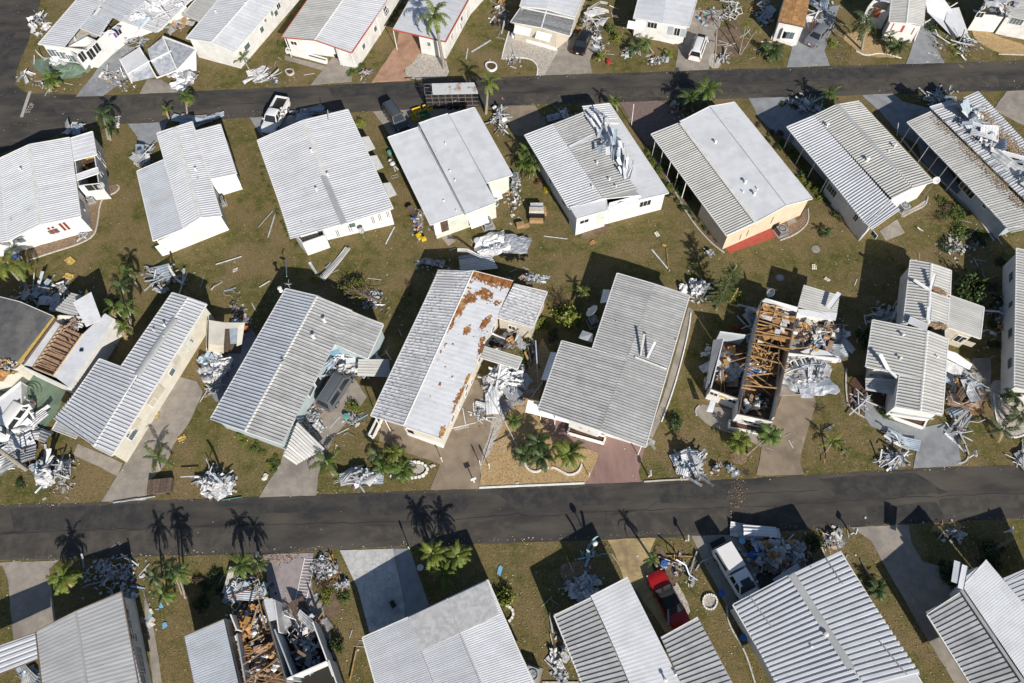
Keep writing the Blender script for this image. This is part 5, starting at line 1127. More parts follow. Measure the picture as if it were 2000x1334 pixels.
pile(955, 790, 18, 12, 5, [rs, bd], 'w', 'the jagged white sheet on the tan driveway', .3, 1.1)
pile(1015, 780, 24, 20, 4, [la], 'scrap_w', 'the white lattice on the tan gravel', .4, 1.1, tilt=.15)
pile(1270, 870, 12, 10, 3, [la], 'scrap_w', 'the white lattice at the corner of the striped roof', .6, .7, tilt=.6)
pile(940, 810, 18, 26, 5, [pk_, br], 'w', 'the loose sticks on the tan driveway', .1, .9, tilt=.05)
pile(1040, 690, 10, 30, 6, [bm_, pk_], ['w', 'dark'], 'the poles leaning over the tan gravel', .5, 1.4, ang=R(100), angj=.4)
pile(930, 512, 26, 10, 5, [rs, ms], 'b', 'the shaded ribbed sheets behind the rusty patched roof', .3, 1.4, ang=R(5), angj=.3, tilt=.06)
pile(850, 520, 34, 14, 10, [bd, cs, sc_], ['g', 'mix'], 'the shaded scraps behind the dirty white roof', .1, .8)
pile(1040, 545, 28, 8, 22, [sc_, cs, bd], ['dark', 'g', 'w'], 'the burnt-looking rubble along the north roof edge', .25, .5, gz=3.0)
pile(1725, 620, 30, 22, 30, [bd, bd, sc_, ms], 'w', 'the white shards left of the lifted seams roof', .25, .8)
pile(1680, 790, 20, 16, 7, [bm_, br], ['w', 'b'], 'the twisted white carport frame by the mulch bed', .6, 1.3)
pile(1727, 760, 26, 12, 4, [rs], 'g', 'the dark grey sheet sliding off the striped roof', .9, 1.4, ang=R(0), angj=.1, tilt=.1, z0=.8)
pile(1880, 770, 30, 40, 44, [rs, ms, cs, bm_, wf, bd, pk_], ['g', 'w', 'dark', 'b'], 'the tangled wreckage right of the beige striped roofs', 1.2, .95)
pile(1870, 840, 14, 26, 10, [bm_, br, ms], ['w', 'b'], 'the collapsed white frame on the pale driveway', .5, 1.2)
pile(1950, 620, 26, 60, 16, [ms, bd, sc_, cs], ['b', 'g', 'dark'], 'the shaded debris left of the right edge home', .2, .8)
pile(1870, 480, 40, 26, 18, [sc_, bd, pk_], ['dry', 'dark', 'w'], 'the pale rubble on the lawn south of the caved-in roof', .1, .6)
pile(475, 1155, 44, 26, 46, [bd, rs, pk_, wf, cs, sc_, bm_], ['b', 'w', 'mix', 'dry'], 'the broad heap north of the gutted bottom home', .8, .85)
pile(632, 1108, 20, 24, 30, [bd, cs, bg_, sc_, bx], ['b', 'w', 'mix'], 'the rubbish heap between the mauve and crazy-paved driveways', .5, .55)
pile(655, 1118, 8, 20, 7, [bd, pk_], 'osb', 'the yellow boards on the rubbish heap by the paving', .6, .85, ang=R(-68), angj=.2)
pile(672, 1142, 11, 8, 8, [pk_, wf, cs], 'w', 'the broken white chairs at the rubbish heap foot', .4, .5)
pile(600, 1230, 30, 40, 30, [wf, bm_, pk_, br, rs, bd], ['w', 'b', 'w', 'dark'], 'the fallen porch frames of the gutted bottom home', 1.2, 1.05)
pile(560, 1215, 14, 30, 3, [la], 'scrap_w', 'the lattice beside the gutted rooms', .9, .9, tilt=.3)
pile(645, 1225, 8, 8, 1, [la], 'scrap_w', 'the square lattice by the round green bush', .9, .9, tilt=.3)
pile(230, 1125, 60, 34, 46, [sc_, sc_, bd, pk_, ms], ['w', 'w', 'b', 'dry'], 'the shaded scatter north of the dull white roof', .08, .7, tilt=.1)
pile(300, 1200, 22, 40, 16, [sc_, bd], ['w', 'dry', 'c_skyblue'], 'the scatter on the lawn strip of the bottom row', .05, .6, tilt=.1)
pile(255, 1165, 12, 14, 10, [sc_, cs, bd], 'w', 'the shards at the peak of the dull white roof', .4, .7, z0=.1)
pile(1140, 1148, 34, 18, 22, [bd, bd, bm_, cs], ['w', 'b'], 'the shaded white boards north of the slatted roof', .45, .9)
pile(1150, 1085, 16, 16, 6, [br, pk_, ms], 'scrap_ltblue', 'the sky-blue pipes by the round planter', .4, .9)
pile(1098, 1280, 22, 44, 16, [bd, bm_, cs, sc_], 'w', 'the white pieces along the left slatted carport', .4, .9, ang=R(-65), angj=.4)
pile(1512, 1082, 60, 30, 96, [bd, bx, bg_, bm_, cs, pk_, sc_, bd], ['cols', 'mix', 'dry', 'w', 'b'], 'the huge household heap between the white pickup and the road', 1.5, .85)
pile(1490, 1040, 34, 6, 6, [rs, bd], 'w', 'the flat white panels topping the huge household heap', .9, 1.2, ang=R(-5), angj=.15, tilt=.08)
pile(1530, 1100, 40, 14, 26, [bd, cs], ['insul_pink', 'dry', 'dark'], 'the brown rubble at the foot of the huge household heap', .4, .8)
pile(1625, 1055, 22, 18, 30, [pk_, bd, sc_, bm_], ['dry', 'dry', 'w'], 'the cream-painted boards heaped by the curved edging', .5, .65)
pile(1320, 1110, 26, 30, 6, [bm_, br], ['w', 'wood'], 'the sticks right of the red car', .2, .9)
pile(1350, 1130, 12, 20, 4, [br], 'scrap_b', 'the bent pale pipe right of the red car', .4, 1.5)
pile(1860, 1040, 26, 20, 12, [sc_, pk_, bd], ['w', 'dry'], 'the scraps in the shade beside the right driveway', .1, .6)
pile(1690, 1010, 2, 2, 1, [sc_], 'w', 'the lower road surface', .05)
pile(60, 1315, 12, 10, 5, [bd, rs], ['b'], 'the blue-grey panels under the bottom left carport', .4, 1)
pile(45, 830, 34, 50, 20, [rs, rs, cs, ms], ['w', 'w', 'b', 'g'], 'the crushed sheets round the white hatchback', .5, 1.2)
pile(30, 900, 34, 22, 14, [rs, ms], ['w', 'g'], 'the ribbed sheets below the white hatchback', .4, 1.3, ang=R(25), angj=.4)
# single loose pieces
single(rs, 655, 517, 56, 'rf_grey', 'big loose grey ribbed roof panel lying on the middle lawn', 1.6, .85, .1, var=1)
single(ms, 612, 525, -60, 'scrap_w', 'white metal strip left of the big loose roof panel', .8, 1.1, .1)
single(bm_, 531, 440, 82, 'scrap_w', 'long white gutter length on the lawn left of the white home with awnings', 1.35, 1.4); single(bm_, 519, 428, 58, 'scrap_g', 'dark pipe beside the long white gutter length', .9, .6)
single(bm_, 447, 509, 18, 'scrap_w', 'white bar on the lawn below the lattice step', 1.0, 1.0); single(bm_, 517, 555, 35, 'scrap_w', 'short white bar above the cream shed', .7, .9)
single(pk_, 762, 460, 68, 'scrap_w', 'thin white stick on the lawn below the black-striped wall', .9, 1); single(pk_, 1290, 508, -62, 'scrap_w', 'white pole on the lawn below the cream-walled home', 1.2, 1.0); single(pk_, 1304, 508, 86, 'wood', 'wooden stick beside the white pole on the lawn', 1.1, .8)
single(pk_, 1085, 464, -12, 'scrap_w', 'thin white trim right of the wrapped furniture', 1.2, .6); single(cs, 985, 478, 8, 'foil', 'large crumpled silver foil sheet on the lawn behind the rusty patched roof', 3.0, 2.3, .1, var=2)
single(cs, 960, 480, 20, 'scrap_w', 'large white torn sheet under the crumpled foil', 2.2, 2.2, .05, var=5); single(cs, 1010, 480, -10, 'alu', 'shiny dented metal sheet beside the crumpled foil', 1.6, 2.0, .2, var=7)
for k in range(8): 
    x, y = 990+random.uniform(-24, 20), 476+random.uniform(-14, 12); piece(cs if k % 2 else bd, W(x, y, .45), random.uniform(0, 3), random.choice(['scrap_w', 'foil']), 'small torn piece resting on the crumpled foil', 'torn pieces on the crumpled foil', .3, .3, (.5, .5, .5))
single(bd, 976, 1114, 70, 'c_skyblue', 'sky blue plastic sheet on the lawn above the round green bush', .8, .8); single(bd, 321, 1221, 30, 'c_skyblue', 'pale blue tile on the lawn beside the gutted home', .5, .6)
single(pk_, 1245, 1086, 0, 'scrap_w', 'white stick standing in dirt on the yellow driveway edge', .1, 1); single(bm_, 270, 975, 6, 'scrap_w', 'white gutter length at the road edge left of the plank crate', 1.1, 1.2); single(bm_, 245, 978, 7, 'scrap_w', 'second white gutter length lying along the kerb', .9, 1)
single(bm_, 453, 974, 6, 'scrap_teal', 'teal green pipe along the kerb below the white heap', 1.0, .6); single(bm_, 370, 931, 0, 'scrap_w', 'white square pipe on top of the heap beside the plank crate', .9, .8, .8)
single(bm_, 1202, 1093, -60, 'scrap_w', 'white stick lying in the dirt beside the yellow driveway', .4, .5); single(bm_, 1328, 1086, -5, 'wood', 'pale timber length lying above the red car', .9, .6)
single(bm_, 690, 1300, 80, 'wood', 'pale timber leaning beside the gutted home', .8, 1.2, .2); single(bm_, 1305, 1200, 80, 'scrap_g', 'long grey beam leaning across the rear of the red car', 1.0, 2.0, 1.3, ry=.25)
single(rs, 28, 880, 30, 'rf_white', 'wide ribbed sheet in front of the white hatchback', 1.4, 1.3, .3)

pile(345, 45, 30, 16, 16, [rs, cs, ms, bd], ['w', 'w', 'g', 'mix'], 'the rubble between the first two top row homes', .6, .9)
pile(230, 148, 30, 10, 10, [cs, bm_, ms], 'w', 'the broken edge of the foil roof on the blue-grey driveway', .4, .8)
# big fallen roof section lined with foil ---------------------------------
root = thing('fallen_roof_section', 'fallen roof section showing silver foil panels framed by white beams', 'roof section', W(310, 130), group=None)
l0 = W(310, 130)
def quad3(root, px, zs, m, name, th=.04):
    return slanted(root, px, zs, m, th, name)
l_h = root
quad3(root, [(234, 116), (272, 92), (290, 118), (249, 143)], (1.2, 1.4, 1.2, .9), 'rf_white', 'ribbed_panel')
quad3(root, [(249, 144), (290, 119), (305, 150), (258, 160)], (.85, 1.1, .6, .4), 'foil', 'foil_panel')
quad3(root, [(288, 96), (318, 72), (330, 98), (294, 118)], (1.2, 1.7, 1.4, 1.15), 'foil', 'foil_panel')
quad3(root, [(295, 120), (332, 100), (345, 135), (313, 149)], (1.1, 1.4, 1.0, .6), 'foil', 'foil_panel')
quad3(root, [(320, 72), (383, 97), (347, 136), (333, 99)], (1.7, 1.5, 1.0, 1.4), 'alu', 'foil_panel')
quad3(root, [(383, 98), (384, 138), (340, 143), (346, 137)], (1.5, .3, .2, 1.0), 'rf_bright', 'side_flap')
for (a, b, za, zb) in (((234, 116), (258, 162), 1.25, .4), ((272, 92), (306, 152), 1.45, .6), ((249, 144), (292, 119), .95, 1.2), ((294, 119), (334, 99), 1.2, 1.45), ((318, 71), (346, 137), 1.75, 1.05), ((346, 137), (384, 96), 1.05, 1.55), ((318, 71), (384, 96), 1.75, 1.55), ((306, 152), (346, 137), .6, 1.05)):
    MB().bar(W(*a, za)-l0, W(*b, zb)-l0, .16, .12).build('beam', MT['trim'], root)
root = thing('fallen_roof_section', 'long white roof section sprawled from the top edge down to the lawn', 'roof section', W(1860, 50))
l0 = W(1860, 50)
slanted(root, [(1805, -10), (1835, -14), (1860, 20), (1848, 42), (1812, 24)], (2.6, 2.6, 1.8, 1.2, 1.6), 'rf_bright', .05, 'roof_panel')
slanted(root, [(1850, 18), (1873, 14), (1891, 64), (1870, 72), (1846, 42)], (1.8, 1.7, .8, .7, 1.3), 'rf_white', .05, 'roof_panel')
slanted(root, [(1812, 24), (1848, 42), (1870, 72), (1862, 74), (1806, 20)], (1.6, 1.2, .7, .1, .6), 'rf_blue', .05, 'roof_panel')
MB().bar(W(1806, 45, .4)-l0, W(1870, 5, 2.2)-l0, .1).build('beam', MT['trim'], root)
pole = MB().bar(W(1786, 80, .1), W(1806, 30, 2.0), .09).build('leaning_pole', MT['trim']); tag(pole, 'white pole leaning between the striped porch and the fallen roof', 'pole')
# green torn awning at the corner lot
root = tag(link('torn_awning', (lambda: sheet_mesh(4.2, 3.0, .35, 77))(), mat=MT['green_paint']), 'torn pale green awning cloth draped on the corner lawn', 'awning'); root.location = W(150, 135, .05); root.rotation_euler = (0, 0, .2)
# cream shed tipped over
root = thing('tipped_shed', 'tipped cream metal shed with a hole in its top', 'shed', W(443, 665)); l0 = W(443, 665)
slanted(root, [(408, 625), (440, 630), (437, 675), (407, 672)], (2.0, 1.8, 1.8, 2.0), 'w_ivory', .05, 'shed_wall'); slanted(root, [(440, 630), (478, 630), (472, 672), (462, 676), (464, 640), (438, 642)], (1.8, 1.9, 1.4, 1.4, 1.8, 1.8), 'w_ivory', .05, 'shed_wall')
slanted(root, [(407, 672), (437, 675), (437, 690), (407, 690)], (2.0, 1.8, .2, .2), 'w_beige', .05, 'shed_wall'); slanted(root, [(448, 642), (466, 636), (468, 670), (450, 672)], (1.2, 1.6, 1.4, 1.0), 'scrap_b', .05, 'shed_door')
slanted(root, [(405, 625), (402, 672), (404, 690), (408, 640)], (2.0, 2.0, .1, .1), 'w_beige', .05, 'shed_wall')
MB().prism([(p-l0).xy for p in [W(x, y) for x, y in ((410, 640), (476, 640), (470, 690), (408, 690))]], .0, .12).build('shed_floor', MT['wood_old'], root)

# collapsed ribbed carport pieces near the blue home
def ribbed_thing(name, label, cat, px, zs, m, pitch=.3, h=.04):
    c = [W(x, y, z) for (x, y), z in zip(px, zs)]; l = (c[0]+c[1]+c[2]+c[3])/4; l.z = 0
    t = thing(name, label, cat, l)
    pl = P(px[0], px[1], px[3], px[2], 'rib', pitch, h, m, gut=False, rake=False)
    a, b, cc, d = [v-l for v in c]; me = None
    L = (b-a).length; n = max(1, round(L/pitch)); me = panel_mesh(L/n, h, 'rib')
    for i in range(n):
        p0, s0, p1, s1 = a.lerp(b, i/n), a.lerp(b, (i+1)/n), d.lerp(cc, i/n), d.lerp(cc, (i+1)/n)
        x = p1-p0; y = s0-p0
        if x.cross(y).z < 0: p0, p1, s0, s1 = s0, s1, p0, p1; x = p1-p0; y = s0-p0
        z = x.cross(y).normalized(); yy = ((s0-p0)+(s1-p1))*.5/(L/n)
        o = link('roof_panel', me, t); o.matrix_local = Matrix(((x.x, yy.x, z.x, p0.x), (x.y, yy.y, z.y, p0.y), (x.z, yy.z, z.z, p0.z), (0, 0, 0, 1)))
        o.material_slots[0].link = 'OBJECT'; o.material_slots[0].material = MT[m]
    return t
ribbed_thing('fallen_awning', 'ribbed awning roof hanging right of the torn blue home', 'awning', [(700, 702), (698, 734), (762, 737), (760, 700)], (2.2, 2.0, .9, 1.4), 'rf_beige')
ribbed_thing('fallen_awning', 'crushed grey ribbed carport roof resting on the concrete driveway', 'awning', [(580, 822), (553, 890), (580, 908), (628, 884)], (2.7, 1.6, .5, 1.0), 'rf_grey', .34)
ribbed_thing('fallen_awning', 'small grey-green ribbed awning beside the opened left home', 'awning', [(140, 572), (107, 606), (146, 624), (158, 580)], (2.4, 2.4, 2.5, 2.5), 'rf_beige', .3)
ribbed_thing('fallen_awning', 'ribbed grey roof section behind the ruined home', 'awning', [(1570, 556), (1558, 600), (1634, 615), (1640, 576)], (2.7, 2.6, 2.4, 2.5), 'rf_beige', .3)
ribbed_thing('fallen_awning', 'dark ribbed roof slipped over the mulch bed left of the striped roof', 'awning', [(1690, 740), (1690, 762), (1752, 775), (1757, 735)], (1.6, 1.3, 1.8, 2.4), 'rf_grey', .3)
ribbed_thing('fallen_awning', 'small ribbed sheet at the back of the boldly striped home', 'awning', [(1508, 1132), (1516, 1140), (1566, 1113), (1560, 1104)], (1.9, 1.9, 1.9, 1.9), 'rf_blue', .22, .03)
ribbed_thing('fallen_awning', 'pale sheet lying in the shade beyond the rusty patched roof', 'awning', [(896, 508), (900, 530), (972, 532), (960, 502)], (.5, 1.2, 1.2, .4), 'rf_blue', .3)
# loose strips lying on roofs
def onroof(root_label, px, a, b, za, zb, m='rf_white', w=.3, name='metal_strip'):
    A, B = W(*a, za), W(*b, zb); L = (B-A).length
    o = link(name, strip_mesh(1, w/1.0, .0, .0, 3), mat=MT[m]); 
    d = (B-A).normalized(); y = Vector((0, 0, 1)).cross(d).normalized(); z = d.cross(y); c = (A+B)/2
    o.matrix_world = Matrix(((d.x*L, y.x, z.x, c.x), (d.y*L, y.y, z.y, c.y), (d.z*L, y.z, z.z, c.z), (0, 0, 0, 1)))
    return tag(o, root_label, 'metal strip')
onroof('broad white strip lying across the beige front roof, upper end lifted', 0, (1719, 692), (1735, 722), 3.9, 3.4, 'rf_bright', .45)
onroof('white strip bent over the notch of the beige front roof', 0, (1735, 722), (1752, 738), 3.4, 3.2, 'rf_bright', .3)
onroof('white strip crossing the rear striped roof beside the lifted seam', 0, (1785, 547), (1815, 567), 3.9, 3.7, 'rf_bright', .35)
onroof('lifted white seam cover standing on the rear striped ridge', 0, (1818, 562), (1826, 535), 3.6, 4.1, 'rf_bright', .3)
onroof('wide white strip between the two beige striped roofs', 0, (1775, 625), (1812, 640), 3.5, 3.6, 'rf_bright', .9)
onroof('white curled strip standing on the rear ridge near the gap', 0, (1813, 625), (1815, 600), 3.6, 3.9, 'rf_bright', .4)
onroof('left upright bent strip on the grey L-shaped roof', 0, (1252, 695), (1259, 652), 3.3, 4.2, 'rf_grey', .25)
onroof('right upright bent strip on the grey L-shaped roof', 0, (1265, 700), (1281, 668), 3.3, 4.4, 'rf_bright', .3)
onroof('flat rusty white strip at the gap in the grey L-shaped roof', 0, (1240, 698), (1302, 722), 3.35, 3.3, 'trim', .22)
onroof('white strip lying on the corner roof beside the fascia box', 0, (186, 30), (196, 15), 3.7, 3.7, 'trim', .4)
onroof('white panel standing on the ribbed sheet behind the ruined home', 0, (1618, 602), (1640, 572), 2.9, 3.4, 'rf_bright', .5)
onroof('long white strip across the middle of the peeled corrugated roof', 0, (1112, 288), (1165, 262), 3.55, 3.6, 'rf_bright', .45)
onroof('white trim hanging off the caved-in roof at the right', 0, (1935, 292), (2010, 312), 3.9, 3.7, 'rf_bright', .6)
onroof('second white trim hanging off the caved-in roof', 0, (1965, 305), (2010, 345), 3.7, 3.5, 'rf_bright', .5)
onroof('thin batten across the left half of the boldly striped roof', 0, (1465, 1165), (1508, 1226), 3.5, 3.55, 'scrap_g', .07)
onroof('thin batten across the right half of the boldly striped roof', 0, (1613, 1090), (1645, 1140), 3.45, 3.45, 'scrap_g', .07)
onroof('thin batten near the lower right of the boldly striped roof', 0, (1720, 1255), (1771, 1318), 3.5, 3.5, 'scrap_g', .07)
onroof('left half of the folded white strip on the bottom right peak', 0, (1870, 1096), (1864, 1138), 3.9, 3.7, 'rf_blue', .55); onroof('right half of the folded white strip on the bottom right peak', 0, (1885, 1104), (1876, 1150), 3.9, 3.7, 'rf_bright', .5)
# peeled curled strips on the torn roof, seam line from (1140,225) to (1250,380)
for k in range(30):
    t = (k+.5)/30 if k < 24 else random.uniform(.2, .8); x = 1156+t*98+random.uniform(-12, 16); y = 232+t*148+random.uniform(-6, 8)
    o = piece(ms, W(x, y, 3.5), R(random.choice([70, 80, 95, 105, 115]))+random.gauss(0, .25), random.choice(['rf_white', 'rf_blue', 'scrap_b', 'rf_bright']), 'curled roofing strip standing along the peeled seam of the torn white roof', 'curled strips along the peeled seam', random.gauss(0, .6), -random.uniform(.1, .7), (random.uniform(.8, 1.5), random.uniform(1.0, 1.7), 1))
for k in range(34):    # caved-in roof strips
    t = random.random(); x = 1862+t*150+random.uniform(-14, 14); y = 198+t*170+random.uniform(-10, 10)
    piece(random.choice([ms, cs, rs]), W(x, y, 3.2+random.random()*.4), R(random.uniform(-60, -20)) + random.gauss(0, .5), random.choice(['rf_white', 'scrap_b', 'scrap_w', 'rf_blue']), f'{MC.get("scrap_w")} buckled strip in the {("upper", "middle", "lower")[int(t*2.99)]} part of the caved-in roof valley', 'buckled strips in the caved-in roof', random.gauss(0, .4), random.gauss(0, .35), (random.uniform(.8, 1.4), random.uniform(.8, 1.5), 1))
for k in range(30):
    f = random.random(); x, y = 232+f*110+random.uniform(-24, 26), 58-f*60+random.uniform(-22, 14); kd = random.choice([ms, cs, rs, bd])
    piece(kd, W(x, y, 3.5), random.uniform(0, 3), random.choice(['scrap_w', 'scrap_w', 'scrap_b', 'rf_bright']), f'torn {KW[kd]} lying on the {"left" if f < .33 else "middle" if f < .66 else "right"} part of the wrecked corner roof', 'torn pieces on the corner roof', random.gauss(0, .15), random.gauss(0, .15), (.9, .9, .8))
# gravel litter on the caved-in roof
def scatter(name, label, cat, n, fn, mats, smin, smax, zf=lambda: .02, kind='stuff', flat=True):
    vs = []; fs = []; fm = []
    for i in range(n):
        p = fn(); s = random.uniform(smin, smax); a = random.uniform(0, 6.28); k = len(vs)
        c, s_ = math.cos(a)*s, math.sin(a)*s; asp = random.uniform(.3, 1)
        t = random.uniform(-.5, .5)*s*(0 if flat else 1)
        q = [(c, s_), (-s_*asp, c*asp), (-c, -s_), (s_*asp, -c*asp)]; h = random.uniform(.2, .6)*s
        vs += [(p.x+x, p.y+y, p.z+(t if j % 2 else -t*.3)) for j, (x, y) in enumerate(q)]+[(p.x+random.uniform(-.2, .2)*s, p.y, p.z+h)]
        fs += [(k, k+1, k+4), (k+1, k+2, k+4), (k+2, k+3, k+4), (k+3, k, k+4)]; fm += [random.randrange(len(mats))]*4
    o = link(name, newmesh(name, vs, fs, [MT[m] for m in mats], fm=fm)); return tag(o, label, cat, kind=kind)
def in_band(px0, px1, w, z):
    def f():
        t = random.random(); x = px0[0]+(px1[0]-px0[0])*t; y = px0[1]+(px1[1]-px0[1])*t
        p = W(x+random.gauss(0, w), y+random.gauss(0, w*.5), z); p.z += .04; return p
    return f
scatter('roof_gravel', 'brown gravel strewn over the broken right-hand roofs', 'gravel', 2600, in_band((1835, 230), (2010, 410), 9, 3.0), ['gravel_brown', 'gravel_tan', 'wood_old'], .03, .10)
scatter('roof_gravel', 'brown gravel lying in the gap of the caved-in roof', 'gravel', 1500, in_band((1905, 215), (2000, 310), 9, 3.3), ['gravel_brown', 'gravel_tan'], .04, .12)
scatter('roof_gravel', 'brown rubble in the open seams of the beige striped roofs', 'gravel', 400, in_band((1822, 562), (1846, 574), 2.5, 3.4), ['gravel_brown', 'gravel_tan', 'insul_pink'], .05, .16)
scatter('roof_gravel', 'brown rubble where the two beige roofs meet', 'gravel', 500, in_band((1815, 632), (1845, 640), 4, 3.3), ['gravel_brown', 'gravel_tan', 'insul_pink'], .05, .18)
# small litter everywhere on the lawns
def lawn_pt():
    while True:
        x, y = random.uniform(-20, 2020), random.uniform(0, 1334)
        r1 = 190-.035*x; r2 = 1035-.04*x
        if abs(y-r1) < 36 or abs(y-r2) < 54:
            if random.random() < .97: continue
        dense = .25+.75*math.exp(-((x-1850)/200)**2)*(y < 620)+.5*math.exp(-((x-700)/120)**2-((y-600)/80)**2)+.4*(y > 1080)
        if random.random() < dense: p = W(x, y); p.z = .03; return p
scatter('small_litter', 'tiny pale scraps and leaves scattered across the lawns', 'litter', 8200, lawn_pt, ['scrap_w', 'drywall', 'gravel_tan', 'palm_dead', 'insul_pink', 'insul_pink', 'palm_dead'], .02, .09)
def edge_pt():
    x = random.uniform(0, 2000); 
    y = random.choice([988-.04*x, 1096-.042*x, 243-.037*x, 186-.034*x])+random.gauss(0, 3); p = W(x, y); p.z = .03; return p
scatter('kerb_litter', 'dry leaves and grit gathered along the road edges', 'litter', 1500, edge_pt, ['palm_dead', 'gravel_tan', 'insul_pink', 'wood_old', 'scrap_w'], .02, .08)
for (x, y, rx, ry, n) in ((545, 1090, 45, 10, 260), (1180, 1065, 10, 8, 60), (1345, 1100, 30, 40, 120), (1900, 1065, 50, 30, 160), (1480, 100, 40, 20, 100), (820, 130, 30, 12, 140), (1640, 110, 14, 10, 160), (1440, 960, 14, 40, 110), (1430, 1010, 5, 30, 90)):
    def f(x=x, y=y, rx=rx, ry=ry):
        p = W(random.gauss(x, rx*.5), random.gauss(y, ry*.5)); p.z = .035; return p
    scatter('leaf_litter', 'loose brown leaves and crumbs lying in a patch', 'litter', n, f, ['leaf_brown', 'palm_dead', 'wood_old', 'insul_pink'], .03, .12)

# flat strips, sticks and boards thinly spread over yards and drives
for (x, y, rx, ry, n, wh) in ((150, 130, 110, 40, 20, 'the corner lot yard'), (990, 70, 30, 60, 14, 'the yard left of the shingled porch'), (1200, 70, 30, 60, 16, 'the gap right of the black car'), (1440, 70, 60, 50, 20, 'the yard of the twin thin palms'), (1640, 60, 40, 60, 14, 'the yard right of the grey sedan'), (1900, 70, 80, 50, 22, 'the top right yards'), (560, 120, 80, 40, 10, 'the yard of the red-trimmed home'), (1880, 480, 110, 70, 34, 'the right-hand back yards'), (1700, 640, 60, 110, 20, 'the lawn left of the beige roofs'), (1940, 640, 40, 120, 26, 'the strip left of the right edge home'), (740, 620, 60, 90, 22, 'the shaded strip left of the dirty white roof'), (1030, 590, 60, 90, 14, 'the yard of the round shrub'), (450, 560, 90, 60, 7, 'the lawn above the cream shed'), (660, 870, 60, 60, 14, 'the lawn right of the blue home'), (1560, 860, 110, 50, 10, 'the lawn before the ruined home'), (930, 500, 90, 30, 12, 'the back lawn behind the flat roof'), (1330, 330, 30, 120, 12, 'the side yard of the cream home'), (220, 1110, 110, 50, 18, 'the bottom left lawns'), (690, 1250, 40, 90, 8, 'the lawn beside the crazy paving'), (1100, 1200, 40, 100, 12, 'the lawn left of the slatted roof'), (1650, 1100, 30, 60, 8, 'the lawn right of the cream boards')):
    pile(x, y, rx, ry, n, [pk_, pk_, ms, sc_, br, sc_], ['w', 'w', 'g', 'dry'], wh, .04, .6, tilt=.03)

# insulation lumps and cardboard singles
for (x, y, s, m, lb) in ((137, 510, 1.2, 'insul', 'rectangular piece of yellow insulation on the left lawn'), (135, 540, 1.1, 'insul', 'crumbled lump of yellow insulation on the left lawn'), (356, 856, .8, 'insul', 'small yellow insulation lump beside the long concrete driveway'), (300, 812, 1.0, 'insul', 'yellow insulation lump on the long concrete driveway'),
                     (1157, 475, .7, 'osb', 'torn tan board scrap below the peeled roof home'), (1283, 458, .7, 'drywall', 'pale scrap on the lawn right of the peeled roof home'), (1590, 522, .7, 'drywall', 'white rectangle of board on the right lawn'), (1615, 546, .6, 'drywall', 'small white board scrap on the right lawn'), (1297, 480, .5, 'osb', 'small orange-brown scrap on the lawn'),
                     (520, 745, .5, 'drywall', 'white paper-like square beside the blue home verge'), (518, 932, .7, 'drywall', 'white square on the verge by the concrete driveway'), (460, 528, .6, 'drywall', 'white square on the middle left lawn'), (1010, 945, .3, 'drywall', 'white scrap on the gravel edge'), (845, 910, .5, 'drywall', 'white chip by the tan driveway corner')):
    o = link('loose_board', sheet_mesh(1.0, .7, .05, int(x*y) % 97), mat=MT[m]); o.location = W(x, y, .04); o.rotation_euler = (0, 0, random.uniform(0, 3)); o.scale = (s, s, 1); tag(o, lb, 'board')

# ================================================================== ruined homes
def ruin(label, loc_px, walls, floors, rafters, cat='ruined home', extra=()):
    root = thing('ruined_home', label, cat, W(*loc_px)); l = W(*loc_px)
    for (a, b, za, m, *t) in walls:               # px at wall top
        zt = za; A, B = W(*a, zt), W(*b, zt); zb = t[0] if t else 0
        d = (B-A); d.z = 0; dn = d.normalized(); n = Vector((-dn.y, dn.x, 0))*.06
        vs = [A-n, B-n, B+n, A+n]; vs = [Vector((v.x, v.y, zb)) for v in vs]+[Vector((v.x, v.y, zt)) for v in vs]
        MB().add([v-l for v in vs], [(3, 2, 1, 0), (4, 5, 6, 7), (0, 1, 5, 4), (1, 2, 6, 5), (2, 3, 7, 6), (3, 0, 4, 7)]).build('wall', MT[m], root)
        if len(t) > 1 and t[1]:
            MB().bar(A-l+Vector((0, 0, .03)), B-l+Vector((0, 0, .03)), .10, .05).build('top_plate', MT[t[1]], root)
    for (px, z, m) in floors:
        c = [W(x, y, z)-l for x, y in px]; MB().prism([v.xy for v in c], z-.5 if z > .5 else 0, z).build('floor', MT[m], root)
    for (a0, a1, b0, b1, z, n, m, jit) in rafters:  # from line a0-a1 to line b0-b1
        for i in range(n):
            t = (i+.5)/n + random.gauss(0, jit*.2/n); t2 = (i+.5)/n + random.gauss(0, jit/n)
            A = W(a0[0]+(a1[0]-a0[0])*t, a0[1]+(a1[1]-a0[1])*t, z)-l; B = W(b0[0]+(b1[0]-b0[0])*t2, b0[1]+(b1[1]-b0[1])*t2, z)-l
            if random.random() < jit*.25: B = A.lerp(B, random.uniform(.4, .9)); B.z -= random.uniform(.3, 1.5)
            MB().bar(A, B, .07, .14).build('rafter', MT[m], root)
    return root, l
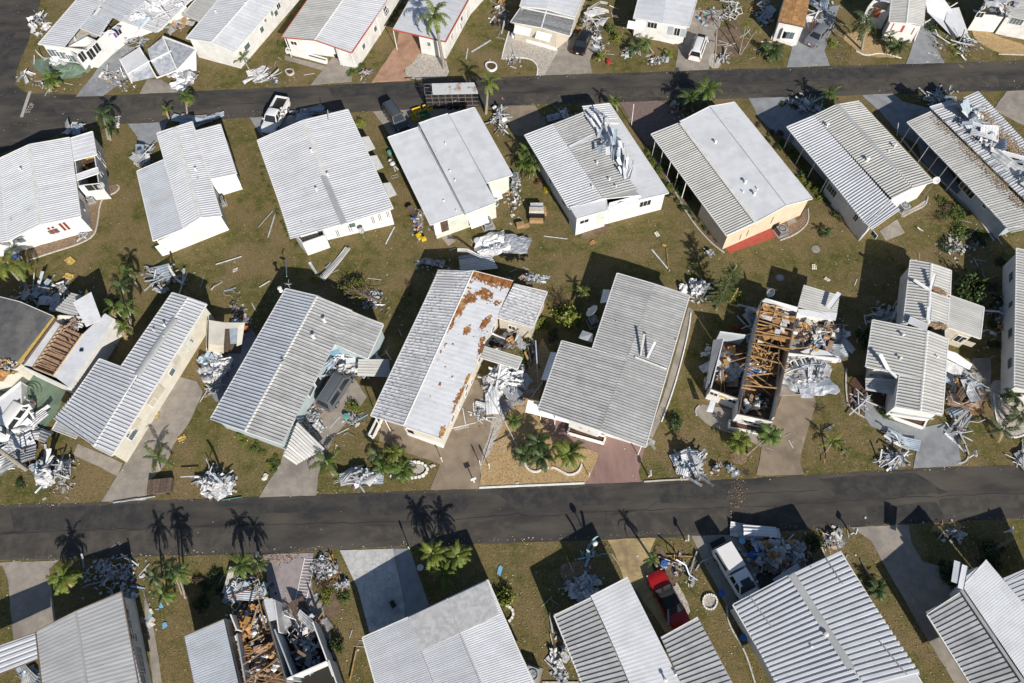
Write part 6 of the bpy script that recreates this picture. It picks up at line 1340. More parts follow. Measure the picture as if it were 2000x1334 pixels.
J, Jl = ruin('roofless white home in ruins with golden rafters exposed and belongings spilling out', (1500, 700), [
    ((1489, 586), (1455, 745), 2.5, 'w_white', 0, 'wood_old'), ((1489, 586), (1557, 606), 2.5, 'trim', 0, None), ((1557, 606), (1523, 766), 2.5, 'w_beige', 0, 'wood_old'),
    ((1455, 745), (1443, 806), 2.5, 'w_white', 0, 'wood_old'), ((1523, 766), (1512, 815), 2.5, 'w_white', 0, 'wood_old'), ((1440, 808), (1510, 823), 2.5, 'w_white', 0, 'wood_old'), ((1444, 778), (1442, 808), 2.4, 'w_white', 0, 'wood_old'),
    ((1413, 663), (1388, 759), 2.4, 'w_grey', 0, 'trim'), ((1388, 759), (1443, 779), 2.4, 'w_white', 0, 'wood_old'), ((1406, 648), (1456, 655), 2.4, 'w_grey', 0, 'trim'),
    ((1557, 606), (1635, 612), 2.3, 'w_white', .4, None), ((1545, 640), (1557, 610), 2.0, 'w_white', 0, None), ((1540, 690), (1640, 700), 1.0, 'w_white', 0, None), ((1520, 768), (1522, 712), 1.4, 'w_beige', 0, None)],
    [([(1487, 590), (1553, 610), (1519, 768), (1508, 820), (1442, 805), (1460, 735)], .6, 'carpet'), ([(1413, 668), (1460, 680), (1445, 775), (1392, 758)], .55, 'carpet'), ([(1555, 625), (1645, 640), (1640, 705), (1535, 705)], .4, 'concrete_blue'), ([(1523, 715), (1600, 722), (1620, 755), (1608, 768), (1522, 772)], .25, 'concrete')],
    [((1489, 590), (1467, 680), (1556, 610), (1540, 690), 2.55, 12, 'wood', 1.1), ((1467, 684), (1452, 745), (1538, 700), (1524, 755), 2.2, 8, 'wood', 2.2)])
def extra_bar(root, l, a, za, b, zb, w, m, nm, h=None): MB().bar(W(*a, za)-l, W(*b, zb)-l, w, h).build(nm, MT[m], root)
for (a, b, za, zb) in (((1495, 600), (1550, 630), 2.65, 2.6), ((1516, 597), (1510, 620), 2.6, 2.6), ((1515, 640), (1500, 690), 2.6, 1.9), ((1472, 675), (1505, 720), 2.6, 1.2), ((1476, 673), (1518, 703), 2.6, 1.4), ((1478, 690), (1520, 690), 2.2, 1.9), ((1497, 690), (1480, 725), 2.2, 1.5), ((1512, 690), (1498, 740), 2.2, 1.2), ((1450, 752), (1517, 758), 2.6, 2.5), ((1448, 757), (1475, 762), 2.65, 2.0), ((1412, 722), (1416, 770), 1.2, .8), ((1411, 724), (1407, 770), 1.3, .8)):
    extra_bar(J, Jl, a, za, b, zb, .08, 'wood', 'rafter', .13)
slanted(J, [(1491, 586), (1495, 582), (1559, 600), (1556, 609)], (2.6, 3.1, 3.1, 2.6), 'rf_bright', .04, 'roof_edge')
slanted(J, [(1558, 603), (1635, 611), (1632, 626), (1560, 614)], (2.5, 2.5, 2.4, 2.4), 'rf_bright', .05, 'roof_edge')
slanted(J, [(1476, 640), (1520, 640), (1552, 655), (1548, 672), (1480, 655)], (2.3, 2.3, 2.3, 2.2, 2.2), 'osb', .03, 'ceiling_board')
slanted(J, [(1393, 664), (1412, 661), (1385, 748), (1377, 762)], (1.0, 2.3, 2.3, .4), 'w_white', .05, 'siding_panel')
slanted(J, [(1388, 782), (1398, 785), (1392, 806), (1380, 804)], (2.2, 2.2, 1.2, 1.2), 'rf_blue', .04, 'awning')
for (x, y) in ((1394, 767), (1431, 783), (1406, 776)): pass
_Jw = [(W(1388, 759, 2.4), W(1443, 779, 2.4), None, None)]
def wall_for(a, b, z):
    A, B = W(*a, z), W(*b, z); A.z = B.z = 0; d = (B-A).normalized(); n = Vector((d.y, -d.x, 0)); 
    if n.y > 0: n = -n
    return (A+n*.062, B+n*.062, n, None)
jw = [wall_for((1388, 759), (1443, 779), 2.4), wall_for((1440, 808), (1510, 823), 2.5)]
for o in ((1394, 769, .8, .7), (1430, 783, .8, .7, dict()), (1461, 823, 1.0, .5), (1480, 829, 1.0, .5), (1412, 775, .9, .7, dict(glass='insul'))): opening(J, jw, *o[:4], **(o[4] if len(o) > 4 else {}))
MB().box(W(1465, 838)-Jl+Vector((0, 0, .25)), (4.4, .9, .5), rz=R(-14)).build('planter', MT['kerb_white'], J); MB().box(W(1465, 838)-Jl+Vector((0, 0, .27)), (4.1, .65, .5), rz=R(-14)).build('planter_soil', MT['mulch'], J)
pile(1515, 625, 30, 20, 22, [bd, cs, bx, bg_], ['mix', 'w', 'dry', 'c_blue'], 'the open room under the golden rafters', .6, .8, gz=.7)
pile(1490, 715, 28, 30, 26, [bd, cs, bx, pk_], ['dark', 'osb', 'w', 'c_blue'], 'the middle of the roofless home', .5, .9, gz=.7)
pile(1478, 785, 28, 18, 16, [bd, cs, bx, sc_], ['w', 'dry', 'black'], 'the front room of the roofless home', .4, .8, gz=.7)
pile(1422, 720, 18, 34, 32, [bd, cs, bx, rs], ['dry', 'w', 'insul_pink', 'osb'], 'the left room of the roofless home', .5, .85, gz=.6)
pile(1585, 720, 50, 20, 16, [cs, bd, wf, rs], ['w', 'g', 'b'], 'the crumpled sheets on the foil floor', .5, 1.0, gz=.3)
pile(1590, 655, 44, 34, 56, [bd, bx, cs, wf, bg_, pk_], ['mix', 'dry', 'w', 'dry', 'w'], 'the spilled belongings right of the roofless home', .9, .95, gz=.45)
pile(1560, 745, 36, 14, 8, [bd, cs], ['w', 'b'], 'the foil-covered floor below the spilled belongings', .3, 1.0, gz=.3)
single(cs, 1585, 745, 5, 'foil', 'crumpled silver foil sheet at the front of the spilled belongings', 2.6, 2.4, .3, var=3); single(cs, 1548, 748, 60, 'foil', 'second silver foil sheet beside the roofless home', 1.6, 2.2, .3, var=9)
single(wf, 1545, 712, 12, 'trim', 'long white window frame lying among the spilled belongings', 2.2, 1.0, .8); single(wf, 1573, 705, 12, 'trim', 'second white window frame among the spilled belongings', 1.8, 1.0, .8)
single(bd, 1600, 690, -20, 'rf_bright', 'long white panel sliding off the spilled belongings', 2.6, 1.4, .9, ry=.1); single(bd, 1634, 700, -25, 'rf_bright', 'white panel end resting on the lawn right of the belongings', 1.6, 1.4, .4, ry=.15)

for k in range(40):
    u, v = random.random(), random.random(); x = 1487-34*u+(66-4*u)*v; y = 596+128*u+16*v
    extra_bar(J, Jl, (x, y), random.uniform(1.6, 2.6), (x+random.gauss(0, 26), y+random.gauss(6, 14)), random.uniform(1.2, 2.6), .05, 'wood', 'broken_batten', .09)
for k in range(14):
    x, y = 1498+random.uniform(-14, 42), 600+random.uniform(0, 70); o = link('ceiling_board', random.choice(POOL['board']), J); o.location = W(x, y, 2.45)-Jl; o.rotation_euler = (random.gauss(0, .2), random.gauss(0, .2), random.uniform(0, 3)); o.material_slots[0].link = 'OBJECT'; o.material_slots[0].material = MT[random.choice(['osb', 'drywall', 'scrap_w', 'osb'])]
pile(1385, 720, 8, 40, 8, [rs, bd, cs], ['w', 'b'], 'the siding leaning on the left of the roofless home', .6, .9)
pile(1465, 640, 8, 40, 9, [ms, bd, cs], ['w', 'b'], 'the torn strips along the back wall of the roofless home', .8, .9)
pile(1640, 660, 12, 34, 12, [bd, rs, pk_], ['w', 'w', 'b'], 'the white slabs at the right end of the roofless home', .4, 1.0)
pile(1530, 725, 12, 22, 14, [bd, wf, bx, cs], ['w', 'dry', 'mix'], 'the torn doorway of the roofless home', .8, .8)
V, Vl = ruin('long cream trailer with its roof cut open to insulation and golden joists', (150, 680), [
    ((114, 616), (43, 715), 2.7, 'w_ivory', 0, None), ((222, 622), (133, 757), 2.6, 'w_white', 0, None), ((43, 715), (133, 757), 2.6, 'w_white', 0, None), ((114, 616), (222, 622), 2.6, 'w_white', 0, None),
    ((120, 634), (64, 717), 2.75, 'w_beige', 2.2, 'wood'), ((161, 652), (104, 733), 2.75, 'w_beige', 2.2, 'wood'), ((64, 717), (104, 733), 2.75, 'w_beige', 2.2, 'wood')],
    [([(64, 717), (120, 634), (161, 652), (104, 733)], 2.35, 'insul_pink')],
    [((120, 636), (66, 715), (160, 654), (105, 731), 2.75, 10, 'wood', .15), ((138, 650), (122, 675), (146, 655), (130, 680), 2.8, 2, 'wood', .3)])
slanted(V, [(104, 624), (118, 634), (62, 716), (44, 712)], (2.75, 2.7, 2.7, 2.75), 'rf_bright', .05, 'roof')
slanted(V, [(162, 652), (205, 612), (222, 622), (134, 756), (105, 734)], (2.72, 2.72, 2.66, 2.66, 2.72), 'rf_bright', .05, 'roof')
MB().bar(W(104, 618, 3.0)-Vl, W(34, 712, 3.0)-Vl, .35, .2).build('insulation_edge', MT['insul'], V); MB().bar(W(110, 622, 2.9)-Vl, W(44, 712, 2.9)-Vl, .12, .25).build('torn_edge', MT['wood_old'], V)
p = slanted(None, [(142, 591), (178, 570), (198, 624), (168, 638)], (3.2, 3.4, 3.1, 2.95), 'rf_bright', .06, 'roof_panel'); tag(p, 'white square roof panel lying on top of the opened cream trailer', 'roof panel')
MB().box(W(159, 684, 2.78)-Vl, (.35, .25, .15)).build('vent_pipe', MT['black'], V)
pile(150, 640, 20, 10, 5, [cs, bd], ['insul_pink', 'w'], 'the opening in the cream trailer roof', .2, .6, gz=2.5)
pile(20, 720, 20, 14, 12, [bd, cs, sc_], ['osb', 'insul', 'dark'], 'the splintered end of the dark felt roof', .3, .7, gz=3.1)
T, Tl = ruin('white front room stub with curved green steps below the dark felt roof', (20, 800), [((-30, 800), (40, 745), 1.6, 'w_white', 0, None), ((40, 745), (42, 800), 1.5, 'w_white', 0, None)], [([(-60, 830), (-30, 800), (38, 748), (40, 770), (0, 840)], 1.4, 'rf_bright')], [])
for k in range(3):
    c = W(58, 768)-Tl; MB().lathe(c, [(1.25-.3*k, 0), (1.25-.3*k, .16*(k+1)), (0.001, .16*(k+1)+.002)], 18).build('step', MT['green_paint'], T)

G, Gl = ruin('gutted rooms of the bottom row home open to the sky with joists and broken walls', (530, 1260), [
    ((437, 1208), (480, 1390), 2.5, 'w_beige', 0, 'wood_old'), ((513, 1175), (575, 1390), 2.5, 'w_white', 0, 'wood_old'), ((450, 1200), (462, 1230), 2.4, 'w_white', 0, None), ((462, 1238), (478, 1330), 2.3, 'w_grey', 0, None),
    ((536, 1229), (575, 1330), 2.4, 'w_grey', 0, None), ((611, 1215), (650, 1320), 2.4, 'w_white', 0, 'trim'), ((560, 1326), (642, 1290), 2.4, 'w_white', 0, 'trim'), ((642, 1290), (680, 1400), 2.4, 'w_white', 0, 'trim'), ((513, 1175), (536, 1172), 2.3, 'w_white', 0, None), ((536, 1172), (545, 1235), 2.3, 'w_white', 0, None)],
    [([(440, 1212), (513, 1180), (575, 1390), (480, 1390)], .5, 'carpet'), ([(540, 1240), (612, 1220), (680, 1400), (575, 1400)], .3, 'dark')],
    [((468, 1290), (485, 1390), (540, 1262), (570, 1390), 1.9, 9, 'wood', 2.4)])
slanted(G, [(515, 1172), (532, 1168), (540, 1210), (524, 1214)], (2.3, 2.3, 2.4, 2.4), 'rf_bright', .05, 'bay_roof')
for (a, b, za, zb) in (((472, 1300), (530, 1262), 2.2, 1.6), ((478, 1334), (540, 1285), 2.2, 1.6), ((475, 1262), (515, 1240), 1.2, 1.6), ((490, 1225), (505, 1180), 2.2, 2.6), ((505, 1170), (520, 1230), 2.6, 2.5)): extra_bar(G, Gl, a, za, b, zb, .09, 'wood', 'rafter', .12)
pile(490, 1225, 34, 34, 44, [bd, cs, bx, pk_, bg_], ['osb', 'dry', 'dark', 'w', 'wood'], 'the gutted front room of the bottom home', .9, 1.0, gz=.55)
pile(510, 1290, 30, 34, 36, [bd, pk_, cs, bg_], ['dark', 'wood', 'insul_pink', 'w'], 'the gutted rear room of the bottom home', .7, .95, gz=.55)
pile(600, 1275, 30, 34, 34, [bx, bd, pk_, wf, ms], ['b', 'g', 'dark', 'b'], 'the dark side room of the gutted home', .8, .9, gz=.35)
pile(470, 1270, 14, 20, 10, [bd, rs], 'osb', 'the plywood pieces in the gutted home', .8, .9, gz=.7)

# rusty patches of bare decking on the torn membrane roof (real raised skin around bare deck)
def torn_skin():
    r0, r1, e0, e1 = plane_world(P((924, 529), (788, 831), (1002, 549), (863, 857), zr=3.45, ze=3.15)); l = Vector(HH.location); NU, NV = 190, 62
    from mathutils import noise as mn
    vs = []; keep = []; 
    def bare(u, v):
        q = Vector((u*15, v*4.2, 1.7)); nz = mn.noise(q*1.1)*.16 + mn.noise(q*2.6)*.30 + mn.noise(q*6)*.30 + mn.noise(q*13)*.14
        e = 0
        for (cu, cv, su, sv, a) in ((.0, .5, .07, .9, .95), (.13, .55, .045, .35, .75), (.18, .22, .05, .22, .7), (.25, .07, .10, .12, .75), (.36, .04, .08, .08, .55), (.30, .80, .05, .10, .75), (.375, .47, .035, .09, .8), (.41, .92, .045, .08, .8), (.46, .97, .05, .06, .8), (.40, .68, .015, .06, .5), (.50, .12, .03, .05, .45), (.55, .10, .04, .04, .38), (.60, .12, .03, .04, .38), (.66, .97, .06, .05, .8), (.75, .95, .07, .07, .75), (.83, .96, .05, .05, .6), (.97, .94, .04, .08, .8), (.72, .40, .015, .05, .6), (.62, .33, .015, .04, .4), (.80, .30, .01, .04, .42), (.88, .45, .01, .03, .42), (.66, .60, .01, .03, .42), (.93, .2, .01, .03, .4), (.48, .3, .012, .04, .42), (.16, .85, .03, .12, .5)):
            e = max(e, a*math.exp(-((u-cu)/su)**2-((v-cv)/sv)**2))
        if (abs(u-.085)/.03)**2+(abs(v-.22)/.13)**2 < 1 or (abs(u-.12)/.03)**2+(abs(v-.80)/.10)**2 < 1: e -= .5
        return e + nz - .42
    up = (r1-r0).cross(e0-r0).normalized(); up = up if up.z > 0 else -up
    for i in range(NU+1):
        for j in range(NV+1):
            u, v = i/NU, j/NV; p = r0.lerp(r1, u).lerp(e0.lerp(e1, u), v); vs.append(p-l+up*(.012+.012*mn.noise(Vector((u*30, v*3, 0)))+.004*math.sin(u*220)))
    fs = []; 
    for i in range(NU):
        for j in range(NV):
            if bare((i+.5)/NU, (j+.5)/NV) < 0: fs.append((i*(NV+1)+j, (i+1)*(NV+1)+j, (i+1)*(NV+1)+j+1, i*(NV+1)+j+1))
    o = link('roof_membrane', newmesh('roof_membrane', vs, fs, [MT['rf_bright']]), HH); o['label'] = 'torn white roof membrane with holes showing brown decking'
    for c in HH.children:
        if c.name.split('.')[0] == 'roof' and c.get('label', '').startswith('torn'): c.data.materials[0] = MT['rust_deck']; c['label'] = 'brown decking under the torn membrane'
MT['rust_deck'] = mat('rust_brown_decking', (.30, .125, .035), (.14, .055, .02), rough=.9, scale=2.4, c3=(.44, .27, .10), scale3=1.1, detail=10)
torn_skin()
# tan planters in front of the rusty patched home
def tray(name, label, px, h, m, soil, cat='planter'):
    pts = [W(*p) for p in px]; pts = chaikin(pts, 2) if len(px) > 4 else pts; c = sum(pts, Vector())/len(pts); t = thing(name, label, cat, c)
    mb = MB(); n = len(pts)
    for i in range(n): mb.bar(pts[i]-c+Vector((0, 0, h/2)), pts[(i+1) % n]-c+Vector((0, 0, h/2)), .16, h)
    mb.build('rim', MT[m], t); MB().prism([(p-c).xy for p in pts], 0, h*.7).build('soil', MT[soil], t); return t
tray('planter', 'long white-rimmed soil planter along the front of the rusty patched home', [(792, 838), (798, 849), (866, 874), (866, 860)], .55, 'kerb_white', 'mulch')
tray('planter', 'narrow white-rimmed planter at the left front corner of the rusty patched home', [(722, 852), (740, 816), (748, 818), (730, 857)], .5, 'kerb_white', 'mulch')
tray('planter', 'white planter with yellow-green plants at the front of the L-shaped striped home', [(1108, 848), (1114, 835), (1182, 856), (1178, 868)], .5, 'kerb_white', 'mulch')
tray('planter', 'white planter full of green plants before the beige front roof', [(1735, 815), (1738, 800), (1808, 820), (1800, 838)], .45, 'kerb_white', 'mulch')
tray('planter', 'round kerbed planter holding a ball shrub near the second palm on the top road', [(948, 133), (950, 124), (966, 124), (972, 134), (960, 142)], .3, 'kerb_white', 'mulch')
tray('planter', 'small round brick planter on the lawn by the stack of strips', [(558, 143), (560, 137), (572, 137), (575, 144), (566, 149)], .25, 'kerb', 'mulch')
tray('planter', 'low brick planter with plants at the porch of the white-roofed home', [(820, 98), (822, 94), (872, 108), (872, 113)], .4, 'c_darkred', 'mulch')
tray('planter', 'narrow white wall planter below the storm awnings', [(1000, 74), (1001, 70), (1086, 94), (1086, 99)], .5, 'kerb_white', 'dirt')
tray('planter', 'white porch planter with a hedge under red-trimmed roof', [(560, 104), (562, 98), (640, 120), (638, 125)], .5, 'kerb_white', 'mulch')
tray('planter', 'low white wall along the hedge of the membrane-roofed home', [(1236, 66), (1237, 61), (1318, 80), (1316, 86)], .35, 'kerb_white', 'mulch')
tray('planter', 'white planter below the bay window of the plywood-roofed home', [(1506, 76), (1509, 71), (1552, 84), (1548, 90)], .4, 'kerb_white', 'mulch')

# torn scraps thickly strewn in and around every heap
vs = []; fs = []; fm = []; sm = ['scrap_w', 'scrap_w', 'scrap_g', 'drywall', 'insul_pink', 'scrap_b', 'wood_old']
for (c, ex, ey, n, gz) in PILES:
    for i in range(int(n*7)):
        a = random.uniform(0, 6.283); r_ = abs(random.gauss(0, .62 if gz < .2 else .4)); p_ = c+ex*(r_*math.cos(a))+ey*(r_*math.sin(a)); p_.z = gz+.03+max(0, .5*(1-r_*r_))*random.random(); s_ = random.uniform(.04, .19); k = len(vs); b_ = random.uniform(0, 6.28); asp = random.uniform(.25, 1)
        u_ = Vector((math.cos(b_), math.sin(b_), random.gauss(0, .35)))*s_; v_ = Vector((-math.sin(b_), math.cos(b_), random.gauss(0, .3)))*s_*asp
        for q_ in (u_+v_, v_-u_, -u_-v_*random.uniform(.4, 1), u_*random.uniform(.5, 1)-v_): vs.append((p_.x+q_.x, p_.y+q_.y, max(gz+.02, p_.z+q_.z+.03)))
        fs.append((k, k+1, k+2, k+3)); fm.append(random.randrange(len(sm)))
tag(link('torn_scraps', newmesh('torn_scraps', vs, fs, [MT[m] for m in sm], fm=fm)), 'small torn scraps of sheet and insulation strewn in and around the heaps', 'scraps', kind='stuff')

# ================================================================== vehicles
def carpaint(name, c, rough=.28): return mat(name, c, tuple(v*.95 for v in c), rough=rough, spec=.6, scale=1)
MT['cp_white'] = carpaint('car_paint_white', (.68, .68, .67)); MT['cp_grey'] = carpaint('car_paint_grey', (.10, .11, .125)); MT['cp_dgrey'] = carpaint('car_paint_dark_grey', (.06, .07, .08)); MT['cp_black'] = carpaint('car_paint_black', (.012, .012, .014)); MT['cp_red'] = carpaint('car_paint_red', (.33, .010, .010)); MT['cp_silver'] = carpaint('car_paint_silver', (.15, .16, .18)); MT['softtop'] = mat('black_soft_top', (.018, .018, .02), rough=.8)
MT['tyre'] = mat('tyre_rubber', (.02, .02, .02), rough=.9); MT['rim'] = mat('alloy_rim', (.4, .4, .42), rough=.35, metal=.6); MT['lamp_red'] = mat('tail_lamp_red', (.4, .01, .01), rough=.25); MT['lamp_clear'] = mat('head_lamp', (.6, .6, .6), rough=.15)
def vehicle(label, cat, rear, front, paint, kind='sedan', L=4.8, Wd=1.82, name='car', z0=0.03, group=None):
    a, b = W(*rear), W(*front); d = (b-a).normalized(); c = (a+b)/2; c.z = z0
    t = thing(name, label, cat, c, math.atan2(d.y, d.x)); pm = MT[paint]
    K = {'sedan': dict(zb=.90, zr=1.43, ws=(.16, .30), rw=(.80, .66), hood=.80, tr=.88), 'conv': dict(zb=.88, zr=1.34, ws=(.30, .40), rw=(.80, .66), hood=.80, tr=.86), 'suv': dict(zb=1.02, zr=1.72, ws=(.22, .34), rw=(.985, .93), hood=.98, tr=1.0),
         'van': dict(zb=1.02, zr=1.76, ws=(.15, .30), rw=(.985, .93), hood=.92, tr=1.0), 'wagon': dict(zb=.98, zr=1.68, ws=(.20, .31), rw=(.985, .94), hood=.95, tr=1.0), 'hatch': dict(zb=.95, zr=1.55, ws=(.16, .31), rw=(.97, .84), hood=.86, tr=.95),
         'pickup': dict(zb=1.05, zr=1.78, ws=(.24, .34), rw=(.56, .54), hood=1.05, tr=1.02)}[kind]
    h = L/2; X = lambda u: h-u*L         # u: 0 front .. 1 rear
    w = Wd/2; st = []
    us = [0, .012, .035, .07, .10, .15, K['ws'][0]-.01, .35, .5, .65, .78, .90, .96, .99, 1.0]
    us = sorted(set(us))
    for u in us:
        taper = 1-.26*max(0, (.13-u)/.13)**1.8-.16*max(0, (u-.90)/.10)**1.8
        zt = K['hood']-.16*max(0, (.12-u)/.12)**1.5 if u < K['ws'][0] else (K['zb'] if u < (.82 if kind != 'pickup' else .57) else K['tr'])
        if u > .985: zt -= .06
        zb = .24+.10*max(0, (.04-u)/.04)+.10*max(0, (u-.97)/.03)
        ww = w*taper
        st.append([(X(u), -ww*.92, zb), (X(u), -ww, .48), (X(u), -ww*.995, zt-.22), (X(u), -ww*.90, zt-.03), (X(u), -ww*.55, zt+.015), (X(u), 0, zt+.025), (X(u), ww*.55, zt+.015), (X(u), ww*.90, zt-.03), (X(u), ww*.995, zt-.22), (X(u), ww, .48), (X(u), ww*.92, zb)])
    n = 11; vs = [v for r_ in st for v in r_]; fs = []
    for i in range(len(st)-1):
        for k in range(n): fs.append((i*n+k, i*n+(k+1) % n, (i+1)*n+(k+1) % n, (i+1)*n+k))
    fs += [tuple(range(n)), tuple((len(st)-1)*n+k for k in range(n))[::-1]]
    body = MB().add(vs, fs).build('body', pm, t, smooth=True)
    body.data.set_sharp_from_angle(angle=R(38))
    zb, zr = K['zb'], K['zr']; (w0, w1), (r0, r1) = K['ws'], K['rw']
    wb, wr = w*.90, w*.72
    if kind == 'conv': pass
    A = [Vector((X(w0), s*wb, zb-.02)) for s in (-1, 1)]; B = [Vector((X(w1), s*wr, zr-.05)) for s in (-1, 1)]
    C_ = [Vector((X(r1), s*wr, zr-.05)) for s in (-1, 1)]; D_ = [Vector((X(r0), s*wb, zb-.02)) for s in (-1, 1)]
    top = 'softtop' if kind == 'conv' else paint
    # cabin core (pillars and frame) slightly inside, glass on top
    core = MB().add([*A, *B, *C_, *D_], [(0, 1, 3, 2), (2, 3, 5, 4), (4, 5, 7, 6), (0, 2, 4, 6), (1, 7, 5, 3)]).build('cabin', MT[top], t)
    def glass(nm, q, ins, gm='glass'):
        c = sum(q, Vector())/4; up = (q[1]-q[0]).cross(q[3]-q[0]).normalized()
        if up.dot(c-Vector((0, 0, .9))) < 0: up = -up; q = q[::-1]
        qq = [c+(v-c)*ins+up*.012 for v in q]; MB().add(qq+[v-up*.01 for v in qq], [(0, 1, 2, 3), (0, 4, 5, 1), (1, 5, 6, 2), (2, 6, 7, 3), (3, 7, 4, 0)]).build(nm, MT[gm], t)
    glass('windshield', [A[0], A[1], B[1], B[0]], .90); glass('rear_window', [D_[0], D_[1], C_[1], C_[0]], .86)
    for s in (0, 1):
        q = [A[s], B[s], C_[s], D_[s]]
        m1, m2 = B[s].lerp(C_[s], .42), A[s].lerp(D_[s], .5)
        glass('side_window', [A[s].lerp(D_[s], .06), B[s].lerp(C_[s], .03), m1, m2], .86); glass('side_window', [m2, m1, C_[s].lerp(B[s], .04), D_[s].lerp(A[s], .08)], .86)
    # roof skin
    rf = MB(); L0, L1 = X(w1)+.03, X(r1)-.03
    prof = [(-wr-.02, zr-.06), (-wr*.9, zr-.005), (-wr*.5, zr+.025), (0, zr+.035), (wr*.5, zr+.025), (wr*.9, zr-.005), (wr+.02, zr-.06)]
    vs = [(x, y, z-(.03 if x in (L0, L1) else 0)) for x in (L0, L0-.15, (L0+L1)/2, L1+.15, L1) for y, z in prof]; k = 7
    rf.add(vs, [(i*k+j, i*k+j+1, (i+1)*k+j+1, (i+1)*k+j) for i in range(4) for j in range(k-1)]).build('roof', MT[top], t, smooth=True)
    for (x, y) in ((X(.185), 1), (X(.185), -1), (X(.80), 1), (X(.80), -1)):
        ax = Matrix.Rotation(R(90), 4, 'X'); r_ = .34 if kind in ('sedan', 'conv', 'hatch') else .38
        c = Vector((x, y*(w-.10), r_)); wl = MB().lathe(c, [(r_*.62, -.115), (r_, -.10), (r_, .10), (r_*.62, .115)], 16, ax=ax).build('wheel', MT['tyre'], t)
        MB().lathe(c+Vector((0, y*.01, 0)), [(0.001, .118), (r_*.60, .112), (r_*.62, -.112), (0.001, -.118)], 12, ax=ax).build('rim', MT['rim'], wl)
    for s in (-1, 1):
        MB().box((X(.022), s*w*.66, K['hood']-.24), (.12, .34, .15), rz=-s*.35).build('headlight', MT['lamp_clear'], t)
        MB().box((X(.985), s*w*.74, K['tr']-.18), (.12, .26, .2 if kind in ('sedan', 'conv') else .34), rz=s*.25).build('tail_light', MT['lamp_red'], t)
        MB().box((X(K['ws'][0]+.06), s*(w+.09), zb+.06), (.12, .20, .14)).build('mirror', MT['black' if paint != 'cp_white' else paint], t)
    MB().box((X(.004), 0, .42), (.1, Wd*.8, .18)).build('bumper', MT['black' if kind in ('pickup',) else paint], t); MB().box((X(.998), 0, .45), (.1, Wd*.8, .16)).build('bumper', MT['rim' if kind == 'pickup' else paint], t)
    MB().box((X(1.0)-.06, 0, .62), (.02, .32, .16)).build('number_plate', MT['trim'], t)
    if kind in ('van', 'suv', 'wagon'):
        for s in (-1, 1): MB().bar((X(w1)-.1, s*wr*.82, zr+.07), (X(r1)+.15, s*wr*.82, zr+.07), .045).build('roof_rail', MT['black'] if kind != 'van' else MT['rim'], t)
    return t, X, K
vehicle('grey minivan with a roof rail under the crushed carport of the light blue home', 'car', (632, 806), (688, 720), 'cp_grey', 'van', 5.1, 1.98, 'minivan')
vehicle('dark grey SUV parked on the shaded driveway beside yellow crates', 'car', (763, 219), (787, 254), 'cp_dgrey', 'suv', 4.7, 1.86, 'sport_utility_car')
t, X, K = vehicle('white minivan with its rear to the top road and red things inside', 'car', (1352, 128), (1371, 74), 'cp_white', 'wagon', 4.6, 1.8, 'minivan')
MB().box((X(.28), 0, K['zr']+.06), (.45, 1.0, .1)).build('roof_hatch', MT['black'], t)
vehicle('black car half covered by the fallen porch beams of the beige home', 'car', (1127, 112), (1146, 66), 'cp_black', 'sedan', 4.7, 1.82)
vehicle('grey sedan with red tail lights beside the plywood-roofed home', 'car', (1572, 100), (1616, 50), 'cp_silver', 'sedan', 4.7, 1.82)
vehicle('white hatchback partly buried in ribbed metal sheets by the green patio', 'car', (64, 785), (2, 866), 'cp_white', 'hatch', 4.7, 1.9)
vehicle('red convertible with a black soft top on the yellow driveway', 'car', (1330, 1224), (1274, 1118), 'cp_red', 'conv', 4.9, 1.88)
# long white pickup with topper
t, X, K = vehicle('long white pickup truck with a white bed topper and open tailgate, beside the household heap', 'pickup truck', (1398, 1062), (1478, 1195), 'cp_white', 'pickup', 5.9, 2.0, 'pickup_truck')
hb = .93; zt = 1.80
tp = MB(); x0, x1 = X(.575), X(.985)
vs = [(x0, -hb, 1.0), (x0, hb, 1.0), (x1, hb, 1.0), (x1, -hb, 1.0), (x0-.02, -hb*.86, zt), (x0-.02, hb*.86, zt), (x1+.12, hb*.86, zt), (x1+.12, -hb*.86, zt)]
top = tp.add(vs, [(4, 5, 6, 7), (0, 1, 5, 4), (1, 2, 6, 5), (2, 3, 7, 6), (3, 0, 4, 7)][0:5]).build('bed_topper', MT['cp_white'], t)
for s in (-1, 1):
    MB().box(((x0+x1)/2, s*(hb*.95+.012), 1.38), (1.7, .03, .34), rx=s*.16).build('side_window', MT['glass'], t)
MB().box((x1+.04, 0, 1.4), (.04, 1.3, .5), ry=-.1).build('rear_window', MT['glass'], t)
MB().box((X(.36), -.0, K['zr']+.035), (.62, .95, .02)).build('sunroof', MT['glass'], t)
MB().box((X(1.0)-.30, 0, .72), (.55, 1.5, .06)).build('tailgate', MT['black'], t)
# white pickup with loaded open bed
t, X, K = vehicle('white pickup truck with junk loaded in its open bed, beside the awning home', 'pickup truck', (556, 208), (527, 262), 'cp_white', 'pickup', 5.7, 1.98, 'pickup_truck')
MB().box(((X(.575)+X(.985))/2, 0, 1.06), (2.25, 1.6, .06)).build('bed_floor', MT['black'], t)
for s in (-1, 1): MB().box(((X(.575)+X(.985))/2, s*.86, 1.22), (2.35, .12, .36)).build('bed_side', MT['cp_white'], t)
MB().box((X(.985), 0, 1.22), (.08, 1.6, .34)).build('tailgate', MT['cp_white'], t)
pile(549, 221, 8, 10, 14, [bg_, sc_, bx, bd], ['g', 'w', 'dark'], 'the load in the open pickup bed', .2, .45, gz=1.15)

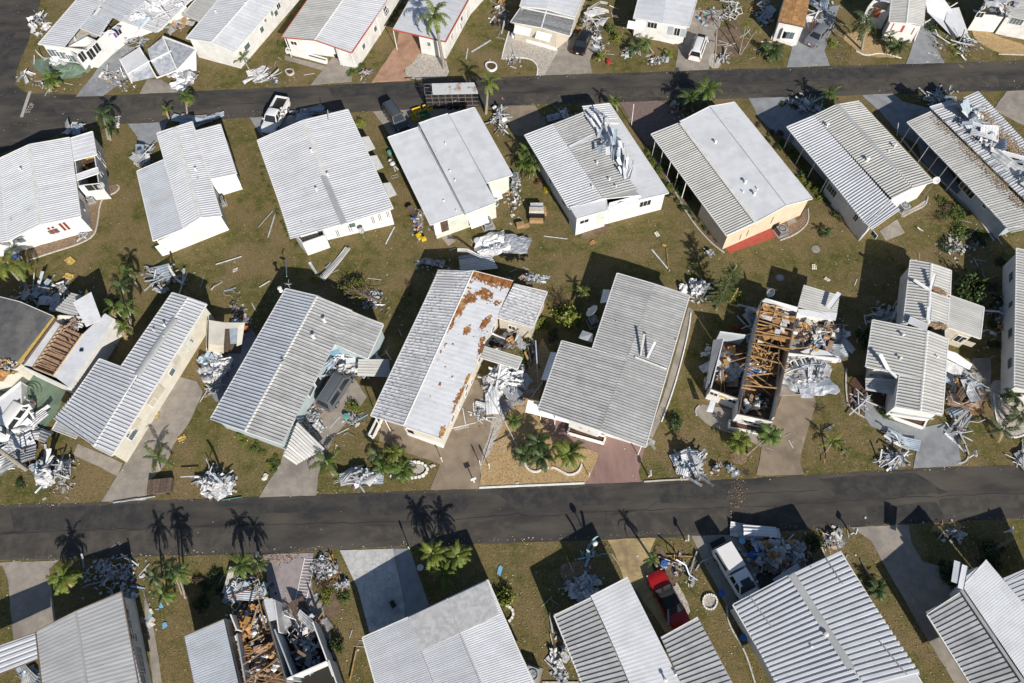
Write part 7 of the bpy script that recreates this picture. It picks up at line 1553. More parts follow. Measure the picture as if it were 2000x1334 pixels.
# caged waste trailer on the top road
ct = W(885, 176); T2 = thing('caged_trailer', 'long caged trailer with a rusty flat roof standing on the top road', 'trailer', ct)
zt = 2.6; q = [W(843, 163, zt)-ct, W(926, 161, zt)-ct, W(934, 182, zt)-ct, W(845, 184, zt)-ct]
MT['rust_roof'] = mat('rusty_painted_metal', (.50, .52, .53), (.30, .15, .08), rough=.7, scale=1.1, lo=.52, hi=.66, detail=9)
MB().prism([v.xy for v in q], zt-.06, zt).build('roof', MT['rust_roof'], T2)
ax = (q[1]-q[0]).normalized(); ay = (q[3]-q[0]); q2 = [q[0]-ax*1.0, q[1], q[2], q[3]-ax*1.0]
MB().prism([v.xy for v in q2], .55, .7).build('deck', MT['wood_old'], T2)
for (a, b) in ((q2[3], q2[2]), (q2[0], q2[1]), (q2[0], q2[3]), (q2[1], q2[2])):
    L = (b-a).length; n = max(2, int(L/.75)); m = MB()
    for i in range(n+1):
        p = a.lerp(b, i/n); m.bar((p.x, p.y, .6), (p.x, p.y, zt-.02), .05)
    for z in (.62, 1.3, 1.95, zt-.08): m.bar((a.x, a.y, z), (b.x, b.y, z), .05)
    side = m.build('cage_side', MT['cp_silver'], T2); mm = MB()
    for i in range(int(L/.16)+1):
        p = a.lerp(b, min(1, i*.16/L)); mm.bar((p.x, p.y, .62), (p.x, p.y, zt-.1), .018)
    for i in range(13): z = .7+i*.15; mm.bar((a.x, a.y, z), (b.x, b.y, z), .018)
    mm.build('wire_mesh', MT['black'], side)
cm = (q2[0]+q2[2])/2
for s in (-1, 1):
    for dx in (-.45, .45):
        c = cm+ax*dx+ay.normalized()*s*(ay.length/2+.02); c.z = .36
        wl = MB().lathe(c, [(.2, -.11), (.34, -.1), (.34, .1), (.2, .11)], 14, ax=Matrix.Rotation(math.atan2(ax.y, ax.x), 4, 'Z') @ Matrix.Rotation(R(90), 4, 'X')).build('wheel', MT['tyre'], T2)
MB().bar(q2[0].lerp(q2[3], .5)+Vector((0, 0, .6)), q2[0].lerp(q2[3], .5)-ax*1.1+Vector((0, 0, .5)), .1).build('tow_bar', MT['black'], T2)
pile(858, 196, 16, 4, 6, [bg_, bx], ['cols', 'b'], 'the shaded bags below the caged trailer', .3, .7)
pile(880, 205, 24, 6, 10, [bg_, bx, cs], ['b', 'dark', 'cols'], 'the dark rubbish between the trailer and the flat roof', .4, .7)

# crates, bins, air conditioners, dishes, lamps, mailboxes ---------------------
def crate(px, py, rz, m, label, a=1.1, b=.8, h=.5, fill='cols'):
    c = W(px, py); t = thing('crate', label, 'crate', c, R(rz))
    MB().box((0, 0, .03), (a, b, .06)).build('crate_floor', MT[m], t)
    for s in (-1, 1): MB().box((0, s*b/2, h/2), (a+.06, .05, h)).build('crate_side', MT[m], t); MB().box((s*a/2, 0, h/2+.002), (.05, b, h)).build('crate_end', MT[m], t)
    if fill: pile(px, py, a*5, b*4, 4, [bg_, bx, sc_], fill, label.replace('crate', 'crate', 1), .12, .45, gz=.25)
crate(812, 231, 20, 'c_yellow', 'front yellow crate left of the flat roof'); crate(815, 220, 20, 'c_yellow', 'rear yellow crate behind the front one'); crate(829, 227, 20, 'c_green', 'green crate beside the yellow crates'); crate(836, 213, 20, 'c_yellow', 'yellow crate holding white and purple bags')
def ac(px, py, rz, label, a=.85, h=.8, m='scrap_g'):
    t = thing('air_conditioner', label, 'air conditioner', W(px, py), R(rz))
    MB().box((0, 0, h/2+.08), (a, a, h)).build('cabinet', MT[m], t); MB().box((0, 0, .04), (a*1.35, a*1.35, .08)).build('pad', MT['concrete'], t)
    MB().lathe((0, 0, h+.085), [(a*.40, 0), (a*.40, .03), (a*.34, .035), (a*.33, .002)], 16).build('fan_ring', MT['black'], t)
    g = MB()
    for k in range(4): g.box((0, 0, h+.11), (a*.7, .02, .012), rz=k*math.pi/4)
    g.build('fan_guard', MT['scrap_g'], t)
    lv = MB()
    for k in range(5):
        for s in (-1, 1): lv.box((0, s*(a/2+.006), .25+k*.13), (a*.86, .012, .05)); lv.box((s*(a/2+.006), 0, .25+k*.13), (.012, a*.86, .05))
    lv.build('louvre', MT['black'], t)
ac(180, 392, 15, 'boxy air conditioner in the stone bed of the shuttered home', 1.0); ac(434, 398, -70, 'air conditioner beside the east wall of the long white home'); ac(953, 442, 20, 'grey air conditioner on pavers by the pale green wall', 1.1, .8)
ac(1524, 455, 20, 'air conditioner beside the red patio', 1.0); ac(1040, 1318, -20, 'grey air conditioner at the right edge of the big double-wide', 1.1); ac(1762, 410, 20, 'air conditioner with round fan behind the grey-capped home', .9); ac(1158, 632, 20, 'shaded air conditioner at the left of the L-shaped home', .9); ac(1004, 352, 25, 'dark boxy air conditioner by the flat roof home corner', .9)
def dish(px, py, z, az, label, r=.42, m='scrap_w', base=0):
    p = W(px, py, z); p0 = Vector((p.x, p.y, base)); t = thing('satellite_dish', label, 'satellite dish', p0)
    MB().tube([(0, 0, 0), (0, 0, p.z-base)], .03).build('mast', MT['scrap_g'], t)
    rot = Matrix.Rotation(R(az), 4, 'Z') @ Matrix.Rotation(R(48), 4, 'Y'); h = Vector((0, 0, p.z-base))
    MB().lathe(h, [(0.001, 0), (r*.5, .025), (r*.85, .075), (r, .11), (r, .125), (r*.85, .09), (r*.5, .04), (0.001, .015)], 20, ax=rot).build('reflector', MT[m], t, smooth=True)
    MB().bar(h, h+rot @ Vector((r*.3, 0, .55)), .03).build('feed_arm', MT['scrap_g'], t)
dish(1828, 352, 2.8, -100, 'white satellite dish at the corner of the grey-capped home'); dish(197, 362, 2.4, -60, 'grey satellite dish on the side of the shuttered home', .4, 'scrap_g'); dish(563, 556, 3.6, 80, 'white satellite dish at the back corner of the blue home', .38); dish(1506, 572, 2.2, 180, 'pale satellite dish behind the ruined home', .5); dish(1157, 608, 2.2, 150, 'white dish shape standing in for a flat awning left of the L-shaped roof', .75); dish(706, 450, 1.6, -80, 'grey satellite dish on the striped end wall', .35, 'scrap_g')  # the large dish by the L-shaped home stands in for a flat awning
def mailbox(px, py, rz, label, h=1.05, m='scrap_w'):
    t = thing('mailbox', label, 'mailbox', W(px, py), R(rz)); MB().box((0, 0, h/2), (.1, .1, h)).build('post', MT['trim'], t)
    MB().box((0, 0, h+.08), (.52, .22, .18)).add([(-.26, -.11, h+.17), (-.26, .11, h+.17), (.26, .11, h+.17), (.26, -.11, h+.17), (-.26, 0, h+.26), (.26, 0, h+.26)], [(0, 4, 1), (3, 2, 5), (0, 3, 5, 4), (1, 4, 5, 2)]).build('box', MT[m], t)
    MB().box((0, -.12, h+.16), (.05, .02, .16)).build('flag', MT['c_red'], t)
mailbox(1267, 931, 85, 'white mailbox right of the pink driveway'); mailbox(926, 942, 20, 'broad white mailbox at the tan driveway corner'); mailbox(1339, 1056, 80, 'white mailbox left of the white pickup driveway'); mailbox(1962, 1040, 70, 'white mailbox on the bottom right lawn'); mailbox(1662, 1043, 60, 'white mailbox beside the cream board heap'); mailbox(1893, 893, 80, 'white mailbox right of the pale blue-grey driveway'); mailbox(510, 1088, 80, 'white mailbox by the palms at the mauve driveway')
# lamp posts
def lamp(px, py, h, label, m='scrap_w', r=.16):
    t = thing('lamp_post', label, 'lamp post', W(px, py)); MB().tube([(0, 0, 0), (0, 0, h)], .04).build('post', MT['trim'], t)
    MB().lathe((0, 0, h-.02), [(.05, 0), (r, .12), (r*1.05, .38), (r*.6, .5), (0.001, .55)], 12).build('lantern', MT[m], t, smooth=True)
lamp(1158, 1072, 2.2, 'white capsule-shaped lamp post at the yellow driveway', r=.24); lamp(864, 902, .9, 'short white post light at the lawn tip by the tan driveway', r=.07); lamp(938, 908, .9, 'short white post light on the left edge of the tan gravel', r=.07); lamp(956, 915, 1.1, 'small lamp on the tan gravel by the white pebbles', r=.1); lamp(1150, 930, .6, 'tiny white post light at the gravel and pink driveway edge', r=.06); lamp(558, 558, .2, 'tiny white light beneath the blue home dish', r=.05)
lamp(800, 1072, 1.2, 'small dark post light at the crazy-paved driveway corner', 'black', .09)
# wrapped furniture on the lawn
c = W(1048, 422); t = thing('furniture_stack', 'stack of white cupboards and wrapped mattress on the lawn left of the peeled home', 'furniture', c, R(-5))
for (x, y, z, a, b, h, m, n) in ((0, .9, .45, 1.5, .7, .9, 'scrap_w', 'cupboard'), (0, .2, .55, 1.7, .6, 1.1, 'drywall', 'wrapped_mattress'), (.1, -.45, .35, 1.7, .55, .7, 'black', 'cabinet'), (0, -.9, .3, 1.6, .35, .6, 'card', 'carton'), (.95, .5, .35, .35, .9, .7, 'card', 'carton')): MB().box((x, y, z), (a, b, h), rz=random.gauss(0, .05)).build(n, MT[m], t)
t = thing('furniture_stack', 'open brown cardboard carton on the lawn above the foil sheet', 'carton', W(1016, 442), R(10)); MB().box((0, 0, .25), (.9, .6, .5)).build('carton', MT['card'], t); MB().box((.7, -.1, .04), (.7, .6, .05)).build('flap', MT['card'], t)
# garden grill, white
c = W(767, 322); t = thing('garden_statue', 'white rounded garden ornament lying between the two middle homes', 'ornament', c, R(-60))
MB().lathe((0, 0, .25), [(0.001, -.25), (.25, -.2), (.38, 0), (.25, .22), (0.001, .27)], 12).build('body', MT['scrap_w'], t, smooth=True); MB().lathe((-.6, 0, .25), [(0.001, -.2), (.2, -.12), (.26, 0), (.2, .15), (0.001, .2)], 10).build('head', MT['scrap_w'], t, smooth=True); MB().box((.8, .1, .12), (.7, .16, .14), rz=.2).build('leg', MT['scrap_w'], t); MB().box((.8, -.16, .12), (.7, .14, .14), rz=-.25).build('leg', MT['scrap_w'], t)
t = thing('folding_step', 'small grey metal step lying below the white ornament', 'step', W(771, 345), R(15)); f = MB(); [f.bar((x, -.2, .05), (x, .2, .05), .05) for x in (-.4, 0, .4)]; f.bar((-.4, -.2, .05), (.4, -.2, .05), .05); f.bar((-.4, .2, .051), (.4, .2, .051), .05); f.build('frame', MT['scrap_g'], t)
# manhole covers
for (x, y, lb) in ((1593, 487, 'round grey metal cover set in the right lawn'), (1523, 543, 'round dark cover in the shade behind the ruined home')):
    t = thing('manhole_cover', lb, 'manhole cover', W(x, y)); MB().lathe((0, 0, 0), [(.48, 0), (.48, .06), (.40, .065), (.38, .05), (0.001, .055)], 20).build('ring', MT['concrete'], t); MB().lathe((0, 0, .056), [(.34, 0), (.33, .02), (0.001, .022)], 18).build('lid', MT['scrap_g'], t)
# plank crate / wooden trailer at the lower road
c = W(316, 952); t = thing('plank_crate', 'low brown wooden plank box on the kerb beside the long driveway', 'crate', c, R(3))
MB().box((0, 0, .28), (2.3, 1.4, .5)).build('crate_body', MT['wood_old'], t)
for k in range(12):
    o = MB().box((0, 0, 0), (.175, 1.42, .04)).build('plank', MT['wood_old'], t); o.location = (-1.05+k*.19, 0, .56+random.uniform(0, .01)); o.rotation_euler = (0, random.gauss(0, .03), random.gauss(0, .01))
for s in (-1, 1): MB().lathe((s*.8, -.75, .2), [(.001, -.05), (.2, -.05), (.2, .05), (.001, .05)], 12, ax=Matrix.Rotation(R(90), 4, 'X')).build('wheel', MT['tyre'], t)
# bags on the crazy paving, small bins
t = thing('luggage', 'dark suitcase and bag left on the shaded crazy-paved driveway', 'luggage', W(771, 1186), R(-60)); MB().box((-.3, 0, .2), (.55, .4, .4)).build('suitcase', MT['black'], t); MB().box((.35, .05, .18), (.45, .35, .36), rz=.4).build('bag', MT['scrap_g'], t)
for (x, y, m, lb) in ((1296, 1102, 'c_blue', 'blue tub by the white stick above the red car'), (1408, 1160, 'c_blue', 'dark blue bin in the shade left of the white pickup'), (1450, 1246, 'c_blue', 'blue bin at the left side of the boldly striped home'), (1447, 1058, 'c_skyblue', 'bright blue bag at the left end of the household heap'), (762, 301, 'scrap_teal', 'teal tub lid on the lawn between the two middle homes'), (677, 816, 'scrap_teal', 'teal bucket behind the grey minivan'), (658, 112, 'black', 'dark bin on the grey porch driveway'), (822, 1110, 'scrap_w', 'white ball-like lid on the shaded lawn by the palms'), (33, 505, 'c_blue', 'blue tub in the scatter below the far left home'), (1188, 124, 'c_red', 'red chair-like crate left of the heap under the leaning palm')):
    t = thing('tub', lb, 'tub', W(x, y)); MB().lathe((0, 0, 0), [(.22, 0), (.28, .42), (.31, .43), (.31, .46), (0.001, .48)], 14).build('shell', MT[m], t); MB().lathe((0, 0, .46), [(.1, 0), (.08, .04), (0.001, .045)], 8).build('knob', MT[m], t)
# white railing lying on mauve driveway
t = thing('railing', 'white railing with slim balusters lying on the mauve driveway', 'railing', W(597, 1132), R(82)); f = MB(); f.bar((-1.9, -.5, .06), (1.9, -.5, .06), .08); f.build('rail', MT['trim'], t); f = MB(); f.bar((-1.9, .5, .06), (1.9, .5, .06), .07); f.build('rail', MT['trim'], t)
for k in range(14): MB().bar((-1.8+k*.277, -.5, .06), (-1.8+k*.277, .5, .06), .045).build('baluster', MT['trim'], t)
# iron scroll trim on tan driveway
t = thing('scroll_rail', 'white scrollwork rail and rod lying on the tan driveway', 'railing', W(905, 832), R(10)); f = MB(); f.bar((-1.3, 0, .05), (1.3, .05, .05), .06); f.build('rail', MT['trim'], t)
for k in range(5): MB().lathe((-.8+k*.3, -.15, .02), [(.14, 0), (.14, .04), (.10, .04), (.10, 0)], 10).build('scroll', MT['trim'], t)
MB().bar((.25, .1, .05), (.3, 1.9, .05), .07).build('rod', MT['trim'], t)

# ================================================================== vegetation
def frond_mesh(L, leaf, n, droop, seed, wd=.05):
    r = random.Random(seed); vs = []; fs = []
    pts = []; p = Vector((0, 0, 0)); a = R(r.uniform(25, 50))
    K = 8
    for i in range(K+1): pts.append(p.copy()); p = p+Vector((math.cos(a), r.uniform(-.06, .06), math.sin(a)))*L/K; a -= R(droop)/K*(.5+i/K)
    for i in range(K):      # rachis: small triangular prism
        a_, b_ = pts[i], pts[i+1]; w_ = .035*(1-i/K)+.008; k = len(vs)
        vs += [a_+Vector((0, -w_, 0)), a_+Vector((0, w_, 0)), a_+Vector((0, 0, -w_*1.4)), b_+Vector((0, -w_*.9, 0)), b_+Vector((0, w_*.9, 0)), b_+Vector((0, 0, -w_*1.2))]
        fs += [(k, k+3, k+4, k+1), (k+1, k+4, k+5, k+2), (k+2, k+5, k+3, k)]
    nr = len(fs)
    for i in range(n):
        u = .14+.86*i/n; f = u*K; j = min(int(f), K-1); p = pts[j].lerp(pts[j+1], f-j); d = (pts[j+1]-pts[j]).normalized()
        ll = leaf*(math.sin(min(1, u*1.25+.12)*math.pi*.86)**.6+.12)*r.uniform(.8, 1.1)
        for s in (-1, 1):
            if r.random() < .05: continue
            ou = (Vector((0, s, 0))*.82+d*r.uniform(.45, .75)+Vector((0, 0, r.uniform(-.25, .15)))).normalized(); k = len(vs)
            mid = p+ou*ll*.5+Vector((0, 0, -.01)); tip = p+ou*ll+Vector((0, 0, -ll*r.uniform(.15, .42))); w_ = wd
            vs += [p+d*w_*.4, p-d*w_*.4, mid-d*w_, mid+d*w_, tip]; fs += [(k, k+1, k+2, k+3), (k+3, k+2, k+4)]
    return newmesh('frond', vs, fs, [MT['palm']])
FR = {'date': [frond_mesh(2.0, .46, 30, 80, s, .042) for s in range(5)], 'coco': [frond_mesh(3.0, .75, 34, 95, 20+s, .052) for s in range(5)], 'fan': [frond_mesh(1.5, .52, 20, 60, 40+s, .05) for s in range(4)], 'sparse': [frond_mesh(2.2, .6, 16, 110, 60+s, .04) for s in range(4)], 'up': [frond_mesh(2.2, .5, 28, 45, 80+s, .045) for s in range(4)]}
FB = {'date': 2.0, 'coco': 3.0, 'fan': 1.5, 'sparse': 2.2, 'up': 2.2}
def palm(px, py, h, Rr, n, kind, m, label, base=None, tr=.13, group=None, upr=0.0, cat='palm tree', trunk='palmbark', elmin=-35, elmax=55):
    top = W(px, py, h); b = W(*base) if base else Vector((top.x, top.y, 0)); b.z = 0; t = thing('palm_tree', label, cat, b, 0, group)
    d = top-b; pts = [Vector((0, 0, 0)), d*.35+Vector((0, 0, -.02*d.z)), d*.7+Vector((0, 0, .02*d.z)), d]
    if h > .25: MB().tube(pts, [tr*1.3, tr, tr*.9, tr*.8], 8).build('trunk', MT[trunk], t)
    s0 = Rr/FB[kind]
    for i in range(n):
        me = random.choice(FR[kind]); az = i*2.399+random.uniform(-.25, .25); f = i/max(1, n-1); el = R(elmax-(elmax-elmin)*f**.8)+random.gauss(0, .1); s = s0*random.uniform(.82, 1.12)*(1-.12*(1-f))
        o = link('frond', me, t); o.matrix_local = Matrix.Translation(d+Vector((0, 0, -.03))) @ Matrix.Rotation(az, 4, 'Z') @ Matrix.Rotation(-(el-R(36)), 4, 'Y') @ Matrix.Rotation(random.gauss(0, .3), 4, 'X') @ Matrix.Scale(s, 4)
        mm = m if (f < .85 or random.random() < .5) else 'palm_dead'
        o.material_slots[0].link = 'OBJECT'; o.material_slots[0].material = MT[mm]
    if h > .6: MB().lathe(d, [(tr*.9, -.35), (tr*1.3, -.1), (tr*.8, .12), (0.001, .2)], 8).build('crown_shaft', MT['palm_y' if m == 'palm_y' else 'palm'], t)
    return t
palm(848, 30, 7.5, 2.7, 13, 'coco', 'palm_y', 'tall bright green palm by the terracotta driveway', (868, 134), .2)
palm(954, 160, 4.3, 2.0, 12, 'coco', 'palm_y', 'bright windblown palm standing right of the caged trailer', (949, 222), .16)
palm(362, 186, 3.0, 1.5, 18, 'date', 'palm', 'round-crowned palm above the crumpled white skin', (366, 230), .12); palm(324, 213, 1.6, 1.0, 12, 'date', 'palm_y', 'short palm left of the round-crowned one on the top road', (332, 238), .1)
palm(200, 222, 3.2, 2.0, 11, 'coco', 'palm_d', 'dark drooping palm at the corner lawn by the far left home', (212, 272), .14); palm(212, 250, 1.6, 1.6, 7, 'coco', 'palm_d', 'lower drooping palm beside the dark one', (216, 274), .12)
palm(474, 112, 1.6, 1.5, 7, 'up', 'palm', 'small bent palm before the cream home', (488, 138), .1, elmin=-5); palm(1200, 195, 2.0, 1.2, 12, 'date', 'palm_y', 'small yellowish palm behind the peeled roof', (1206, 216), .1)
palm(1347, 188, 1.9, 1.9, 18, 'date', 'palm_d', 'left one of the two date palms by the top road', (1352, 216), .16); palm(1382, 172, 3.0, 2.1, 20, 'date', 'palm', 'right taller date palm by the top road', (1384, 208), .16)
palm(1622, 180, 2.4, 1.6, 14, 'date', 'palm', 'palm at the north end of the grey-capped roof', (1628, 204), .12); palm(1694, 38, 4.0, 2.6, 11, 'coco', 'palm_d', 'big drooping palm in the curved tan bed', (1683, 98), .15); palm(1755, 88, 1.3, 1.8, 14, 'fan', 'palm_d', 'dense low palm before the striped porch', (1758, 100), .1); palm(1738, 70, 1.6, 1.4, 9, 'up', 'palm', 'slender palm behind the dense low one', (1742, 92), .1)
palm(1512, 97, 1.0, 1.9, 18, 'fan', 'palm_d', 'bushy low palm beside the bay window home', (1514, 105), .1); palm(1502, 100, .8, 1.4, 9, 'up', 'palm', 'small upright palm next to the bushy low palm'); palm(1262, 82, 1.6, 1.6, 12, 'coco', 'palm', 'leaning palm in front of the shuttered windows', (1276, 104), .1); palm(1240, 90, 1.2, 1.5, 10, 'fan', 'palm_d', 'low palm left of the leaning one'); palm(1305, 104, .6, .9, 9, 'fan', 'palm_y', 'little yellow-green palm near the white minivan'); palm(1172, 108, .8, 1.0, 9, 'fan', 'palm_y', 'little palm at the left of the scattered white pieces')
palm(1458, 44, 4.2, 1.0, 8, 'sparse', 'palm_y', 'left of the twin thin-trunk palms', (1444, 106), .07); palm(1480, 54, 3.6, 1.0, 8, 'sparse', 'palm_y', 'right of the twin thin-trunk palms', (1446, 107), .07)
for (x, y, h, r_, lb) in ((1030, 292, 2.0, 1.4, 'rear'), (1022, 315, 1.6, 1.4, 'left'), (1042, 318, 2.2, 1.3, 'right'), (1034, 335, 1.2, 1.2, 'front')): palm(x, y, h, r_, 13, 'up', 'palm' if lb != 'front' else 'palm_y', f'{lb} stem of the palm clump left of the peeled roof', None, .07, 'palm clump left of the peeled roof')
palm(8, 512, 3.6, 2.8, 9, 'coco', 'palm_y', 'long-fronded palm at the left edge casting shade on the end wall', (48, 560), .14); 
palm(247, 528, 2.4, 1.5, 9, 'coco', 'palm', 'topmost of the tall bent palms left of the narrow home', (270, 560), .09); palm(238, 560, 3.2, 1.6, 10, 'coco', 'palm_d', 'dark palm in the middle of the tall bent palms', (258, 625), .09); palm(222, 600, 3.0, 1.5, 9, 'coco', 'palm', 'left drooping palm of the tall bent group', (255, 640), .09); palm(245, 600, 3.6, 1.7, 10, 'coco', 'palm', 'right drooping palm of the tall bent group', (260, 650), .09); palm(240, 640, 2.0, 1.5, 12, 'coco', 'palm_y', 'front yellowish palm of the tall bent group', (250, 660), .09); palm(190, 668, 1.6, 1.1, 8, 'sparse', 'palm_y', 'low palm leaning over the cream trailer', (232, 676), .06)
palm(305, 893, 1.4, 1.7, 8, 'up', 'palm', 'small windswept palm on the long concrete driveway edge', (312, 918), .12, elmin=-10); palm(636, 900, 1.2, 1.9, 7, 'up', 'palm', 'small palm with pale base left of the palm bed heap', (652, 928), .16, elmin=-20)
palm(768, 882, 1.3, 1.25, 20, 'date', 'palm_y', 'bright round palm in the scalloped stone bed'); palm(786, 918, .8, 1.5, 22, 'fan', 'palm', 'low spreading palm over the scalloped stones'); palm(745, 912, .7, 1.1, 11, 'fan', 'palm', 'little palm at the left end of the scalloped bed'); palm(735, 888, 1.0, 1.1, 9, 'fan', 'palm_d', 'dark palm in the shade behind the scalloped bed')
palm(1003, 820, 1.8, 1.05, 24, 'date', 'palm', 'round dark green palm at the top of the tan gravel', (1004, 838), .1); palm(1022, 886, 1.0, 1.3, 18, 'fan', 'palm_d', 'left palm of the white-edged gravel island'); palm(1052, 862, 1.8, 1.6, 20, 'date', 'palm_d', 'rear palm of the white-edged gravel island'); palm(1058, 892, 1.3, 1.7, 22, 'date', 'palm_d', 'centre palm of the white-edged gravel island'); palm(1112, 886, 1.6, 2.0, 22, 'date', 'palm_y', 'big yellow-green palm at the right of the gravel island', (1110, 912), .2)
palm(1139, 568, 1.2, 1.0, 12, 'up', 'palm_y', 'small yellowish palm behind the L-shaped roof', (1128, 580), .08, elmin=-10); palm(1445, 860, 1.4, 1.35, 22, 'fan', 'palm_y', 'left fan palm in front of the ruined home', (1440, 884), .14); palm(1505, 848, 2.0, 1.35, 22, 'fan', 'palm', 'right fan palm on a leaning pale trunk', (1458, 889), .07)
palm(1626, 862, .8, 1.3, 7, 'up', 'palm_y', 'toppled little palm on the lawn right of the tan driveway', (1612, 884), .07, elmin=-10); palm(1650, 880, .4, 1.0, 5, 'sparse', 'palm', 'snapped palm head lying right of the toppled palm')
palm(122, 1128, 2.4, 1.6, 22, 'date', 'palm_y', 'full palm right of the pale bottom left driveway', (126, 1140), .14); 
palm(300, 1128, 3.4, 1.3, 15, 'date', 'palm_d', 'left palm of the bottom trio', (320, 1168), .08); palm(348, 1120, 3.2, 1.4, 15, 'date', 'palm', 'right palm of the bottom trio with a pale trunk', (362, 1168), .09); palm(318, 1162, 1.8, 1.4, 14, 'date', 'palm', 'front palm of the bottom trio', (328, 1180), .09); palm(336, 1110, 3.8, 1.1, 12, 'date', 'palm_d', 'tall thin palm behind the bottom trio', (355, 1160), .06)
palm(470, 1104, 2.8, 1.5, 18, 'date', 'palm', 'left palm beside the mauve driveway', (480, 1122), .1); palm(503, 1100, 2.4, 1.2, 14, 'date', 'palm_d', 'right palm beside the mauve driveway', (508, 1114), .09)
palm(846, 1080, 2.8, 1.6, 20, 'date', 'palm_y', 'left palm of the three on the shaded lawn by the paving', (852, 1098), .13); palm(894, 1085, 2.8, 1.5, 20, 'date', 'palm_y', 'right palm of the three on the shaded lawn by the paving', (898, 1102), .13); palm(868, 1120, 1.8, 1.5, 20, 'date', 'palm_y', 'front palm of the three on the shaded lawn by the paving', (872, 1130), .13)
palm(1276, 1092, 2.6, 1.0, 9, 'coco', 'palm', 'ragged upright palm above the red car', (1284, 1108), .12, elmax=80); palm(1714, 1150, .7, 1.1, 22, 'fan', 'palm_d', 'toppled palm crown lying on the lawn right of the striped home', (1680, 1092), .07); palm(1958, 838, 1.2, 1.6, 8, 'up', 'palm_d', 'dark palm at the curved gravel bed on the right', (1965, 850), .1, elmin=-20); palm(1992, 812, 1.6, 1.5, 12, 'coco', 'palm_d', 'dark palm at the right edge above the gravel bed'); palm(1985, 775, 1.6, 1.3, 12, 'fan', 'palm_d', 'shaded palm beside the right edge wall')
palm(1612, 452, .5, 1.0, 14, 'fan', 'palm_d', 'low feathery palm left of the grey-capped home corner'); palm(98, 152, 1.2, 1.5, 22, 'fan', 'palm', 'dense green palm ball in the corner debris', (102, 160), .1)
palm(1865, 95, .5, 1.2, 6, 'sparse', 'palm_y', 'snapped yellow palm fronds by the fallen roof', None, .05)
for (x, y, rz, s) in ((1885, 1030, 0, 1.0), (1870, 1022, .5, .9), (1895, 1040, -.4, .9), (1855, 1035, .2, .8)): 
    o = link('fallen_frond', random.choice(FR['coco']), mat=MT['palm_dead']); o.location = W(x, y, .05); o.rotation_euler = (.2, .35, rz+2.9); o.scale = (s, s, .5); tag(o, 'dry tan palm frond lying in the shaded lawn above the corner home', 'palm frond', 'dry fronds in the bottom right shade')
o = link('fallen_frond', FR['sparse'][0], mat=MT['palm_dead']); o.location = W(1872, 125, .04); o.rotation_euler = (.2, .5, -1.0); tag(o, 'dry frond lying on the top road edge', 'palm frond')
# bushes
def leafball(nl, seed, s=.11, squash=.75, clump=14, core=.35):
    r = np.random.default_rng(seed); cl = r.normal(size=(clump, 3)); cl /= np.linalg.norm(cl, axis=1)[:, None]; cl *= r.uniform(core, .92, (clump, 1)); cl[:, 2] = np.abs(cl[:, 2])*squash
    idx = r.integers(0, clump, nl); c = cl[idx]+r.normal(size=(nl, 3))*.17; c[:, 2] = np.abs(c[:, 2]); rr = r.uniform(.6, 1.3, nl)*s
    d1 = r.normal(size=(nl, 3)); d1 /= np.linalg.norm(d1, axis=1)[:, None]; up = c+np.array([0, 0, .4]); d2 = np.cross(d1, up+r.normal(size=(nl, 3))*.6); d2 /= np.linalg.norm(d2, axis=1)[:, None]+1e-6
    v = np.stack([c+d1*rr[:, None], c+d2*rr[:, None]*.55, c-d1*rr[:, None], c-d2*rr[:, None]*.55], 1).reshape(-1, 3)
    return newmesh('crown', v.tolist(), [(4*i, 4*i+1, 4*i+2, 4*i+3) for i in range(nl)], [MT['leaf']])
LB = [leafball(900, s) for s in range(5)]; LBF = [leafball(420, 30+s, .10, .7, 8) for s in range(3)]
def twig_mesh(seed):
    r = random.Random(seed); m = MB()
    for k in range(46):
        a = r.uniform(0, 6.28); e = r.uniform(.1, 1.3); L = r.uniform(.5, 1.0); d = Vector((math.cos(a)*math.cos(e), math.sin(a)*math.cos(e), math.sin(e)*.8)); p = Vector((0, 0, 0)); q = p+d*L*.5; e2 = q+(d+Vector((r.uniform(-.5, .5), r.uniform(-.5, .5), r.uniform(-.2, .3))))*L*.5
        m.bar(p, q, .022); m.bar(q, e2, .013)
        for _ in range(3): m.bar(q.lerp(e2, r.random()), e2+Vector((r.uniform(-.3, .3), r.uniform(-.3, .3), r.uniform(-.1, .2))), .009)
    return m.mesh('crown')
TW = [twig_mesh(s) for s in range(3)]
def bush(px, py, r, m, label, kind='leaf', hz=1.0, name='shrub', cat='shrub', group=None, stems=True, h0=0):
    c = W(px, py); t = thing(name, label, cat, c, random.uniform(0, 6), group)
    me = random.choice(LB if r > .45 else LBF) if kind == 'leaf' else random.choice(TW)
    o = link('crown', me, t, mat=MT[m]); o.scale = (r, r, r*hz); o.location = (0, 0, h0)
    if stems and kind == 'leaf':
        s = MB(); [s.bar((0, 0, 0), (random.uniform(-.4, .4)*r, random.uniform(-.4, .4)*r, h0+r*.6*hz), .03) for _ in range(4)]; s.build('stem', MT['bark'], t)
    return t
def hedge(pts, r, m, n, label, group, hz=.8, jit=.15, kind='leaf'):
    P_ = [W(*p) for p in pts]
    for i in range(n):
        f = i/(max(1, n-1))*(len(P_)-1); j = min(int(f), len(P_)-2); p = P_[j].lerp(P_[j+1], f-j)
        t = thing('shrub', label, 'shrub', (p.x+random.gauss(0, jit), p.y+random.gauss(0, jit), 0), random.uniform(0, 6), group)
        o = link('crown', random.choice(LBF if r < .5 else LB), t, mat=MT[random.choice(m) if isinstance(m, list) else m]); s = r*random.uniform(.75, 1.2); o.scale = (s, s, s*hz*random.uniform(.8, 1.2))
        st = MB().bar((0, 0, 0), (0, 0, s*.5), .04).build('stem', MT['bark'], t)
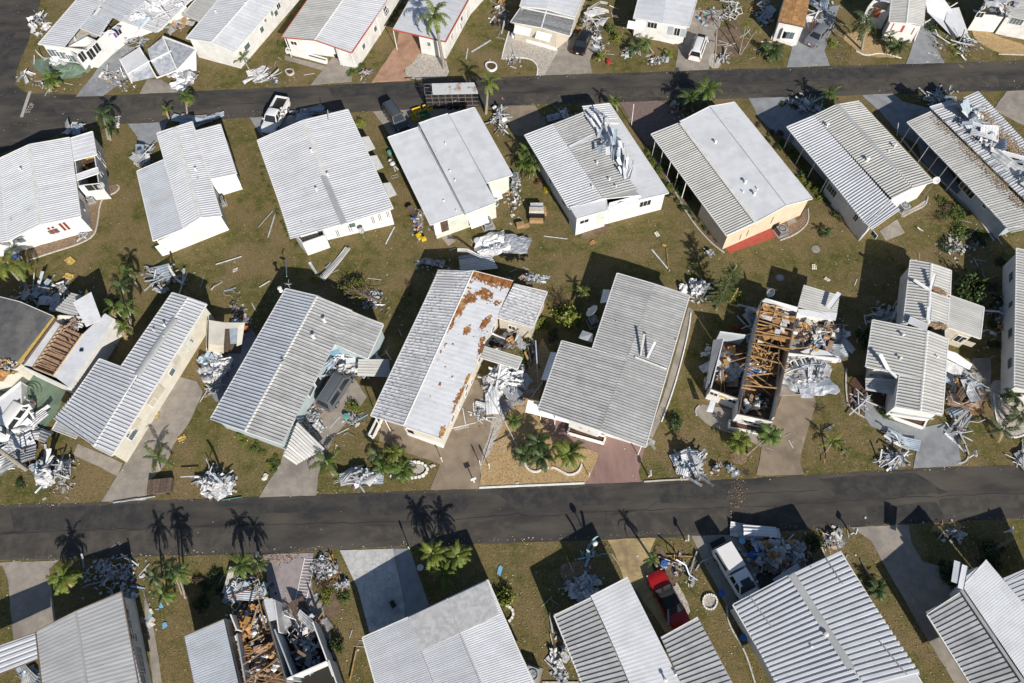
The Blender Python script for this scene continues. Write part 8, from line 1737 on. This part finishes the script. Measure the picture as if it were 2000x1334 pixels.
hedge([(694, 140), (702, 118), (712, 95), (722, 82)], .75, ['leaf', 'leaf_y', 'leaf'], 8, 'leafy green bush in the row right of the red-trimmed porch', 'bushes right of the red-trimmed porch', 1.0, .3)
hedge([(748, 50), (775, 25), (790, 10)], .7, 'leaf', 5, 'leafy bush along the left wall of the white-roofed home', 'bushes left of the white-roofed home', 1, .2)
hedge([(320, 60), (335, 45), (355, 35), (365, 20)], .8, ['leaf', 'leaf_brown', 'leaf'], 6, 'olive bush between the two first top row homes', 'bushes between the first top row homes', .9, .4)
hedge([(1242, 62), (1280, 71), (1318, 80)], .32, ['leaf', 'leaf_brown'], 14, 'clipped hedge plant before the shuttered windows', 'clipped hedge of the membrane-roofed home', .9, .03)
hedge([(1510, 74), (1550, 85)], .3, ['leaf', 'leaf_brown'], 8, 'clipped plant below the bay window', 'clipped hedge under the bay window', .9, .03)
hedge([(1955, 60), (1980, 66), (2010, 72)], .45, ['leaf', 'leaf_y'], 9, 'hedge plant before the top right end wall', 'hedge of the top right home', .9, .05)
hedge([(1117, 845), (1145, 854), (1172, 862)], .36, 'leaf_y', 8, 'yellow-green plant in the white planter of the L-shaped home', 'plants in the white planter of the L-shaped home', .9, .05)
hedge([(1742, 812), (1770, 818), (1800, 828)], .42, 'leaf', 11, 'green plant in the white planter before the beige front roof', 'plants in the white planter before the beige roof', .9, .1)
hedge([(567, 106), (600, 113), (636, 122)], .3, ['leaf', 'c_blue', 'leaf_d'], 8, 'plant in the porch planter of the red-trimmed home', 'plants in the porch planter of the red-trimmed home', .9, .05)
hedge([(826, 98), (866, 108)], .32, 'leaf', 5, 'plant in the low brick planter', 'plants in the brick planter', .9, .05)
hedge([(510, 330), (520, 360), (536, 400), (548, 430), (560, 455), (580, 482)], .38, ['leaf_y', 'leaf'], 14, 'yellow-green shrub along the left wall of the awning home', 'shrubs along the awning home', .9, .12)
hedge([(1522, 275), (1545, 300), (1560, 325), (1577, 350)], .55, ['leaf_y', 'leaf'], 8, 'bright shrub on the left side of the grey-capped home', 'bright shrubs left of the grey-capped home', 1, .2)
hedge([(1572, 350), (1600, 370), (1620, 400), (1640, 425), (1655, 432)], .6, ['leaf', 'leaf_y', 'leaf_brown'], 12, 'tangled shrub in the lower part of the side bed', 'tangled shrubs in the grey-capped home side bed', 1, .35)
hedge([(1315, 345), (1330, 370), (1345, 390)], .6, ['leaf_d', 'leaf'], 5, 'dark shrub beside the carport posts of the cream home', 'dark shrubs by the cream home carport', 1, .2)
hedge([(1340, 410), (1370, 440), (1400, 470)], .35, ['leaf_d', 'leaf_red', 'leaf'], 8, 'low plant in the kerbed bed of the cream home', 'low plants in the cream home bed', .9, .15)
hedge([(470, 860), (500, 870), (530, 895), (545, 905)], .5, ['leaf_y', 'leaf'], 9, 'yellow-green bush at the front eave of the blue home', 'bushes before the blue home', .7, .25)
hedge([(1025, 720), (1018, 700), (1030, 675), (1040, 655)], .4, ['leaf_y', 'leaf'], 8, 'small bush between the collapsed room and the gravel', 'bushes right of the collapsed side room', .9, .15)
bush(703, 243, .75, 'leaf_y', 'bright yellow-green bush at the north-east corner of the awning home', hz=1.2); bush(1068, 372, .5, 'leaf_yel', 'small bright yellow shrub left of the peeled roof home', hz=1.1); bush(1052, 358, .55, 'leaf_red', 'brownish shrub beside the small yellow one'); bush(1296, 330, .65, 'leaf', 'round green shrub by the carport of the cream home')
bush(1110, 625, 1.75, 'leaf_y', 'large round light green shrub between the two grey-roofed homes', hz=.9); bush(1095, 592, 1.5, 'leaf_brown', 'leafless brown bush behind the large round shrub', kind='twig', hz=1.1); bush(1055, 635, .9, 'leaf_y', 'shrub at the corner of the dirty ribbed side roof', hz=1.3); bush(1887, 565, 1.9, 'leaf_d', 'large dark rounded tree beside the beige ribbed roofs', hz=1.5, name='small_tree', cat='tree'); bush(1900, 590, 1.2, 'leaf', 'green lower limb mass below the large dark tree', hz=1.2)
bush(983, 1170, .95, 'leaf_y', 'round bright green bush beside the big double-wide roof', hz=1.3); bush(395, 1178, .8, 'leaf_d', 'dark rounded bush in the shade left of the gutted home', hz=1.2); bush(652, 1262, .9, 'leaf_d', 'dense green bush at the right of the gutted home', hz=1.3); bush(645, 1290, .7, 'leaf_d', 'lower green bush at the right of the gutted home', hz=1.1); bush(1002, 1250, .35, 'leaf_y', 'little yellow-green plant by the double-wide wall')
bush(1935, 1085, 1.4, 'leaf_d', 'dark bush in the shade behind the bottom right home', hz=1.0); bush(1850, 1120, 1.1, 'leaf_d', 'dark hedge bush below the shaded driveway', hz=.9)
bush(1690, 664, 1.2, 'leaf_d', 'shaded shrub left of the beige front roof', hz=1.2); bush(1735, 805, .9, 'leaf', 'round shrub at the bend of the pale walkway', hz=.9); bush(1440, 645, .6, 'c_darkred', 'reddish-brown shrub behind the grey wall of the ruined home'); bush(1318, 830, 1.0, 'leaf_d', 'dark shrub on the lawn right of the striped roof', hz=1.1); bush(1322, 850, .7, 'palm_dead', 'dry tan bush below the dark shrub', kind='twig', hz=.6)
bush(628, 1140, 1.3, 'leaf_brown', 'brown leafless bush in the rubbish heap between the driveways', kind='twig', hz=1.2); bush(640, 1165, .7, 'leaf_y', 'green weed clump below the leafless bush', hz=.7); bush(670, 1168, .6, 'leaf', 'green plant at the right foot of the rubbish heap', hz=.7); bush(1590, 1060, .9, 'leaf_d', 'dark palm-like plant right of the huge household heap', hz=1); bush(1520, 1062, .6, 'leaf_d', 'green plant buried in the huge household heap', hz=.8)
bush(960, 131, .45, 'leaf', 'ball shrub in the round white planter', hz=1.1); bush(570, 140, .4, 'leaf_brown', 'bare bush in the little brick planter', kind='twig'); bush(550, 92, .7, 'leaf', 'round bush left of the red-trimmed porch', hz=1.2)
bush(690, 795, .8, 'leaf_y', 'yellowish ragged bush right of the grey minivan', hz=.8); bush(40, 945, .6, 'leaf_d', 'small green bush left of the big white heap', hz=.8)
bush(1205, 78, .9, 'leaf_y', 'yellow-green bush between the beige and the membrane-roofed homes', hz=1.3); bush(1192, 60, .8, 'leaf', 'green bush behind the yellow-green one', hz=1.3); bush(1625, 85, .8, 'leaf_y', 'bright bush right of the grey sedan', hz=.8); bush(1820, 55, .9, 'leaf_d', 'dark bush under the fallen white roof', hz=.8); bush(1700, 30, .9, 'leaf', 'bush behind the drooping palm of the curved bed', hz=1); bush(1975, 720, .8, 'leaf_d', 'dark bush against the right edge wall', hz=1)
bush(1600, 770, .5, 'leaf_brown', 'dry twiggy bush right of the tan driveway', kind='twig', hz=1.3); bush(1598, 800, .8, 'leaf_brown', 'tall dry branches fallen along the tan driveway', kind='twig', hz=.6); bush(1588, 835, .6, 'leaf_brown', 'lower dry branches along the tan driveway', kind='twig', hz=.5); bush(1430, 893, .6, 'palm_dead', 'rough dead frond mound beneath the left fan palm', kind='twig', hz=.5); bush(1458, 925, .6, 'wood_old', 'brown brush pile at the kerb right of the appliances', kind='twig', hz=.5)
bush(1875, 455, 1.3, 'leaf', 'fallen leafy branches on the lawn below the caved-in roof', hz=.5); bush(1845, 480, 1.0, 'leaf_d', 'darker fallen branches beside the leafy ones', hz=.5); bush(1830, 425, 1.0, 'leaf_brown', 'bare fallen limb on the lawn by the grey-capped home', kind='twig', hz=.6)
bush(108, 405-300+20, .4, 'leaf', 'small green shrub by the sunroom windows', hz=1.2)
bush(800, 560, .6, 'leaf_brown', 'thin bare shrub at the left edge of the rusty home shade', kind='twig', hz=1.4); bush(800, 575, .3, 'leaf_y', 'tiny green sprout below the thin bare shrub'); bush(305, 484, .5, 'leaf', 'low green weeds at the corner of the long white home', hz=.5)
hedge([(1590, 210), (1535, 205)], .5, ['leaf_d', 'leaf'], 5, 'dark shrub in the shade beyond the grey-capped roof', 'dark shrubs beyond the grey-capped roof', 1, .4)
hedge([(1470, 250), (1500, 262), (1518, 285), (1510, 262)], .5, ['leaf_d', 'leaf', 'leaf_brown'], 7, 'low dark growth between the cream and grey-capped homes', 'dark growth between the cream and grey-capped homes', .8, .5)
hedge([(1260, 300), (1285, 330), (1300, 370), (1330, 410)], .5, ['leaf_d', 'leaf', 'leaf_y'], 9, 'shrub in the kerbed bed along the cream home carport', 'shrubs along the cream home carport', .9, .3)
hedge([(1840, 380), (1860, 420), (1900, 450), (1930, 480)], .8, ['leaf_d', 'leaf_brown', 'leaf'], 10, 'scrubby growth on the lawn below the caved-in roof', 'scrub below the caved-in roof', .6, .8)
hedge([(1100, 600), (1085, 640), (1070, 665)], .6, ['leaf_brown', 'leaf_d'], 5, 'brown undergrowth round the large light green shrub', 'undergrowth round the large shrub', .6, .5)
hedge([(1935, 560), (1950, 600), (1940, 660)], .6, ['leaf_d', 'leaf_brown'], 6, 'dark scrub left of the right edge home', 'scrub left of the right edge home', .8, .5)
hedge([(640, 20), (600, 60), (545, 95)], .1, 'leaf_d', 3, 'tiny weed clump left of the red-trimmed home', 'weed clumps left of the red-trimmed home', .9, .3)
hedge([(230, 570), (215, 640), (190, 680)], .6, ['leaf_d', 'leaf'], 7, 'dark undergrowth beneath the tall bent palms', 'undergrowth of the tall bent palms', .7, .5)
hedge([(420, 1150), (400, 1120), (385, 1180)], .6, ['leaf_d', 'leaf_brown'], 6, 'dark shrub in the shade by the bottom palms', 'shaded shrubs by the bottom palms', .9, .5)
# uprooted tree north of the blue home
c0 = W(735, 590); t = thing('fallen_tree', 'uprooted tree with bare pale branches and green tips behind the blue home', 'tree', c0)
m = MB(); random.seed(11)
m.tube([W(740, 588, .2)-c0, W(720, 580, .6)-c0, W(700, 572, 1.2)-c0, W(685, 555, 1.6)-c0], [.16, .13, .10, .05], 7); m.tube([W(740, 588, .2)-c0, W(748, 580, .3)-c0, W(742, 575, .9)-c0], [.12, .09, .05], 6)
tips = []
for k in range(60):
    s = W(700+random.uniform(-20, 25), 572+random.uniform(-8, 10), random.uniform(.4, 1.4))-c0; e = s+Vector((random.gauss(-.6, .8), random.gauss(.5, .9), random.uniform(-.3, 1.1))); mid = (s+e)/2+Vector((random.gauss(0, .1),)*3)
    m.tube([s, mid, e], [.035, .025, .01], 4, cap=False); tips += [e, mid]
m.build('trunk', MT['wood_old'], t)
o = link('crown', LB[0], t, mat=MT['leaf_y']); o.location = W(690, 560, .6)-c0; o.scale = (1.4, 1.5, .9); o = link('crown', LBF[0], t, mat=MT['leaf_y']); o.location = W(690, 585, .3)-c0; o.scale = (1.1, 1.1, .9); o = link('crown', LBF[1], t, mat=MT['leaf_y']); o.location = W(620, 546, .2)-c0; o.scale = (.9, .7, .6)
# broken conifer
b0 = W(1398, 606); tp_ = W(1438, 518, 4.6)-b0; t = thing('pine_tree', 'leaning green conifer with a snapped orange-tipped trunk', 'conifer', b0)
MB().tube([(0, 0, 0), tp_*.4, tp_*.8, tp_], [.16, .13, .10, .09], 8).build('trunk', MT['bark'], t); MB().lathe(tp_, [(.13, -.25), (.10, .05), (0.001, .1)], 8).build('snapped_tip', MT['osb'], t)
vs = []; fs = []; wm = MB()
for k in range(90):
    f = .12+.84*random.random(); p = tp_*f; a = random.uniform(0, 6.28); L = (2.1-1.1*f)*random.uniform(.6, 1.1); d = Vector((math.cos(a), math.sin(a), random.uniform(-.1, .35))).normalized(); wm.tube([p, p+d*L*.5, p+d*L+Vector((0, 0, .1))], [.025, .02, .008], 3, cap=False)
    for j in range(30):
        u = .15+.85*j/30; q = p+d*L*u; s = d.cross(Vector((0, 0, 1))).normalized()*(1 if j % 2 else -1); q2 = q+(s*.8+d*.6+Vector((0, 0, random.uniform(-.3, .5)))).normalized()*random.uniform(.18, .42)*(1.2-u*.6); n_ = d*.035; i0 = len(vs); vs += [q-n_, q+n_, q2]; fs.append((i0, i0+1, i0+2))
wm.build('branch', MT['bark'], t); link('needles', newmesh('needles', vs, fs, [MT['leaf']]), t)
c0 = W(1412, 590); t = thing('fallen_tree', 'fallen lower conifer boughs with a torn orange limb at the pine foot', 'tree', c0)
o = link('crown', LB[2], t, mat=MT['leaf']); o.scale = (1.5, 1.3, .9); o.location = W(1400, 575, .2)-c0; o = link('crown', LB[3], t, mat=MT['leaf_y']); o.scale = (1.1, 1.0, .9); o.location = W(1432, 580, .3)-c0; MB().tube([W(1425, 590, .6)-c0, W(1437, 572, 1.3)-c0, W(1442, 562, 1.7)-c0], [.08, .07, .05], 6).build('limb', MT['wood'], t)
# pole trunks and tree stub
for (a, za, b, zb, r_, m_, lb) in (((-30, 858), 4.2, (52, 918), .3, .2, 'palmbark', 'thick pale palm log leaning in from the left edge'), ((1928, 1082), .2, (1978, 1050), 1.4, .14, 'bark', 'pale log slanting over the lawn behind the bottom right home'), ((30, 505), 1.8, (62, 588), .2, .16, 'palmbark', 'pale palm trunk leaning beside the dark felt roof'), ((1046, 745-80), 2.6, (1052, 760), .2, .06, 'scrap_g', 'thin pole leaning over the tan gravel')):
    tag(MB().tube([W(*a, za), (W(*a, za)+W(*b, zb))/2, W(*b, zb)], [r_, r_*1.05, r_*1.1], 8).build('tree_log' if m_ != 'scrap_g' else 'pole', MT[m_]), lb, 'log' if m_ != 'scrap_g' else 'pole')
for k, (a, b, za, zb) in enumerate((((1238, 203), (1233, 247), 3.0, .1), ((640, 215), (642, 235), 3.9, 3.7), ((558, 500), (560, 540), 1.2, 3.4), ((1755, 240), (1752, 265), 2, .2), ((965, 838), (945, 900), .1, .1), ((990, 850), (975, 882), .1, .9), ((962, 780), (1010, 870), 1.6, .3), ((1060, 745), (1035, 780), 1.8, .3))):
    tag(MB().bar(W(*a, za), W(*b, zb), .07).build('pole', MT['scrap_w']), ['thin white pole leaning by the paver driveway', 'short antenna mast on the awning home roof', 'antenna mast behind the blue home', 'thin post beside the grey-capped home drive', 'white stick at the edge of the tan driveway', 'white stick standing in the tan gravel', 'long white pole across the tan gravel palms', 'white pole beside the white lattice'][k], 'pole')
# grass: short tufts break up the lawn near the camera
def tufts(n=60000):
    r = np.random.default_rng(3); xs = r.uniform(-75, 72, n*2); ys = r.uniform(2, 88, n*2)
    keep = np.ones(n*2, bool)
    for (a0, a1, b0, b1) in ((up_top, None, up_bot, None), (lo_top, None, lo_bot, None)):
        ta = [W(*p) for p in a0]; tb = [W(*p) for p in b0]
        ya = np.interp(xs, [p.x for p in sorted(ta, key=lambda p: p.x)], [p.y for p in sorted(ta, key=lambda p: p.x)]); yb = np.interp(xs, [p.x for p in sorted(tb, key=lambda p: p.x)], [p.y for p in sorted(tb, key=lambda p: p.x)])
        keep &= ~((ys < ya+.1) & (ys > yb-.1))
    polys = []
    for o in bpy.data.objects:
        if o.get('kind') == 'structure' and o.data and o.name.split('.')[0] in ('driveway', 'walkway', 'patio', 'gravel_bed', 'flower_bed', 'carport_floor', 'side_road', 'planter_bed', 'interior_floor', 'stone_circle', 'dirt_bed'):
            k = len(o.data.vertices)//2; polys.append(np.array([v.co.xy for v in o.data.vertices[:k]]))
    for pg in polys:
        ins = np.zeros(n*2, bool); j = len(pg)-1
        m_ = (xs > pg[:, 0].min()) & (xs < pg[:, 0].max()) & (ys > pg[:, 1].min()) & (ys < pg[:, 1].max()) & keep; ii = np.where(m_)[0]
        if not len(ii): continue
        X_, Y_ = xs[ii], ys[ii]; c = np.zeros(len(ii), bool)
        for i in range(len(pg)):
            xi, yi = pg[i]; xj, yj = pg[j]; c ^= ((yi > Y_) != (yj > Y_)) & (X_ < (xj-xi)*(Y_-yi)/(yj-yi+1e-12)+xi); j = i
        keep[ii[c]] = False
    xs, ys = xs[keep][:n], ys[keep][:n]; n = len(xs); K = 3
    a = r.uniform(0, 6.28, (n, K)); h = r.uniform(.03, .085, (n, K)); w_ = .022
    cx = xs[:, None]+r.uniform(-.1, .1, (n, K)); cy = ys[:, None]+r.uniform(-.1, .1, (n, K)); lx, ly = r.uniform(-.05, .05, (n, K)), r.uniform(-.05, .05, (n, K))
    v = np.stack([np.stack([cx+np.cos(a)*w_, cy+np.sin(a)*w_, cx*0], -1), np.stack([cx-np.cos(a)*w_, cy-np.sin(a)*w_, cx*0], -1), np.stack([cx+lx, cy+ly, h], -1)], 2).reshape(-1, 3)
    me = bpy.data.meshes.new('grass'); N = n*K; me.vertices.add(N*3); me.vertices.foreach_set('co', v.ravel()); me.loops.add(N*3); me.loops.foreach_set('vertex_index', np.arange(N*3, dtype=np.int32)); me.polygons.add(N); me.polygons.foreach_set('loop_start', np.arange(0, N*3, 3, dtype=np.int32)); me.update(calc_edges=True); me.materials.append(MT['grass'])
    tag(link('grass', me), 'short dry olive grass covering the lawns between the homes', 'grass', kind='stuff')
MT['grass'] = mat('grass_blade', (.09, .105, .028), (.16, .13, .055), rough=.9, scale=.4, lo=.4, hi=.6, spec=.1)
tufts()
# beyond 300 of one kind: the smallest in view are joined into one mass
bpy.context.view_layer.update()
for kind in ('board', 'metal_strip', 'crumpled_sheet', 'scrap', 'plank'):
    L = [o for o in bpy.data.objects if o.parent is None and o.name.split('.')[0] == kind and o.get('category')]
    if len(L) <= 290: continue
    L.sort(key=lambda o: -(o.dimensions.x*o.dimensions.y)/((o.matrix_world.translation-Vector((0, 0, CAM_H))).length_squared)); vs = []; fs = []; fm = []; mats = []
    for o in L[290:]:
        m = o.material_slots[0].material
        if m not in mats: mats.append(m)
        k = len(vs); vs += [o.matrix_world @ v.co for v in o.data.vertices]; fs += [tuple(i+k for i in p.vertices) for p in o.data.polygons]; fm += [mats.index(m)]*len(o.data.polygons); bpy.data.objects.remove(o)
    tag(link(kind+'_fragments', newmesh(kind+'_fragments', vs, fs, mats, fm=fm)), f'smallest {CATN[kind]} fragments lying among the heaps', CATN[kind]+' fragments', kind='stuff')
